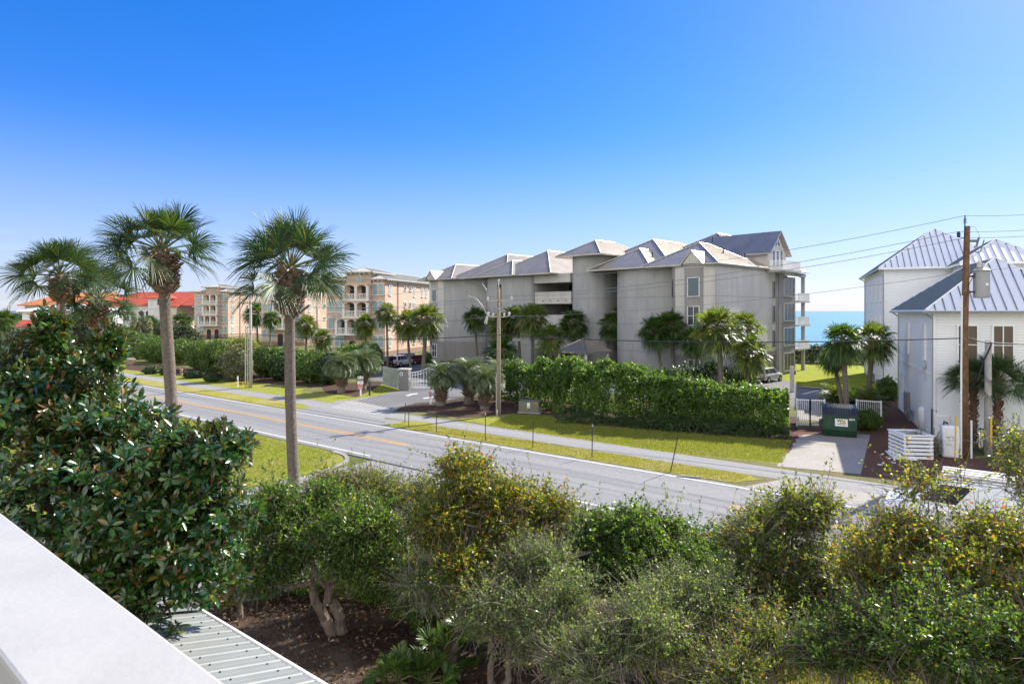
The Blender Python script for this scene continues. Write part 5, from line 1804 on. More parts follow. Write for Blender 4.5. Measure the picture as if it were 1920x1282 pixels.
for i, (lb, px, by, hw, tp, m_) in enumerate([
    ('broad dark rounded shrub farthest along the road', 250, 674, 42, 627, 'lf_shrub'),
    ('rounded shrub right of the brick marker, before the red roofed villa', 320, 682, 40, 636, 'lf_shrub'),
    ('rounded shrub half behind the leaning tall palm trunk', 362, 684, 28, 641, 'lf_shrub'),
    ('clipped dome shrub left of the reddish bush', 398, 697, 36, 640, 'lf_shrub'),
    ('loose reddish green bush left of the metal conduit pole', 446, 704, 34, 632, 'lf_olive'),
    ('spiky pale bush in front of the reddish one', 432, 716, 30, 655, 'lf_pale'),
    ('yellow green bush right behind the metal conduit pole', 492, 708, 28, 652, 'lf_shrub'),
    ('dark shrub left of the straight tall palm trunk', 524, 716, 28, 664, 'lf_hedge_d'),
    ('leafy shrub right of the straight tall palm trunk', 584, 720, 40, 664, 'lf_shrub'),
    ('dark green shrub left of the blue green feather palm', 616, 722, 28, 662, 'lf_hedge_d'),
    ('tall bushy shrub behind the feather palms', 682, 704, 30, 645, 'lf_shrub'),
    ('leafy shrub between the dome shrub and the pale spiky bush', 372, 694, 30, 646, 'lf_shrub'),
    ('wide green shrub filling the row right of the brick marker', 285, 680, 36, 634, 'lf_shrub'),
    ('rounded shrub behind the yellow green bush', 515, 706, 36, 652, 'lf_shrub'),
    ('broad shrub closing the row between both tall palm trunks', 552, 712, 36, 660, 'lf_shrub'),
    ('green shrub tucked behind the left feather palm', 650, 706, 36, 650, 'lf_hedge')]):
    x, y = G(px, by)
    d = y
    w = hw * d / F
    h_ = (by - tp) * d / F
    bush('shrub', lb, 'shrub', (x, y + w * 0.6, 0), (w, w * 0.9, h_ * 0.52), 5200, (0.26, 0.14), M[m_], 50 + i, SH)
LS = 'low clipped shrubs at the verge'
for i, (lb, px, by, hw, hh) in enumerate([
    ('low clipped shrub left of the leaning trunk', 283, 701, 17, 0.9), ('low clipped shrub just left of the leaning trunk', 312, 703, 14, 0.9),
    ('low clipped shrub right of the leaning trunk', 362, 709, 18, 0.9), ('low clipped shrub left of the yellow rails', 398, 716, 18, 1.1)]):
    x, y = G(px, by)
    w = hw * y / F
    bush('shrub', lb, 'shrub', (x, y, 0), (w, w * 0.7, hh * 0.55), 1800, (0.16, 0.09), M['lf_hedge_d'], 80 + i, LS, stem=False)
x, y = G(1625, 806)
bush('shrub', 'dark spreading shrub right of the dumpster', 'shrub', (x, y, 0), (1.05, 0.9, 0.75), 3500, (0.16, 0.07), M['lf_dark'], 90)
x, y = G(1669, 752)
bush('shrub', 'dark shrub at the far corner of the white house wall', 'shrub', (x, y + 0.3, 0), (0.95, 0.9, 1.15), 2600, (0.16, 0.1), M['lf_dark'], 91)
x, y = G(812, 688)
bush('shrub', 'small dark clipped shrub at the corner of the grey building', 'shrub', (x - 0.8, y, 0), (0.7, 0.7, 1.2), 1200, (0.16, 0.1), M['lf_dark'], 92)
# trees and scrub before the far villas
FT = 'scrub trees before the far villas'
for i, (lb, px, d, hw, top, m_) in enumerate([
    ('dark scrub tree at the far left edge', 20, 120, 60, 622, 'lf_far'), ('dark scrub tree below the white villa', 75, 115, 55, 608, 'lf_far'),
    ('round dark tree between two tall palm trunks', 158, 118, 26, 578, 'lf_far'), ('dark scrub tree under the red roofed villa', 215, 125, 40, 606, 'lf_far'),
    ('pale silvery bush before the villa arches', 262, 118, 26, 600, 'lf_pale'), ('dark tree before the cream gable of the villa', 350, 125, 26, 612, 'lf_far'),
    ('dark scrub tree in front of the villa arches', 312, 128, 30, 606, 'lf_far'), ('dense scrub tree behind the farthest rounded shrub', 225, 112, 40, 618, 'lf_shrub')]):
    zt = H - (top - HY) / F * d
    w = hw * d / F
    bush('tree', lb, 'tree', ((px - CX) / F * d, d, 0), (w, w * 0.8, zt * 0.52), 3600, (0.4, 0.22), M[m_], 110 + i, FT, lump=0.25)
g = np.random.default_rng(500)
n = 15000
sx = g.uniform(0, 1, n)
P = np.stack([-330 + 250 * sx + g.normal(0, 4, n), 300 - 30 * sx + g.uniform(-12, 12, n), np.zeros(n)], 1)
Lf = Lump(g, 0.16, 14)
P[:, 2] = g.uniform(0.3, 1, n) ** 0.7 * (7.6 + 1.6 * Lf(P))
cl = Cloud()
cl.add(*leaf_set(g, P, np.tile(np.array([0, -0.6, 0.6]), (n, 1)), 1.3, 0.8, 0.5, 0.3, 0.7))
tag(link('treeline', cl.mesh('treeline', M['lf_far'])), 'distant line of dark trees behind the far villas', 'treeline', None, 'stuff')
palm_px('distant palm at the far left edge near the thin pole', 8, 595, 8, 130, 0.25, KIT_MID, 3, 1.7, 0, None, bootz=1, nboot=16)

# ------------------------------------------------------------------ magnolia
def magnolia(label, base, blobs, n, seed):
    g = np.random.default_rng(seed)
    t = empty('magnolia_tree', base, 0, label, 'tree')
    b = np.array(base, float)
    Vs, Qs, nv = [], [], 0
    tips = []
    tot = sum(w for _, _, w in blobs)
    for c, r, w in blobs:
        k = int(n * w / tot)
        P, O = shell_points(g, np.array(c) - b, r, k, 0.34, 2.9, 0.26, -0.5, 2.6)
        tips.append(np.concatenate([P, O], 1))
    T = np.concatenate(tips)
    P, O = T[:, :3], unit(T[:, 3:] * 0.8 + np.array([0, 0, 0.75]) + g.normal(0, 0.35, (len(T), 3)))
    per = 11
    a = np.arange(per) * 2.39996
    e1 = unit(np.cross(O, g.normal(size=O.shape))); e2 = np.cross(O, e1)
    ph = g.uniform(0, 6.28, len(P))
    ang = a[None] + ph[:, None]
    lift = np.linspace(1.15, -0.25, per)[None] + g.normal(0, 0.25, (len(P), per))
    rad_ = np.cos(ang)[..., None] * e1[:, None] + np.sin(ang)[..., None] * e2[:, None]
    D = unit(rad_ * np.cos(lift)[..., None] + O[:, None] * np.sin(lift)[..., None])
    N_ = unit(O[:, None] * np.cos(lift)[..., None] - rad_ * np.sin(lift)[..., None])
    L = g.uniform(0.10, 0.205, (len(P), per))
    Wd = L * g.uniform(0.34, 0.46, (len(P), per))
    B = P[:, None] + D * 0.02 - O[:, None] * np.linspace(0, 0.10, per)[None, :, None]
    B, D, N_, L, Wd = B.reshape(-1, 3), D.reshape(-1, 3), N_.reshape(-1, 3), L.ravel()[:, None], Wd.ravel()[:, None]
    Sd = np.cross(D, N_)
    cu = g.uniform(-0.05, 0.16, L.shape)
    f = 0.20
    m1, m2 = B + D * L * 0.3 + N_ * 0, B + D * L * 0.68 - N_ * L * cu * 0.5
    tip = B + D * L - N_ * L * cu * 1.6
    q = [B, m1 - Sd * Wd * 0.42 + N_ * Wd * f, m1, m1 + Sd * Wd * 0.42 + N_ * Wd * f,
         m2 - Sd * Wd * 0.44 + N_ * Wd * f, m2, m2 + Sd * Wd * 0.44 + N_ * Wd * f, tip]
    V = np.stack(q, 1).reshape(-1, 3)
    k = np.arange(len(B))[:, None] * 8
    # two sides; end faces are quads that fold at the rib
    Q = np.concatenate([k + np.array([[0, 2, 1, 0]])[:, :4] * 1, ]) if False else None
    quads = np.array([[1, 2, 5, 4], [2, 3, 6, 5], [0, 3, 2, 1], [4, 5, 6, 7]])
    Q = (k[:, None, :] + quads[None]).reshape(-1, 4)
    link('crown', np_mesh('crown', V, Q, M['lf_mag']), t)
    tb_ = MB()
    heads = [np.array(c) - b for c, r, w in blobs]
    limbs(g, tb_, (0, 0, 0), heads, 0.2, 0.35)
    for i in g.integers(0, len(P), 420):
        s = P[i] - O[i] * 0.1
        h = heads[int(np.argmin([np.linalg.norm(s - x) for x in heads]))]
        m_ = s + (h - s) * 0.45 + np.array([0, 0, -0.2])
        tb_.tube([tuple(m_), tuple((m_ + s) / 2 + g.normal(0, 0.06, 3)), tuple(s)], [0.022, 0.016, 0.009], 4)
    tb_.build('trunk', M['bark'], t)
    pm = MB()
    pm.tube([(0, 0, 0), (0, 0, 0.025), (0, 0, 0.055), (0, 0, 0.085), (0, 0, 0.10)], [0.012, 0.024, 0.028, 0.018, 0.004], 8)
    me = pm.mesh('seed_cone', M['pod'])
    for i in g.integers(0, len(P), 46):
        o = link('seed_cone', me, t, tuple(P[i] + O[i] * 0.03))
        o.rotation_euler = Vector(O[i]).to_track_quat('Z', 'Y').to_euler()
        o.scale = (g.uniform(0.9, 1.3),) * 3
    return t


magnolia('big glossy leaved magnolia with red seed cones beside the white railing', (-8.2, 11.4, 0), [
    (at(95, 720, 11.2), (0.75, 0.8, 0.85), 8),
    (at(96, 628, 11.0), (0.24, 0.3, 0.5), 3),
    (at(206, 655, 11.0), (0.22, 0.3, 0.42), 3),
    (at(30, 760, 10.6), (1.1, 1.0, 1.15), 10),
    (at(205, 815, 10.6), (1.05, 1.1, 0.95), 12),
    (at(330, 850, 10.4), (1.0, 1.0, 0.55), 9),
    (at(408, 838, 10.2), (0.5, 0.55, 0.4), 4),
    (at(130, 930, 10.0), (1.5, 1.2, 1.1), 15),
    (at(310, 950, 10.2), (1.25, 1.1, 0.8), 13),
    (at(330, 1060, 10.6), (1.1, 1.0, 0.75), 9),
    (at(180, 1080, 10.3), (1.2, 1.0, 0.9), 8),
    (at(395, 1000, 10.6), (0.45, 0.6, 0.75), 4),
], 3300, 7)

# ------------------------------------------------------------------ thicket in front of the house
TH = 'small trees of the thicket below the balcony'


def bl(px, py, d, rx, ry, rz, n): return (at(px, py, d), (rx, ry, rz), n)


def gbase(px, d): return ((px - CX) / F * d, d, 0)


thicket_tree('wax_myrtle', 'dense green wax myrtle on two forked trunks right of the magnolia', 'tree', gbase(605, 16.2), [
    bl(520, 985, 15.6, 1.2, 1.1, 0.95, 9000), bl(610, 940, 16.6, 1.4, 1.2, 0.85, 10500), bl(640, 1015, 15.4, 1.35, 1.0, 0.8, 10500), bl(500, 1060, 15.2, 0.95, 0.8, 0.7, 5000), bl(735, 1010, 15.8, 1.0, 0.9, 0.8, 7000)],
    (0.105, 0.04), M['lf_dark'], 0.13, 201, TH, stems=2, sparse=-0.6)
thicket_tree('scrub_bush', 'brownish twiggy bush at the lawn edge behind the wax myrtle', 'bush', gbase(690, 18.5), [
    bl(640, 910, 18.5, 1.3, 0.9, 0.5, 4600), bl(735, 925, 18.2, 1.1, 0.9, 0.65, 5200), bl(790, 965, 17.4, 1.0, 0.9, 0.9, 5600)],
    (0.075, 0.034), M['lf_olive'], 0.07, 202, TH, twigs=700, spray=150, sparse=-0.4, tm=M['twig'])
thicket_tree('vine_tree', 'tall tree hung with reddish vines in the middle of the thicket', 'tree', gbase(846, 14.9), [
    bl(880, 905, 15.4, 0.85, 0.8, 0.8, 7500), bl(855, 985, 15.2, 1.25, 1.0, 0.85, 9500), bl(960, 960, 15.6, 1.1, 1.0, 0.85, 9000), bl(1030, 955, 15.8, 0.6, 0.7, 0.6, 3200), bl(905, 1060, 14.6, 1.35, 1.0, 0.75, 8500)],
    (0.078, 0.046), M['lf_vine'], 0.11, 203, TH, twigs=600, spray=130, sparse=-0.5, tm=M['twig'])
thicket_tree('yaupon_tree', 'fine leaved grey green yaupon with bare lower twigs in mid thicket', 'tree', gbase(925, 13.6), [
    bl(920, 1120, 13.4, 1.2, 0.9, 0.75, 9500), bl(1000, 1070, 13.8, 0.9, 0.8, 0.75, 8000), bl(800, 1095, 14.2, 0.95, 0.8, 0.65, 6000), bl(985, 1190, 12.6, 0.8, 0.7, 0.5, 5000)],
    (0.06, 0.028), M['lf_grey'], 0.07, 204, TH, twigs=650, spray=110, sparse=-0.45, stems=2, tm=M['twig'])
thicket_tree('scrub_oak', 'shiny dark scrub oak standing near the kerb in the centre', 'tree', gbase(1165, 16), [
    bl(1165, 1010, 16, 1.05, 0.9, 0.75, 9500), bl(1215, 985, 16.3, 0.8, 0.7, 0.45, 5000), bl(1110, 990, 16.2, 0.6, 0.6, 0.4, 3000), bl(1135, 1070, 15.4, 1.1, 0.9, 0.8, 9000), bl(1245, 1060, 15.6, 1.0, 0.8, 0.75, 7500)],
    (0.10, 0.046), M['lf_hedge'], 0.09, 205, TH, sparse=-0.6)
thicket_tree('yaupon_tree', 'pale fine leaved yaupon on a crooked trunk at the bottom centre', 'tree', gbase(1175, 11.6), [
    bl(1210, 1180, 11.2, 1.0, 0.8, 0.7, 11000), bl(1290, 1130, 11.8, 0.95, 0.8, 0.75, 10000), bl(1120, 1230, 10.8, 0.8, 0.7, 0.45, 6000), bl(1310, 1235, 10.8, 0.95, 0.7, 0.55, 8000)],
    (0.055, 0.025), M['lf_grey'], 0.08, 206, TH, twigs=500, spray=130, sparse=-0.65, tm=M['twig'])
thicket_tree('scrub_oak', 'ragged scrub oak with twisted dark trunks at lower right', 'tree', gbase(1440, 12.2), [
    bl(1490, 965, 13.4, 0.8, 0.8, 0.6, 6500), bl(1415, 1010, 13.2, 0.7, 0.7, 0.55, 4800), bl(1470, 1055, 12.8, 1.05, 0.9, 0.7, 9000), bl(1385, 1120, 12.6, 0.85, 0.8, 0.7, 5500), bl(1550, 1110, 12.2, 1.0, 0.8, 0.7, 7500)],
    (0.078, 0.038), M['lf_olive'], 0.12, 207, TH, twigs=600, spray=130, sparse=-0.45, stems=2, tm=M['twig'])
thicket_tree('vine_tree', 'yellowing vine covered tree in front of the white van', 'tree', gbase(1760, 10.4), [
    bl(1720, 1010, 10.6, 0.75, 0.7, 0.36, 2600), bl(1850, 990, 10.8, 0.5, 0.5, 0.28, 900), bl(1745, 905, 11.2, 0.75, 0.5, 0.34, 420), bl(1880, 1030, 10.4, 0.85, 0.8, 0.55, 4800), bl(1730, 1080, 10.2, 1.0, 0.9, 0.6, 8500), bl(1640, 1110, 10.4, 0.75, 0.7, 0.55, 5500), bl(1865, 1120, 9.8, 0.95, 0.8, 0.7, 7500)],
    (0.064, 0.04), M['lf_vine'], 0.09, 208, TH, twigs=450, spray=120, sparse=-0.35, tm=M['twig'])
thicket_tree('scrub_oak', 'dark scrub oak filling the bottom right corner', 'tree', gbase(1830, 8.6), [
    bl(1780, 1200, 8.9, 0.9, 0.8, 0.6, 7600), bl(1900, 1190, 8.6, 0.9, 0.8, 0.75, 7600), bl(1650, 1200, 9.4, 0.8, 0.7, 0.5, 5600), bl(1550, 1235, 9.6, 0.65, 0.6, 0.4, 3600)],
    (0.066, 0.032), M['lf_dark'], 0.1, 209, TH, twigs=450, spray=110, sparse=-0.5)
thicket_tree('scrub_bush', 'sparse twiggy bush with few yellow leaves at the right edge', 'bush', gbase(1905, 12.4), [
    bl(1900, 850, 12.6, 0.45, 0.5, 0.75, 1100), bl(1925, 920, 12.0, 0.5, 0.5, 0.7, 1400)],
    (0.065, 0.036), M['lf_olive'], 0.06, 210, TH, twigs=250, spray=80, sparse=-0.1, tm=M['twig'])
thicket_tree('scrub_bush', 'low sunlit shrub between the scrub oaks below the kerb', 'bush', gbase(1340, 17), [
    bl(1340, 1035, 16.8, 1.2, 0.8, 0.6, 6500), bl(1320, 1085, 15.4, 1.0, 0.8, 0.6, 5500)],
    (0.075, 0.036), M['lf_hedge'], 0.06, 211, TH, twigs=250, spray=90, sparse=-0.5)
thicket_tree('scrub_bush', 'loose yellow green shrub filling the gap left of the big vine covered tree', 'bush', gbase(1600, 14.5), [
    bl(1615, 1030, 14.2, 0.7, 0.7, 0.55, 2600), bl(1590, 1120, 13.4, 1.0, 0.8, 0.75, 6000), bl(1480, 1170, 12.6, 1.0, 0.8, 0.6, 5500)],
    (0.07, 0.034), M['lf_vine'], 0.06, 214, TH, twigs=300, spray=90, sparse=-0.35, tm=M['twig'])
thicket_tree('scrub_bush', 'broad leafy bush between the vine hung tree and the road', 'bush', gbase(1000, 18.2), [
    bl(1000, 985, 18.0, 1.2, 0.9, 0.8, 7500), bl(900, 1000, 17.6, 1.2, 0.9, 0.8, 6500), bl(1075, 1000, 17.8, 0.9, 0.8, 0.7, 5000)],
    (0.085, 0.04), M['lf_olive'], 0.07, 216, TH, twigs=400, spray=80, sparse=-0.5, tm=M['twig'])
thicket_tree('scrub_bush', 'grey green bush filling the bottom edge left of the crooked yaupon', 'bush', gbase(1050, 12.2), [
    bl(1050, 1150, 12.2, 0.9, 0.8, 0.7, 7000), bl(1060, 1235, 11.4, 0.7, 0.7, 0.5, 4500)],
    (0.06, 0.028), M['lf_grey'], 0.06, 217, TH, twigs=450, spray=80, sparse=-0.45, tm=M['twig'])
thicket_tree('scrub_bush', 'leafy bush at the bottom edge between the two scrub oaks', 'bush', gbase(1420, 10.6), [
    bl(1430, 1200, 10.6, 0.75, 0.7, 0.5, 4500), bl(1400, 1260, 10.0, 0.7, 0.7, 0.35, 3500)],
    (0.06, 0.03), M['lf_olive'], 0.06, 218, TH, twigs=250, spray=70, sparse=-0.4, tm=M['twig'])
thicket_tree('scrub_bush', 'small dark shrub behind the twin yaupon trunks', 'bush', gbase(1060, 16.5), [
    bl(1060, 1060, 16.4, 1.0, 0.8, 0.8, 6500), bl(760, 1060, 17.4, 1.2, 0.8, 0.8, 7000), bl(670, 1040, 17.6, 0.9, 0.8, 0.6, 4500)],
    (0.08, 0.036), M['lf_olive'], 0.06, 215, TH, twigs=400, spray=80, sparse=-0.4, tm=M['twig'])
thicket_tree('scrub_bush', 'grey twiggy bush growing beside the pallet stack', 'bush', G(1752, 862) + (0,), [
    (at(1748, 835, 35.6), (0.75, 0.6, 1.0), 1500)], (0.08, 0.04), M['lf_pale'], 0.04, 212, None, twigs=420, spray=40, sparse=-0.3, tm=M['twig'])
thicket_tree('shrub', 'wispy shrub in front of the sun patch, left of the wax myrtle', 'shrub', gbase(452, 17), [
    bl(455, 1090, 17, 0.9, 0.8, 0.75, 4200), bl(470, 985, 17.4, 0.7, 0.6, 0.6, 3200)], (0.085, 0.04), M['lf_olive'], 0.06, 213, TH, twigs=200, spray=60)

US = 'low dark shrubs under the wax myrtle and vine hung trees'
for i, (lb, px, d, w_, h_) in enumerate([('low dark shrub behind the forked wax myrtle trunks, left one', 500, 18.6, 1.2, 0.75), ('low dark shrub between the wax myrtle trunks and the lawn', 610, 18.8, 1.3, 0.7),
    ('low dark shrub right of the forked wax myrtle trunks', 715, 18.0, 1.2, 0.75), ('low dark shrub left of the vine hung trunk', 800, 16.6, 1.0, 0.7)]):
    bush('shrub', lb, 'shrub', gbase(px, d), (w_, 0.9, h_), 5200, (0.075, 0.034), M['lf_dark'], 400 + i, US, lump=0.3, gap=-0.6)
# saw palmettos under the trees
KIT_SAW = CrownKit([M['lf_palmetto']] * 2, 'fan', [21, 22], n=13, pet=0.6, bl=0.52, seg=20, top=75, bot=8, spread=100, droop=0.12, wseg=0.05)
for i, (lb, px, py, s) in enumerate([
    ('saw palmetto at the foot of the vine hung tree', 838, 1238, 1.0), ('saw palmetto just right of the vine hung trunk', 905, 1215, 1.2),
    ('saw palmetto clump at the bottom edge, left one', 745, 1281, 0.8), ('saw palmetto clump at the bottom edge, right one', 800, 1284, 0.8),
    ('dark saw palmetto under the fine leaved yaupon', 1010, 1255, 1.1), ('saw palmetto beside the crooked yaupon trunk', 1090, 1262, 1.2),
    ('saw palmetto deep in the shade of the thicket', 960, 1160, 1.1)]):
    x, y = G(px, py)
    t = empty('saw_palmetto', (x, y, 0), i, lb, 'palmetto', 'saw palmettos on the leaf litter')
    cm, sm = KIT_SAW.v[i % 2]
    c = link('fronds', cm, t, (0, 0, 0.05), (0, 0, 0), (s,) * 3)
    link('stalks', sm, c)
# leaf litter
g = np.random.default_rng(77)
n = 9000
P = np.stack([g.uniform(-9, 5.5, n), g.uniform(6.5, 18.5, n), g.uniform(0.015, 0.06, n)], 1)
N_ = unit(np.array([0, 0, 1.0]) + g.normal(0, 0.45, (n, 3)))
D = unit(np.cross(N_, g.normal(size=(n, 3))))
l = g.uniform(0.06, 0.17, n)
V, Q = blades(P, D, N_, l, l * 0.5, 0.25)
tag(link('fallen_leaves', np_mesh('fallen_leaves', V, Q, M['lf_litter'])), 'brown fallen leaves scattered on the ground under the trees', 'leaf litter', None, 'stuff')
# mown grass blades on the near lawn and the grass under the right-hand trees
def grass(name, label, poly, n, h, m, seed):
    g = np.random.default_rng(seed)
    A = np.array(poly)
    lo, hi = A.min(0), A.max(0)
    p = g.uniform(lo, hi, (n * 3, 2))
    ins = np.zeros(len(p), bool)
    j = len(A) - 1
    for i in range(len(A)):
        c = ((A[i, 1] > p[:, 1]) != (A[j, 1] > p[:, 1])) & (p[:, 0] < (A[j, 0] - A[i, 0]) * (p[:, 1] - A[i, 1]) / (A[j, 1] - A[i, 1] + 1e-12) + A[i, 0])
        ins ^= c
        j = i
    p = p[ins][:n]
    k = len(p)
    P = np.concatenate([p, np.full((k, 1), 0.0)], 1)
    D = unit(np.array([0, 0, 1.0]) + g.normal(0, 0.45, (k, 3)) * np.array([1, 1, 0.2]))
    N_ = unit(g.normal(size=(k, 3)))
    l = h * g.uniform(0.5, 1.3, k)
    V, Q = blades(P, D, N_, l, l * 0.16 + 0.008, 0.0, 0.3)
    tag(link(name, np_mesh(name, V, Q, m)), label, 'grass', None, 'stuff')


M['lf_grass'] = leaf_mat('grass_blades', [(0, (0.15, 0.18, 0.018)), (0.6, (0.24, 0.265, 0.03)), (1, (0.33, 0.30, 0.07))], 0.5, 0.35, (1.4, 1.4, 0.6))
M['lf_grassy'] = leaf_mat('dry_grass_blades', [(0, (0.2, 0.2, 0.025)), (0.6, (0.3, 0.285, 0.04)), (1, (0.39, 0.33, 0.09))], 0.5, 0.35, (1.3, 1.3, 0.6))
grass('grass', 'short mown grass of the near lawn round the tall palms', [RP(-50, 22.7), RP(-30.5, 22.7), RP(-28.3, 20), RP(-30, 10), RP(-50, 10)], 60000, 0.09, M['lf_grass'], 301)
grass('grass', 'rough grass growing under the trees at lower right', [(3.5, 9), (9.5, 6), (12, 10), (11, 17), (5, 19.5), (3, 15)], 30000, 0.16, M['lf_grassy'], 302)
grass('grass', 'yellowish verge grass between the road and the footpath', [RP(-35, 31.2), RP(-32, 32.7), RP(-9.4, 32.7), RP(-9.6, 31), RP(-12, 30.7), RP(-34.6, 30.75)], 45000, 0.08, M['lf_grassy'], 303)
grass('grass', 'grass slope between the footpath and the clipped hedge', [RP(-29, 35.15), RP(-14.4, 35.15)] + PX((1468, 868), (1485, 826), (1300, 812), (1160, 800), (1040, 784), (960, 776)), 50000, 0.1, M['lf_grass'], 304)
# ------------------------------------------------------------------ utility poles and lines
def insulator(mb, x, y, z, s=1.0):
    mb.tube([(x, y, z), (x, y, z + 0.05 * s), (x, y, z + 0.1 * s), (x, y, z + 0.15 * s), (x, y, z + 0.22 * s)], [0.03 * s, 0.07 * s, 0.05 * s, 0.075 * s, 0.03 * s], 8)


xr, yr = 26.2, 35.5
xc, yc = G(935, 778)
xl, yl = G(470, 727)
line_rz = math.atan2(yr - yc, xr - xc)
# centre pole with crossarm
pc = empty('utility_pole', (xc, yc, 0), 0, 'weathered utility pole with one short crossarm beside the mulch bed', 'utility pole')
MB().tube([(0, 0, 0), (0, 0, 5), (0, 0, 10.4)], [0.19, 0.165, 0.13], 12).build('shaft', M['pole'], pc, True)
arm = MB(); arm.cbox((0.05, -0.16, 9.35), (2.1, 0.1, 0.13)); ca = arm.build('crossarm', M['pole_g'], pc)
br = MB()
br.tube([(-0.55, -0.18, 9.3), (0.05, -0.17, 8.65)], 0.025, 4); br.tube([(0.95, -0.18, 9.3), (0.1, -0.17, 8.6)], 0.025, 4)
br.build('brace', M['steel'], ca)
im = MB()
insulator(im, -0.9, -0.16, 9.4, 1.2); insulator(im, 1.05, -0.16, 9.4, 1.3)
im.tube([(0, 0, 10.3), (0, 0, 10.9)], 0.03, 6); insulator(im, 0, 0, 10.85, 1.2)
im.build('insulator', M['ceramic'], pc)
eq = MB()
for sg in (-1, 1):
    eq.tube([(0, 0, 8.05), (sg * 0.4, -0.1, 8.0), (sg * 0.85, -0.1, 8.1)], 0.04, 6)
    insulator(eq, sg * 0.45, -0.1, 8.05, 1.3); insulator(eq, sg * 0.85, -0.1, 8.1, 1.5)
eq.tube([(-0.95, -0.1, 9.45), (-0.95, -0.1, 10.2), (-1.35, -0.1, 10.75)], 0.014, 5)
eq.tube([(-0.85, -0.1, 8.0), (-1.3, -0.1, 8.9), (-1.8, -0.1, 9.5), (-2.5, -0.1, 9.75)], 0.018, 5)
eq.tube([(-0.95, -0.1, 8.1), (-1.15, -0.1, 7.5), (-1.0, -0.1, 7.45), (-0.9, -0.1, 8.0)], 0.05, 5)
eq.build('switch_gear', M['ceramic'], pc)
gd = MB(); gd.box(-0.225, -0.165, -0.08, 0.08, 0.05, 3.4); gd.tube([(0.14, -0.14, 0), (0.12, -0.1, 5), (0.1, -0.1, 9)], 0.02, 5)
gd.build('conduit', M['steel'], pc)
M['tgrey'] = mat('grey_transformer_paint', (0.33, 0.345, 0.34), 0.45, 0.08, 3)
# right pole with transformer
pr_ = empty('utility_pole', (xr, yr, 0), 0, 'brown utility pole carrying a grey transformer in front of the white houses', 'utility pole')
MB().tube([(0, 0, 0), (-0.02, 0, 7), (0.15, 0, 13.4)], [0.215, 0.19, 0.15], 12).build('shaft', M['pole_b'], pr_, True)
im = MB()
im.tube([(0, 0, 12.8), (0.02, 0, 14.0)], 0.035, 6)
for z in (13.6, 13.7, 13.8): im.cyl(0.02, 0, z, z + 0.03, 0.09, 8)
insulator(im, -0.35, 0, 12.75, 1.5); im.tube([(-0.35, 0, 12.78), (0.1, 0, 12.7)], 0.025, 5)
im.build('insulator', M['iron'], pr_)
tr = empty('transformer', (0, 0, 0)); tr.parent = pr_
MB().tube([(0.86, -0.15, 9.25), (0.86, -0.15, 9.3), (0.86, -0.15, 10.75), (0.86, -0.15, 10.8)], [0.36, 0.40, 0.40, 0.36], 18).build('tank', M['tgrey'], tr)
l_ = MB(); l_.tube([(0.86, -0.15, 10.8), (0.86, -0.15, 10.86), (0.86, -0.15, 10.98)], [0.44, 0.44, 0.2], 18); l_.build('lid', M['tgrey'], tr)
bu = MB(); insulator(bu, 0.72, -0.15, 10.95, 2.0); insulator(bu, 0.95, -0.15, 10.95, 1.4); bu.build('bushing', M['ceramic'], tr)
bk = MB(); bk.box(0.12, 0.5, -0.2, -0.1, 9.55, 9.65); bk.box(0.12, 0.5, -0.2, -0.1, 10.45, 10.55); bk.tube([(0.86, -0.2, 11.0), (0.4, -0.2, 10.6), (0.1, -0.2, 10.0), (-0.1, -0.2, 9.0)], 0.02, 5)
bk.build('bracket', M['iron'], tr)
dc = MB(); dc.box(0.78, 0.95, -0.565, -0.55, 9.95, 10.1); dc.build('number_plate', M['white'], tr)
sw = MB()
sw.cbox((0.35, 0, 12.55), (0.7, 0.12, 0.14)); sw.tube([(0.6, -0.1, 12.2), (0.75, -0.1, 12.75)], 0.06, 6); sw.tube([(0.85, -0.1, 11.95), (1.05, -0.1, 12.6)], 0.035, 6)
sw.tube([(0.4, -0.1, 12.0), (0.7, -0.1, 11.85), (0.9, -0.1, 12.0)], 0.03, 5)
sw.tube([(0.2, 0, 13.42), (0.6, 0, 13.35), (0.85, 0, 12.9), (0.8, -0.1, 12.6)], 0.012, 4)
sw.build('fuse_switch', M['pillar'], pr_)
cd = MB(); cd.tube([(-0.25, -0.06, 0), (-0.24, -0.06, 5), (-0.2, -0.06, 9.4)], 0.05, 8); cd.tube([(0.3, -0.1, 0), (0.3, -0.1, 2.2)], 0.06, 8)
cd.build('conduit', M['tank'], pr_)
# short grey pole
ps = empty('utility_pole', (27.95, 36.0, 0), 0, 'short grey wooden pole standing right of the transformer pole', 'utility pole')
MB().tube([(0, 0, 0), (0, 0, 6.75)], [0.21, 0.16], 12).build('shaft', M['pole_g'], ps, True)
MB().box(-0.06, 0.06, -0.235, -0.215, 0.6, 2.3).build('marker_strip', M['yellow'], ps)
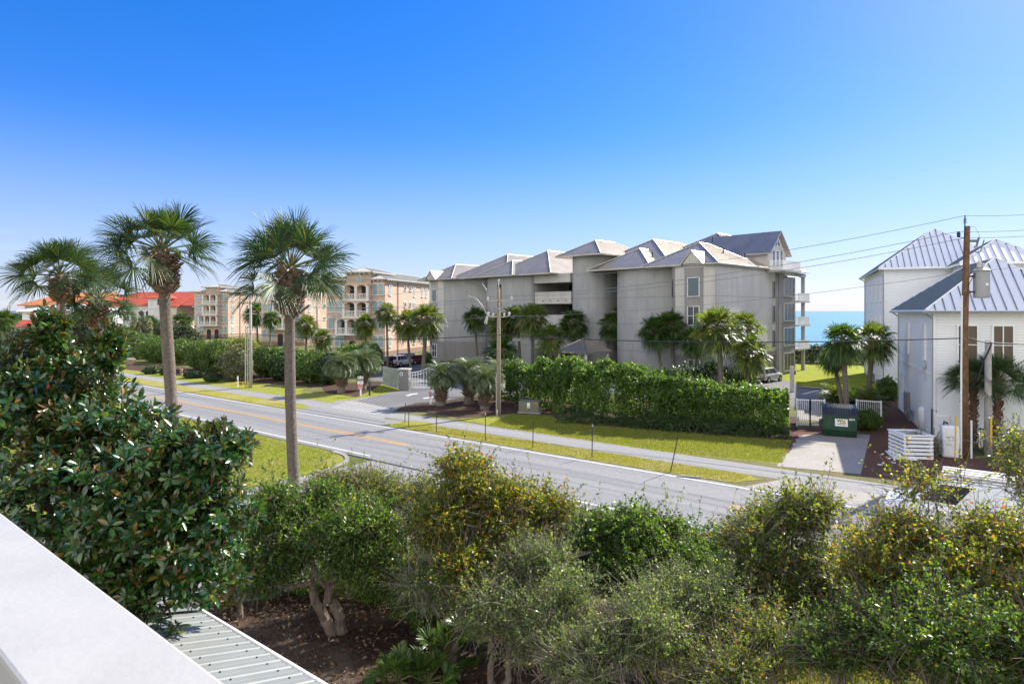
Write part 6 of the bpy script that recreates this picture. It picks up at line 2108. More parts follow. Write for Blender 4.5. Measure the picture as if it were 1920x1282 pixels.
# left pole
pl_ = empty('utility_pole', (xl, yl, 0), 0, 'slim utility pole with wide crossarm in front of the tan buildings', 'utility pole')
MB().tube([(0, 0, 0), (0, 0, 10.1)], [0.19, 0.12], 10).build('shaft', M['pole_g'], pl_, True)
arm = MB(); arm.cbox((0, -0.12, 9.35), (2.5, 0.1, 0.12)); ca = arm.build('crossarm', M['pole'], pl_)
br = MB(); br.tube([(-0.75, -0.15, 9.3), (0, -0.14, 8.75)], 0.025, 4); br.tube([(0.75, -0.15, 9.3), (0, -0.14, 8.75)], 0.025, 4)
br.cbox((-0.05, -0.1, 8.2), (1.4, 0.05, 0.06)); br.build('brace', M['steel'], ca)
im = MB()
for x in (-1.1, 1.15): insulator(im, x, -0.12, 9.4, 1.3)
insulator(im, 0, 0, 10.1, 1.3); im.build('insulator', M['ceramic'], pl_)
cdp = empty('conduit_riser', (xl - 0.42, yl - 0.1, 0), 0, 'pair of shiny metal conduits left of the slim pole', 'conduit')
c_ = MB()
c_.tube([(-0.1, 0, 0), (-0.1, 0, 6.9)], 0.07, 8); c_.tube([(0.12, 0.05, 0), (0.12, 0.05, 6.4)], 0.06, 8)
c_.build('pipe', M['steel'], cdp)
b_ = MB()
for z in (1.5, 3.2, 4.8): b_.box(-0.2, 0.45, 0.02, 0.08, z, z + 0.08)
b_.build('clamp', M['pillar'], cdp)
# far-left pole
pf_ = empty('utility_pole', at(19, 640, 135)[:2] + (0,), 0, 'thin distant utility pole at the far left edge', 'utility pole')
MB().tube([(0, 0, 0), (0, 0, 9.6)], [0.2, 0.14], 8).build('shaft', M['pole_g'], pf_)
MB().cbox((0, 0, 8.4), (2.6, 0.12, 0.14)).build('crossarm', M['pole'], pf_)


def cable(name, label, pts, sag, r, m, n=16, group=None):
    mb = MB()
    path = []
    for (a, b), s in zip(zip(pts[:-1], pts[1:]), sag):
        a, b = Vector(a), Vector(b)
        for i in range(n):
            t = i / n
            p = a.lerp(b, t)
            p.z -= s * 4 * t * (1 - t)
            path.append(p)
    path.append(Vector(pts[-1]))
    mb.tube(path, r, 5)
    o = mb.build(name, m)
    o.location = path[0]
    me = o.data
    me.transform(Matrix.Translation(-path[0]))
    return tag(o, label, 'power line' if 'line' in name else 'cable', group)


def away(px, py, d): return at(px, py, d)
PLG = 'overhead lines along the road'
cable('power_line', 'topmost power line over the roofs, on the pin of the transformer pole', [away(2060, 389, 31), (xr + 0.02, yr, 14.02), (xc, yc, 11.1), (xl, yl, 10.35), away(19, 560, 135)], [0.15, 0.8, 0.9, 1.5], 0.016, M['wire'], group=PLG)
cable('power_line', 'second power line from the top, leaving the left insulator of the transformer pole', [away(2060, 418, 31), (xr - 0.35, yr, 13.1), (xc - 0.9, yc - 0.16, 9.65), (xl - 1.1, yl - 0.1, 9.65), away(10, 565, 135)], [0.15, 0.7, 0.9, 1.5], 0.016, M['wire'], group=PLG)
cable('power_line', 'third power line from the top, just below the second one', [away(2060, 428, 31), (xr + 0.1, yr, 12.75), (xc + 1.05, yc - 0.16, 9.65), (xl + 1.15, yl - 0.1, 9.65), away(28, 565, 135)], [0.15, 0.7, 0.9, 1.5], 0.016, M['wire'], group=PLG)
cable('power_line', 'thin neutral wire that crosses the grey building at mid height', [away(2060, 478, 31), (xr, yr, 10.75), (xc + 0.1, yc - 0.2, 8.05), (xl, yl - 0.15, 8.2), away(19, 572, 135)], [0.1, 0.55, 0.7, 1.2], 0.012, M['wire'], group=PLG)
cable('black_cable', 'thick black cable bundle strung low across the whole street', [away(2060, 643, 33.5), (28.0, 35.85, 6.65), (xr + 0.1, yr - 0.22, 6.95), (xc + 0.1, yc - 0.2, 6.55), (xl + 0.1, yl - 0.2, 6.0), away(40, 612, 120)], [0.1, 0.05, 0.4, 0.5, 0.9], 0.035, M['cable'], group=PLG)
cable('black_cable', 'black drop cable sagging down from the short pole', [(28.0, 35.8, 6.6), (27.6, 35.9, 5.6), (27.3, 36.0, 4.4), (27.4, 37.5, 3.0)], [0.05, 0.1, 0.1], 0.045, M['cable'], 6)
cl_ = MB()
cl_.cbox(at(968, 637, 49), (0.62, 0.16, 0.2))
o = cl_.build('splice_case', M['pillar']); tag(o, 'splice case hanging on the black cable right of the centre pole', 'splice case')

# ------------------------------------------------------------------ vehicles
WHEEL = MB().tube([(0, -0.11, 0), (0, -0.1, 0), (0, 0.1, 0), (0, 0.11, 0)], [0.27, 0.34, 0.34, 0.27], 18).mesh('tyre', M['tyre'])
_rm = MB().tube([(0, -0.118, 0), (0, 0.118, 0)], [0.21, 0.21], 14)
for _i in range(5):
    _a = _i * 2 * math.pi / 5
    for _s in (-1, 1):
        _rm.cbox((0.12 * math.cos(_a), _s * 0.12, 0.12 * math.sin(_a)), (0.2, 0.02, 0.05), Matrix.Rotation(-_a, 3, 'Y'))
RIM = _rm.mesh('rim', M['rim'])


def loft(mb, secs, cap=True):
    "secs: list of cross sections (equal point counts), closed loops"
    n = len(secs[0])
    vs = [p for s in secs for p in s]
    fs = [(i * n + k, i * n + (k + 1) % n, (i + 1) * n + (k + 1) % n, (i + 1) * n + k) for i in range(len(secs) - 1) for k in range(n)]
    if cap: fs += [tuple(range(n - 1, -1, -1)), tuple(range((len(secs) - 1) * n, len(secs) * n))]
    mb.add(vs, fs)


def car_sec(x, zb, zt, w, tuck=0.06):
    h = w / 2
    return [(x, -h + tuck, zb), (x, -h, zb + 0.18), (x, -h, zt - 0.22), (x, -h + 0.05, zt - 0.06), (x, -h + 0.16, zt), (x, h - 0.16, zt), (x, h - 0.05, zt - 0.06), (x, h, zt - 0.22), (x, h, zb + 0.18), (x, h - tuck, zb)]


KINDS_ = {
    # length, width, bonnet/belt heights, cabin (x0 foot, x0 roof, x1 roof, x1 foot), roof height ; x forward
    'suv': dict(L=4.8, W=1.9, hood=1.05, belt=1.08, cab=(-2.3, -2.05, 0.35, 1.05), roof=1.75),
    'wagon': dict(L=4.6, W=1.82, hood=0.92, belt=0.96, cab=(-2.2, -1.7, 0.3, 1.05), roof=1.5),
    'pickup': dict(L=5.7, W=1.98, hood=1.12, belt=1.14, cab=(-0.75, -0.55, 0.75, 1.45), roof=1.88),
    'van': dict(L=5.9, W=2.05, hood=1.22, belt=1.3, cab=(-2.85, -2.75, 1.0, 1.95), roof=2.15),
}


def car(kind, label, cat, loc, rz, color, group=None, name=None, rack=False):
    K = KINDS_[kind]
    L_, W_, hood, belt, cb, rfz = K['L'], K['W'], K['hood'], K['belt'], K['cab'], K['roof']
    t = empty(name or 'parked_car', loc, rz, label, cat, group)
    pm = paint('car_paint', color)
    b = MB()
    h = L_ / 2
    rear = belt
    secs = [car_sec(-h, 0.45, rear - 0.12, W_ - 0.2), car_sec(-h + 0.12, 0.36, rear, W_ - 0.06), car_sec(-h + 0.8, 0.32, belt, W_), car_sec(cb[3] - 0.2, 0.32, belt, W_), car_sec(h - 0.9, 0.32, hood, W_ - 0.02), car_sec(h - 0.25, 0.36, hood - 0.1, W_ - 0.12), car_sec(h, 0.42, hood - 0.3, W_ - 0.36)]
    loft(b, secs)
    body = b.build('body', pm, t, bevel=0.03)
    # cabin: pillars and roof in body colour, glass set into it
    wi, wr = W_ / 2 - 0.06, W_ / 2 - 0.26
    x0, x1, x2, x3 = cb
    zb = belt - 0.03
    A = [(x0, -wi, zb), (x3, -wi, zb), (x3, wi, zb), (x0, wi, zb)]
    B = [(x1, -wr, rfz - 0.04), (x2, -wr, rfz - 0.04), (x2, wr, rfz - 0.04), (x1, wr, rfz - 0.04)]
    c = MB()
    Tt = [(x1 + 0.12, -wr + 0.12, rfz), (x2 - 0.15, -wr + 0.12, rfz), (x2 - 0.15, wr - 0.12, rfz), (x1 + 0.12, wr - 0.12, rfz)]
    c.add(A + B + Tt, [(0, 1, 5, 4), (1, 2, 6, 5), (2, 3, 7, 6), (3, 0, 4, 7), (4, 5, 9, 8), (5, 6, 10, 9), (6, 7, 11, 10), (7, 4, 8, 11), (8, 9, 10, 11)])
    c.build('cabin', pm, t, bevel=0.03)

    def quad_on(a, b_, c_, d_, u0, u1, v0, v1, off):
        a, b_, c_, d_ = Vector(a), Vector(b_), Vector(c_), Vector(d_)
        def p(u, v): return a.lerp(b_, u).lerp(d_.lerp(c_, u), v)
        nn = (b_ - a).cross(d_ - a).normalized() * off
        return [p(u0, v0) + nn, p(u1, v0) + nn, p(u1, v1) + nn, p(u0, v1) + nn]
    gw = MB(); gw.face(quad_on(A[1], A[2], B[2], B[1], 0.06, 0.94, 0.08, 0.92, 0.012)); gw.build('windscreen', M['carglass'], t)
    gw = MB(); gw.face(quad_on(A[3], A[0], B[0], B[3], 0.08, 0.92, 0.15, 0.9, 0.012)); gw.build('rear_window', M['carglass'], t)
    cuts = {'van': ((0.70, 0.95),), 'pickup': ((0.06, 0.46), (0.5, 0.92))}.get(kind, ((0.05, 0.30), (0.33, 0.6), (0.63, 0.93)))
    for u0, u1 in cuts:
        gw = MB()
        gw.face(quad_on(A[0], A[1], B[1], B[0], u0, u1, 0.1, 0.88, 0.012))
        gw.build('side_window', M['carglass'], t)
        gw = MB()
        gw.face(quad_on(A[2], A[3], B[3], B[2], 1 - u1, 1 - u0, 0.1, 0.88, 0.012))
        gw.build('side_window', M['carglass'], t)
    if kind == 'pickup':
        MB().box(-h + 0.1, x0 - 0.05, -W_ / 2 + 0.14, W_ / 2 - 0.14, belt - 0.01, belt + 0.012).build('truck_bed', M['dark'], t)
    wr_ = 1.0 if kind != 'van' else 1.08
    for wx in (-h + 0.92, h - 0.95):
        for sg in (-1, 1):
            w = link('wheel', WHEEL, t, (wx, sg * (W_ / 2 - 0.1), 0.34 * wr_), (0, 0, 0), (wr_,) * 3)
            link('rim', RIM, w)
            MB().tube([(wx, sg * (W_ / 2 - 0.02) - 0.02 * sg, 0.36), (wx, sg * (W_ / 2 + 0.006), 0.36)], 0.42, 16).build('wheel_arch', M['tyre'], body)
    for sg in (-1, 1):
        MB().cbox((h - 0.10, sg * (W_ / 2 - 0.3), hood - 0.3), (0.14, 0.36, 0.18)).build('headlight', M['lamp'], t, bevel=0.03)
        MB().cbox((-h + 0.06, sg * (W_ / 2 - 0.16), rear - 0.3), (0.14, 0.16, 0.36)).build('tail_light', M['tail'], t, bevel=0.02)
        MB().cbox((x3 - 0.35, sg * (W_ / 2 + 0.08), belt + 0.1), (0.14, 0.2, 0.15)).build('mirror', pm, t, bevel=0.03)
    MB().cbox((h - 0.05, 0, 0.5), (0.14, W_ - 0.4, 0.2)).build('bumper', M['lid'], t, bevel=0.03)
    MB().cbox((-h + 0.03, 0, 0.52), (0.14, W_ - 0.25, 0.2)).build('bumper', M['lid'], t, bevel=0.03)
    MB().cbox((-h - 0.005, 0, 0.82), (0.02, 0.42, 0.16)).build('licence_plate', M['white'], t)
    if rack:
        for sg in (-1, 1):
            MB().tube([(x1 + 0.2, sg * (wr - 0.05), rfz + 0.02), (x1 + 0.35, sg * (wr - 0.05), rfz + 0.08), (x2 - 0.35, sg * (wr - 0.05), rfz + 0.08), (x2 - 0.2, sg * (wr - 0.05), rfz + 0.02)], 0.022, 5).build('roof_rail', M['iron'], t)
    return t


u_dir = math.atan2(0.695, 0.719)
ut_dir = math.atan2(0.963, 0.27)
CG = 'cars parked by the buildings'
x, y = G(1437, 716); car('suv', 'silver SUV parked at the end wall of the grey building', 'car', (x + 0.3, y + 0.5, 0), u_dir - 0.05, (0.42, 0.43, 0.44), CG, rack=True)
x, y = G(975, 716); car('pickup', 'silver pickup parked behind the feather palms and white fence', 'pickup', (x + 1.0, y, 0), math.pi + line_rz + 0.1, (0.45, 0.45, 0.44), CG, name='parked_pickup')
x, y = G(955, 706); car('suv', 'black SUV behind the silver pickup', 'car', (x - 0.5, y + 2, 0), u_dir, (0.015, 0.015, 0.018), CG)
x, y = G(1215, 724); car('suv', 'dark car whose roof shows over the hedge before the curved wall', 'car', (x, y, 0), u_dir, (0.02, 0.022, 0.03), CG)
x, y = G(731, 688); car('suv', 'dark SUV with red tail lights parked next to the white one', 'car', (x, y, 0), ut_dir, (0.02, 0.022, 0.028), CG)
x, y = G(751, 686.5); car('suv', 'white SUV parked at the sunlit wall of the tan building', 'car', (x, y, 0), ut_dir - 0.1, (0.7, 0.7, 0.72), CG)
x, y = G(768, 682.5); car('suv', 'dark blue SUV behind the white one at the tan wall', 'car', (x, y + 1, 0), ut_dir - 0.75, (0.02, 0.04, 0.12), CG)
x, y = G(783, 682); car('wagon', 'dark red car partly behind the palm trunks by the gate', 'car', (x + 0.1, y, 0), ut_dir - 0.45, (0.2, 0.02, 0.03), CG)
x, y = at(520, 655, 106)[:2]; car('suv', 'dark SUV with roof rails in front of the middle tan building', 'car', (x, y, 0), v_t, (0.02, 0.025, 0.035), CG, rack=True)
x, y = at(425, 650, 125)[:2]; car('wagon', 'pale car whose roof shows above the clipped shrubs on the left', 'car', (x, y, 0), v_t, (0.6, 0.62, 0.64), CG)
x, y = at(447, 650, 125)[:2]; car('suv', 'white car right of the pale one, half hidden by clipped shrubs', 'car', (x + 1, y, 0), v_t, (0.75, 0.75, 0.76), CG)
# white work van on the road, heading left
vx, vy = RP(-0.2, 28.85)
van = car('van', 'white work van with roof rack driving left behind the scrub trees', 'van', (vx, vy, 0), math.pi + math.atan2(RX[1], RX[0]), (0.78, 0.79, 0.8), None, name='work_van')
rk = MB()
for sg in (-1, 1):
    rk.tube([(-2.6, sg * 0.72, 2.36), (0.8, sg * 0.72, 2.36)], 0.04, 6)
for x in (-2.5, -1.4, -0.3, 0.7):
    rk.tube([(x, -0.74, 2.13), (x, -0.72, 2.36), (x, 0.72, 2.36), (x, 0.74, 2.13)], 0.03, 6)
for y in (-0.4, 0, 0.4): rk.box(-2.4, 0.9, y - 0.13, y + 0.13, 2.39, 2.43)
rk.build('roof_rack', M['rail_white'], van)
for sg in (-1, 1):
    MB().cbox((2.93, sg * 0.80, 0.78), (0.1, 0.24, 0.14)).build('indicator', M['amber'], van, bevel=0.02)

# ------------------------------------------------------------------ gate, fences, signs on the far side
def picket_fence(label, pts, h, m, name='metal_fence', step=0.13, post=2.4, group=None, cat='fence'):
    p0 = Vector((pts[0][0], pts[0][1], 0))
    t = empty(name, p0, 0, label, cat, group)
    L = [(p[0] - p0.x, p[1] - p0.y) for p in pts]
    rail(t, L, 0.06, h - 0.1, step, m, 'picket_panel', 0.025)
    for a, c in zip(L[:-1], L[1:]):
        A, B = Vector((a[0], a[1], 0)), Vector((c[0], c[1], 0))
        n = max(1, round((B - A).length / post))
        for i in range(n + 1):
            p = A.lerp(B, i / n)
            MB().box(p.x - 0.04, p.x + 0.04, p.y - 0.04, p.y + 0.04, 0, h + 0.05).build('post', m, t)
    return t


WF = 'white metal picket fences of the grey building'
picket_fence('white picket fence behind the feather palm trio', [G(872, 742), G(962, 744)], 1.7, M['white'], group=WF)
picket_fence('white picket fence running behind the clipped hedge', [G(968, 745), G(1200, 772), G(1480, 797)], 1.7, M['white'], group=WF)
picket_fence('white picket fence between the dumpster and the pine straw', [G(1606, 797), G(1652, 801)], 1.9, M['white'], group=WF)
gate = picket_fence('white metal pedestrian gate left of the dumpster', [G(1494, 799), G(1519, 800), G(1546, 801)], 2.0, M['white'], 'gate', 0.13, 1.0, None, 'gate')
x, y = G(1512, 800)
lb_ = MB().cbox((x - gate.location.x, y - gate.location.y - 0.06, 1.15), (0.3, 0.16, 0.22)); lb_.build('lock_box', M['pillar'], gate)
# fence lattice post beside the SUV
x, y = G(1485, 735)
t = empty('post', (x, y, 0), 0, 'grey square post with lamp box beside the silver SUV', 'post')
MB().box(-0.16, 0.16, -0.16, 0.16, 0, 2.7).build('shaft', M['stucco_l'], t)
MB().cbox((0.26, 0, 2.0), (0.2, 0.2, 0.3)).build('lamp_box', M['iron'], t)
# pillar and driveway gate
x, y = G(760, 731)
t = empty('gate_pillar', (x, y, 0), line_rz + 0.25, 'grey gate pillar with pale cap between board fence and white gate', 'pillar')
MB().box(-0.6, 0.5, -0.35, 0.35, 0, 2.2).build('shaft', M['pillar'], t)
MB().prism([(-0.68, -0.43), (0.58, -0.43), (0.58, 0.43), (-0.68, 0.43)], 2.2, 2.32).build('cap', M['stucco_l'], t)
MB().tube([(-0.3, -0.36, 1.75), (-0.3, -0.40, 1.75)], [0.2, 0.2], 16).build('round_plaque', M['white'], t)
MB().tube([(-0.3, -0.41, 1.75), (-0.3, -0.405, 1.75)], [0.13, 0.13], 16).build('plaque_centre', M['pillar'], t)
lm = MB()
for z in (0.25, 1.0, 1.6): lm.cbox((0.54, -0.2, z), (0.1, 0.2, 0.16))
lm.build('hinge', M['steel'], t)
# board fence left of the pillar
A, B = Vector(G(718, 722) + (0,)), Vector(G(750, 730.5) + (0,))
t = empty('board_fence', A, math.atan2((B - A).y, (B - A).x), 'weathered blue green board fence left of the gate pillar', 'fence')
n = 6
L_ = (B - A).length
bm_ = MB()
for i in range(n): bm_.box(L_ * i / n + 0.02, L_ * (i + 1) / n - 0.02, -0.05 - 0.01 * (i % 2), 0.03, 0.08, 2.15)
bm_.build('boards', M['boards'], t)
MB().box(0, L_, 0.032, 0.1, 0.3, 0.45).build('batten', M['wood'], t)
MB().box(0, L_, 0.032, 0.1, 1.7, 1.85).build('batten', M['wood'], t)
# swan-neck driveway gate
A, B = Vector(G(768, 728.5) + (0,)), Vector(G(842, 729) + (0,))
t = empty('driveway_gate', A, math.atan2((B - A).y, (B - A).x), 'white metal driveway gate with top rising in a curve to the right', 'gate')
L_ = (B - A).length
top = lambda u: 1.75 + 1.1 * (0.5 - 0.5 * math.cos(math.pi * u))
gm = MB()
nb = int(L_ / 0.3)
for i in range(nb + 1):
    u = i / nb
    gm.tube([(L_ * u, 0, 0.1), (L_ * u, 0, top(u))], 0.032, 4)
gm.tube([(L_ * i / 16, 0, top(i / 16)) for i in range(17)], 0.045, 5)
gm.tube([(L_ * i / 16, 0, top(i / 16) - 0.3) for i in range(17)], 0.035, 5)
gm.tube([(0, 0, 0.75), (L_, 0, 0.75)], 0.035, 5); gm.tube([(0, 0, 0.12), (L_, 0, 0.12)], 0.045, 5)
gm.build('bars', M['white'], t)
MB().cbox((L_ * 0.3, -0.08, 0.85), (0.6, 0.1, 0.12)).build('gate_opener', M['white'], t)
# signs
x, y = G(676, 742.5)
t = empty('sign', (x, y, 0), 0, 'white post carrying grey and white panels over a pink notice', 'sign')
MB().box(-0.06, 0.06, -0.05, 0.05, 0, 2.0).build('post', M['white'], t)
MB().box(-0.28, 0.28, -0.075, -0.052, 1.22, 1.98).build('panel', M['white'], t)
MB().box(-0.29, 0.29, -0.085, -0.077, 1.52, 1.76).build('grey_band', M['pillar'], t)
MB().box(-0.21, 0.21, -0.075, -0.052, 0.68, 1.19).build('notice', M['signpink'], t)
pp = MB()
for z in (1.44, 1.36, 1.29): pp.box(-0.1, 0.16, -0.083, -0.077, z, z + 0.03)
pp.cbox((-0.15, -0.08, 1.88), (0.14, 0.01, 0.12)); pp.cbox((0.13, -0.08, 1.88), (0.16, 0.01, 0.10))
pp.build('printing', M['pillar'], t)
pp = MB()
for z in (1.1, 1.03): pp.box(-0.15, 0.15, -0.083, -0.077, z, z + 0.035)
pp.build('printing', M['tail'], t)
x, y = G(693, 741.5)
t = empty('keypad_post', (x, y, 0), 0, 'dark post with a small blue lens left of the driveway', 'post')
MB().box(-0.08, 0.08, -0.08, 0.08, 0, 1.25).build('post', M['iron'], t)
MB().cbox((0, -0.03, 1.36), (0.26, 0.2, 0.26)).build('housing', M['iron'], t, bevel=0.03)
MB().tube([(0.04, -0.14, 1.38), (0.04, -0.16, 1.38)], 0.07, 10).build('lens', M['blue'], t)
x, y = G(807, 757.5)
t = empty('sign', (x, y, 0), 0, 'white post with narrow pink notice on the right edge of the driveway', 'sign')
MB().box(-0.07, 0.07, -0.05, 0.05, 0, 1.35).build('post', M['white'], t)
MB().box(-0.13, 0.13, -0.075, -0.052, 0.66, 1.15).build('notice', M['signpink'], t)
MB().cbox((0.05, 0, 1.38), (0.1, 0.1, 0.1)).build('cap', M['iron'], t)
# yellow rails by the left pole
t = empty('guard_rail', G(442, 726) + (0,), line_rz * 0.6, 'low yellow pipe guard rails in front of the slim pole', 'guard rail')
pm_ = MB()
for x in (0, 0.95, 1.75): pm_.tube([(x, 0, 0), (x, 0, 0.62)], 0.06, 8)
pm_.build('post', M['yellow'], t)
MB().tube([(0.95, 0, 0.58), (1.75, 0.15, 0.58)], 0.05, 8).build('rail', M['yellow'], t)
x, y = G(446, 727)
t = empty('marker_post', (x, y, 0), 0, 'slim white marker post in front of the yellow rails', 'post')
MB().box(-0.04, 0.04, -0.03, 0.03, 0, 1.25).build('post', M['white'], t)
MB().box(-0.09, 0.09, -0.045, -0.032, 0.9, 1.3).build('plate', M['white'], t)
x, y = G(340, 704)
t = empty('marker_post', (x, y, 0), 0, 'short orange brown post by the leaning palm trunk', 'post')
MB().box(-0.13, 0.13, -0.13, 0.13, 0, 0.8).build('post', M['tan'], t); MB().box(-0.16, 0.16, -0.16, 0.16, 0.8, 0.88).build('cap', M['tan'], t)
x, y = G(246, 684)
t = empty('marker_wall', (x, y, 0), -0.5, 'small brick entrance wall under the farthest rounded shrub', 'wall')
MB().box(-0.8, 0.8, -0.2, 0.2, 0, 0.95).build('wall', M['tan'], t); MB().box(-0.86, 0.86, -0.26, 0.26, 0.95, 1.03).build('cap', M['cream'], t)
# yellow crossing sign seen through the magnolia
x, y = at(114, 700, 70)[:2]
t = empty('road_sign', (x, y, 0), 0, 'yellow diamond road sign seen through the magnolia', 'road sign')
MB().tube([(0, 0, 0), (0, 0, 3.2)], 0.04, 6).build('post', M['iron'], t)
MB().add([(0, -0.05, 2.35), (0.42, -0.05, 2.77), (0, -0.05, 3.19), (-0.42, -0.05, 2.77), (0, -0.04, 2.35), (0.42, -0.04, 2.77), (0, -0.04, 3.19), (-0.42, -0.04, 2.77)],
         [(0, 1, 2, 3), (7, 6, 5, 4), (0, 4, 5, 1), (1, 5, 6, 2), (2, 6, 7, 3), (3, 7, 4, 0)]).build('plate', M['signyel'], t)
MB().box(-0.3, 0.3, -0.05, -0.04, 2.05, 2.3).build('sub_plate', M['signyel'], t)

# slim stakes on the verge
SG = 'thin dark stakes along the verge'
for lb, px, by, ty, lean in [
    ('thin dark stake at the left tip of the verge', 759, 793, 760, 0.05), ('thin dark stake just right of the verge tip', 766, 799, 764, 0.05),
    ('thin dark stake left of the crossarm pole', 818, 810, 768, 0.03), ('thin dark stake with pale tip below the crossarm pole', 910, 826, 778, 0.0),
    ('thin dark upright stake right of the green utility box', 999, 840, 795, 0.03), ('thin dark upright stake midway along the verge', 1110, 857, 800, 0.03),
    ('leaning dark stake near the right end of the verge', 1257, 885, 822, 0.42)]:
    x, y = G(px, by)
    h_ = (by - ty) * y / F
    t = empty('stake', (x, y, 0), 0, lb, 'stake', SG)
    MB().tube([(0, 0, 0), (lean * 0.9, 0, h_)], 0.028, 6).build('rod', M['iron'], t)
    MB().tube([(lean * 0.9, 0, h_), (lean * 0.95, 0, h_ + 0.14)], 0.034, 6).build('tip', M['pole_g'] if px in (910, 1110) else M['iron'], t)
x, y = G(1290, 895)
o = MB().tube([(0, 0, 0.06), (1.1, -0.35, 0.06)], 0.05, 6).build('fallen_post', M['pole_g'], None, loc=(x - 0.5, y + 0.15, 0)); tag(o, 'pale post lying on the grass near the leaning stake', 'post')
x, y = G(470, 875)
t = empty('post', (x, y, 0), 0, 'dark wooden post standing alone on the near lawn', 'post')
MB().box(-0.08, 0.08, -0.06, 0.06, 0, 1.25).build('shaft', M['wood'], t)
MB().box(-0.085, 0.03, -0.065, 0.02, 1.25, 1.32).build('top', M['wood'], t)
x, y = G(960, 778)
o = MB().tube([(0, 0, 0), (0, 0, 0.5)], 0.03, 6).build('marker_stub', M['white'], None, loc=(x - 1.2, y - 0.4, 0)); tag(o, 'short white stub marker right of the crossarm pole foot', 'marker')

# green utility box
x, y = G(993, 775)
t = empty('utility_box', (x, y, 0), -0.32, 'grey green utility box with stickers at the left end of the hedge', 'utility box')
MB().box(-0.95, 0.8, -0.05, 0.95, 0.12, 0.98).build('cabinet', M['boxgreen'], t, bevel=0.03)
MB().box(-1.02, 0.88, -0.12, 1.02, 0, 0.118).build('pad', M['concrete'], t)
MB().box(-0.97, 0.82, -0.075, 0.97, 0.985, 1.03).build('lid', M['boxgreen'], t, bevel=0.02)
MB().box(-0.2, 0.05, -0.062, -0.051, 0.45, 0.9).build('sticker', M['white'], t)
MB().box(-0.18, 0.03, -0.068, -0.063, 0.48, 0.6).build('sticker', M['signyel'], t)
MB().box(0.45, 0.7, -0.062, -0.051, 0.82, 0.92).build('sticker', M['amber'], t)
st = MB(); st.box(-0.04, 0.0, -0.09, -0.051, 0.3, 0.42); st.build('handle', M['iron'], t)

# ------------------------------------------------------------------ dumpster
xa, ya = G(1543, 818)
xb, yb = G(1607, 823)
dz = math.atan2(yb - ya, xb - xa)
Ld = math.hypot(xb - xa, yb - ya)
t = empty('dumpster', (xa, ya, 0), dz, 'green dumpster with ribbed black lid and white sign on the concrete pad', 'dumpster')
sec = [(0.28, 0.06), (0.0, 0.5), (0.0, 1.45), (1.55, 1.75), (1.55, 0.06)]   # (y, z) side profile
b = MB()
n = len(sec)
vs = [(0, p[0], p[1]) for p in sec] + [(Ld, p[0], p[1]) for p in sec]
b.add(vs, [tuple(range(n)), tuple(range(2 * n - 1, n - 1, -1))] + [(i, n + i, n + (i + 1) % n, (i + 1) % n) for i in range(n)])
b.build('body', M['dumpgreen'], t, bevel=0.02)
b = MB()
b.box(-0.04, Ld + 0.04, -0.05, 0.02, 1.38, 1.48)
for x in (0.1, Ld - 0.16): b.box(x, x + 0.08, -0.045, 0.0, 0.55, 1.38)
b.box(-0.05, 0.0, 0.3, 1.3, 0.9, 1.1); b.box(Ld, Ld + 0.05, 0.3, 1.3, 0.9, 1.1)
b.build('rim', M['dumpgreen'], t)
MB().box(-0.22, -0.05, 0.2, 0.9, 0.55, 1.05).build('fork_pocket', M['iron'], t)
ld = MB()
ld.slab([(-0.05, -0.08, 1.5), (Ld + 0.05, -0.08, 1.5), (Ld + 0.05, 0.5, 1.92), (-0.05, 0.5, 1.92)], 0.05)
ld.slab([(-0.05, 0.5, 1.92), (Ld + 0.05, 0.5, 1.92), (Ld + 0.05, 1.62, 2.02), (-0.05, 1.62, 2.02)], 0.05)
for i in range(13):
    x = 0.02 + (Ld - 0.14) * i / 12
    for (y0, z0), (y1, z1) in (((-0.06, 1.515), (0.5, 1.925)), ((0.5, 1.925), (1.6, 2.025))):
        ld.add([(x, y0, z0), (x + 0.1, y0, z0), (x + 0.1, y1, z1), (x, y1, z1), (x + 0.02, y0, z0 + 0.05), (x + 0.08, y0, z0 + 0.05), (x + 0.08, y1, z1 + 0.05), (x + 0.02, y1, z1 + 0.05)],
               [(4, 5, 6, 7), (0, 1, 5, 4), (1, 2, 6, 5), (2, 3, 7, 6), (3, 0, 4, 7)])
ld.build('lid', M['lid'], t)
sg_ = MB().box(0.72, 1.48, -0.075, -0.046, 0.78, 1.28).build('sign_panel', M['white'], t)


def text(s, size, m, parent, loc, name='lettering', ext=0.003):
    cu = bpy.data.curves.new(name, 'FONT')
    cu.body, cu.size, cu.extrude = s, size, ext
    cu.align_x = 'CENTER'
    cu.offset = 0.006
    cu.materials.append(m)
    tmp = bpy.data.objects.new(name, cu)
    COL.objects.link(tmp)
    me = bpy.data.meshes.new_from_object(tmp.evaluated_get(bpy.context.evaluated_depsgraph_get()))
    bpy.data.objects.remove(tmp)
    o = bpy.data.objects.new(name, me)
    COL.objects.link(o)
    o.parent, o.location, o.rotation_euler = parent, loc, (math.pi / 2, 0, 0)
    return o


text('W', 0.27, M['dumpgreen'], sg_, (0.98, -0.08, 1.06))
text('M', 0.27, M['yellow'], sg_, (1.22, -0.08, 1.06))
text('8274', 0.16, M['white'], t, (Ld - 0.30, -0.056, 1.22))
pp = MB()
for z, a, c in ((1.0, 0.98, 1.38), (0.9, 0.84, 1.36)): pp.box(a, c, -0.079, -0.074, z, z + 0.035)
pp.build('printing', M['dumpgreen'], sg_)

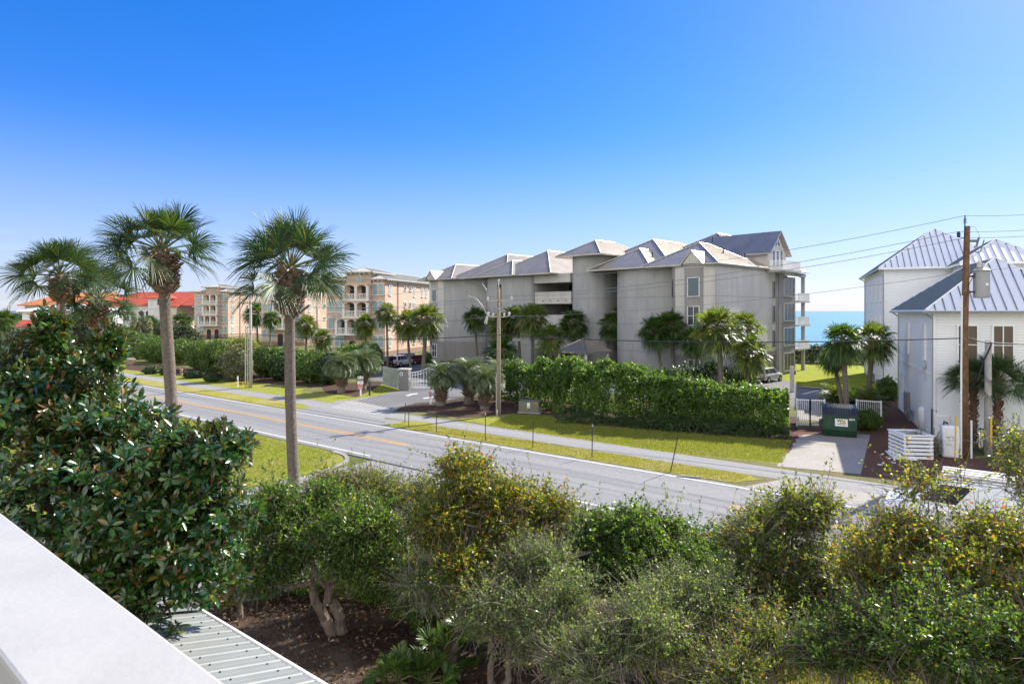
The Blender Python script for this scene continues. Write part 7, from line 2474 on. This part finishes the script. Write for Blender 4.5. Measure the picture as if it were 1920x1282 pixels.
# ------------------------------------------------------------------ things beside the white house
TG = 'white tanks beside the white house'
for i, (lb, px, by, w, d2, h_, cyl) in enumerate([
    ('rounded white tank against the wall, rearmost of the three', 1742, 812, 1.15, 1.1, 1.75, 1),
    ('square white tank with dark pipe, middle one of the three', 1766, 832, 0.95, 0.9, 1.85, 0),
    ('white tank with printed marks behind the yellow rod, nearest of the three', 1783, 858, 0.85, 0.85, 1.85, 0)]):
    x, y = G(px, by)
    t = empty('tank', (x, y, 0), rz_h, lb, 'tank', TG)
    if cyl:
        MB().tube([(0, 0.5, 0), (0, 0.5, 1.6), (0, 0.5, 1.72), (0, 0.5, 1.78)], [w / 2, w / 2, w / 2 - 0.06, w / 2 - 0.3], 24).build('body', M['tank'], t, True)
        MB().tube([(0.15, 0.3, 1.76), (0.15, 0.3, 1.86)], 0.12, 10).build('cap', M['pillar'], t)
    else:
        MB().box(-w / 2, w / 2, 0, d2, 0, h_).build('body', M['tank'], t, bevel=0.09)
        if i == 1:
            MB().tube([(-w / 2 - 0.06, -0.02, 0.1), (-w / 2 - 0.06, -0.02, h_ + 0.35), (-w / 2 + 0.2, 0.1, h_ + 0.2)], 0.045, 6).build('pipe', M['iron'], t)
        else:
            MB().tube([(-0.3, 0.2, h_ - 0.02), (-0.3, 0.2, h_ + 0.2), (-0.1, 0.2, h_ + 0.08)], 0.06, 6).build('valve', M['iron'], t)
            pm_ = MB()
            for z, a in ((1.2, 0.18), (1.12, 0.08), (0.75, 0.12)): pm_.box(-0.22, -0.22 + a * 2, -0.012, -0.004, z, z + 0.03)
            pm_.build('printing', M['pillar'], t)
# slatted box (pallet stack) with open top
x, y = G(1722, 862)
t = empty('pallet_box', (x, y, 0), -0.12, 'white slatted box of stacked boards with dark open top beside the pine straw', 'box')
wb = MB()
Wb, Db, Hb = 1.55, 1.75, 1.35
for k_ in range(6):
    z = 0.05 + k_ * 0.22
    wb.box(-Wb / 2, Wb / 2, -0.03, 0.0, z, z + 0.15)
    wb.box(-Wb / 2 - 0.03, -Wb / 2, 0, Db, z + 0.02, z + 0.17)
    wb.box(Wb / 2, Wb / 2 + 0.03, 0, Db, z + 0.02, z + 0.17)
    wb.box(-Wb / 2, Wb / 2, Db, Db + 0.03, z, z + 0.15)
wb.build('slats', M['render_w'], t)
fb = MB()
fb.box(-Wb / 2 - 0.06, Wb / 2 + 0.06, -0.06, 0.18, Hb, Hb + 0.07); fb.box(-Wb / 2 - 0.06, Wb / 2 + 0.06, Db - 0.18, Db + 0.06, Hb, Hb + 0.07)
fb.box(-Wb / 2 - 0.06, -Wb / 2 + 0.2, 0.182, Db - 0.182, Hb, Hb + 0.07); fb.box(Wb / 2 - 0.2, Wb / 2 + 0.06, 0.182, Db - 0.182, Hb, Hb + 0.07)
for sx in (-1, 1):
    for yy in (0.03, Db - 0.1): fb.box(sx * (Wb / 2 - 0.08) - 0.04, sx * (Wb / 2 - 0.08) + 0.04, yy, yy + 0.08, 0, Hb)
fb.build('frame', M['white'], t)
MB().box(-Wb / 2 + 0.05, Wb / 2 - 0.05, 0.05, Db - 0.05, 1.05, 1.18).build('grating', M['grate'], t)
# pale panels lying on the ground
x, y = G(1688, 857)
t = empty('panel_stack', (x, y, 0), -0.35, 'pale siding panels lying on the pine straw beside the slatted box', 'panels')
pm_ = MB()
for i in range(3): pm_.box(-0.5 + i * 0.4, -0.12 + i * 0.4, -0.7, 1.3, 0.02 + 0.004 * i, 0.09 + 0.01 * i)
pm_.build('panels', M['render_w'], t)
# yellow guy-wire guard
x, y = G(1786, 862)
o = MB().tube([(0, 0, 0), (0.12, 0.1, 2.5)], [0.035, 0.05], 8).build('guy_guard', M['yellow'], None, loc=(x, y - 0.2, 0)); tag(o, 'thin yellow plastic guy guard in front of the nearest white tank', 'guy guard')
# dark fence by the young palms
picket_fence('low dark metal fence behind the two right hand poles', [(26.9, 37.0), (29.6, 36.2), (33, 35.0)], 1.5, M['iron'], group=None)
# air conditioners
for i, (lb, px, by) in enumerate([('grey air conditioner behind the dark shrub at the white house', 1657, 728), ('grey air conditioner left of the tall white house corner', 1641, 716)]):
    x, y = G(px, by)
    t = empty('air_conditioner', (x - 0.4, y, 0), rz_h, lb, 'air conditioner', 'air conditioners by the white houses')
    MB().box(-0.4, 0.4, -0.4, 0.4, 0.08, 0.95).build('case', M['pillar'], t, bevel=0.04)
    MB().tube([(0, 0, 0.955), (0, 0, 0.97)], 0.33, 16).build('fan_grille', M['iron'], t)
# crumbs of litter on the straw
o = MB()
for px, py in ((1655, 852), (1668, 860), (1675, 868), (1650, 872), (1672, 852)):
    x, y = G(px, py); a = R.uniform(0, 3)
    o.cbox((x, y, 0.04), (0.22, 0.12, 0.03), Matrix.Rotation(a, 3, 'Z'))
tag(o.build('litter', M['white']), 'scraps of white litter on the pine straw', 'litter', None, 'stuff')

# ------------------------------------------------------------------ the balcony railing and the porch roof just below the camera
dvec = Vector((0.785, -0.62, 0)).normalized()
nvec = Vector((dvec.y, -dvec.x, 0))
nvec = Vector((0.62, 0.785, 0)).normalized()
DZ = 0.46
def rail_pt(px, py): return Vector(((px - CX) / F * F * DZ / (py - HY), F * DZ / (py - HY), 0))
pO = rail_pt(0, 958)
pI = rail_pt(0, 1230)
wdt = (pO - pI).dot(nvec)
t = empty('balcony_railing', (pO.x, pO.y, H - DZ), math.atan2(dvec.y, dvec.x), 'broad white railing cap running across the lower left corner', 'railing')
MB().box(-2.5, 3.5, -wdt, 0, -0.045, 0).build('cap', M['rail_white'], t, bevel=0.006)
MB().box(-2.5, 3.5, -wdt * 0.68, -wdt * 0.32, -0.14, -0.046).build('lower_rail', M['rail_white'], t)
bm_ = MB()
for i in range(38): bm_.box(-2.4 + i * 0.15, -2.36 + i * 0.15, -wdt * 0.6, -wdt * 0.4, -0.95, -0.141)
bm_.build('balusters', M['rail_white'], t)
MB().box(-2.5, 3.5, -wdt * 0.68, -wdt * 0.32, -1.03, -0.951).build('bottom_rail', M['rail_white'], t)
dk = MB().box(-2.5, 3.5, -3.0, 0.03, -1.25, -1.1).build('balcony_floor', M['pillar'])
dk.location, dk.rotation_euler = t.location, t.rotation_euler
tag(dk, kind='structure')
# porch roof
e0 = Vector(at(375, 1147, 11.4)); 
zE = e0.z
t = empty('porch_roof', (e0.x, e0.y, 0), math.atan2(RX[1], RX[0]), 'pale ribbed metal porch roof with screws, below the white railing', 'roof')
ct_ = 0.30
rp = [(-0.1, 0, zE), (9, 0, zE), (9, -6, zE + 6 * ct_), (-0.1, -6, zE + 6 * ct_)]
b = MB(); b.slab(rp, 0.03)
for i in range(30):
    x = 0.18 + i * 0.3
    for dx, w0, w1, hh in ((0, 0.04, 0.018, 0.014), (0.15, 0.03, 0.02, 0.004)):
        a = [(x + dx - w0, 0.02, zE - 0.006), (x + dx + w0, 0.02, zE - 0.006), (x + dx + w0, -6, zE + 6 * ct_), (x + dx - w0, -6, zE + 6 * ct_),
             (x + dx - w1, 0.02, zE - 0.006 + hh), (x + dx + w1, 0.02, zE - 0.006 + hh), (x + dx + w1, -6, zE + 6 * ct_ + hh), (x + dx - w1, -6, zE + 6 * ct_ + hh)]
        b.add(a, [(4, 5, 6, 7), (0, 1, 5, 4), (0, 4, 7, 3), (1, 2, 6, 5)])
b.build('panels', M['pmetal'], t)
scw = MB()
for i in range(30):
    for j in range(6):
        y = -0.25 - j * 0.75
        scw.cyl(0.27 + i * 0.3, y, zE - y * ct_ + 0.0, zE - y * ct_ + 0.018, 0.013, 6)
scw.build('screws', M['iron'], t)
b = MB()
b.add([(-0.2, 0.04, zE + 0.03), (0.02, 0.04, zE + 0.045), (0.02, -6, zE + 6 * ct_ + 0.045), (-0.2, -6, zE + 6 * ct_ + 0.03), (-0.2, 0.04, zE - 0.2), (-0.2, -6, zE + 6 * ct_ - 0.2)], [(0, 1, 2, 3), (4, 0, 3, 5)])
b.build('rake_trim', M['pmetal'], t)
b = MB(); b.box(-0.2, 9, 0.045, 0.085, zE - 0.16, zE + 0.012); b.build('eave_trim', M['white'], t)
b = MB(); b.box(-0.15, 9, -5.9, -0.25, 0.0, zE - 0.12); b.build('wall', M['siding'], t)
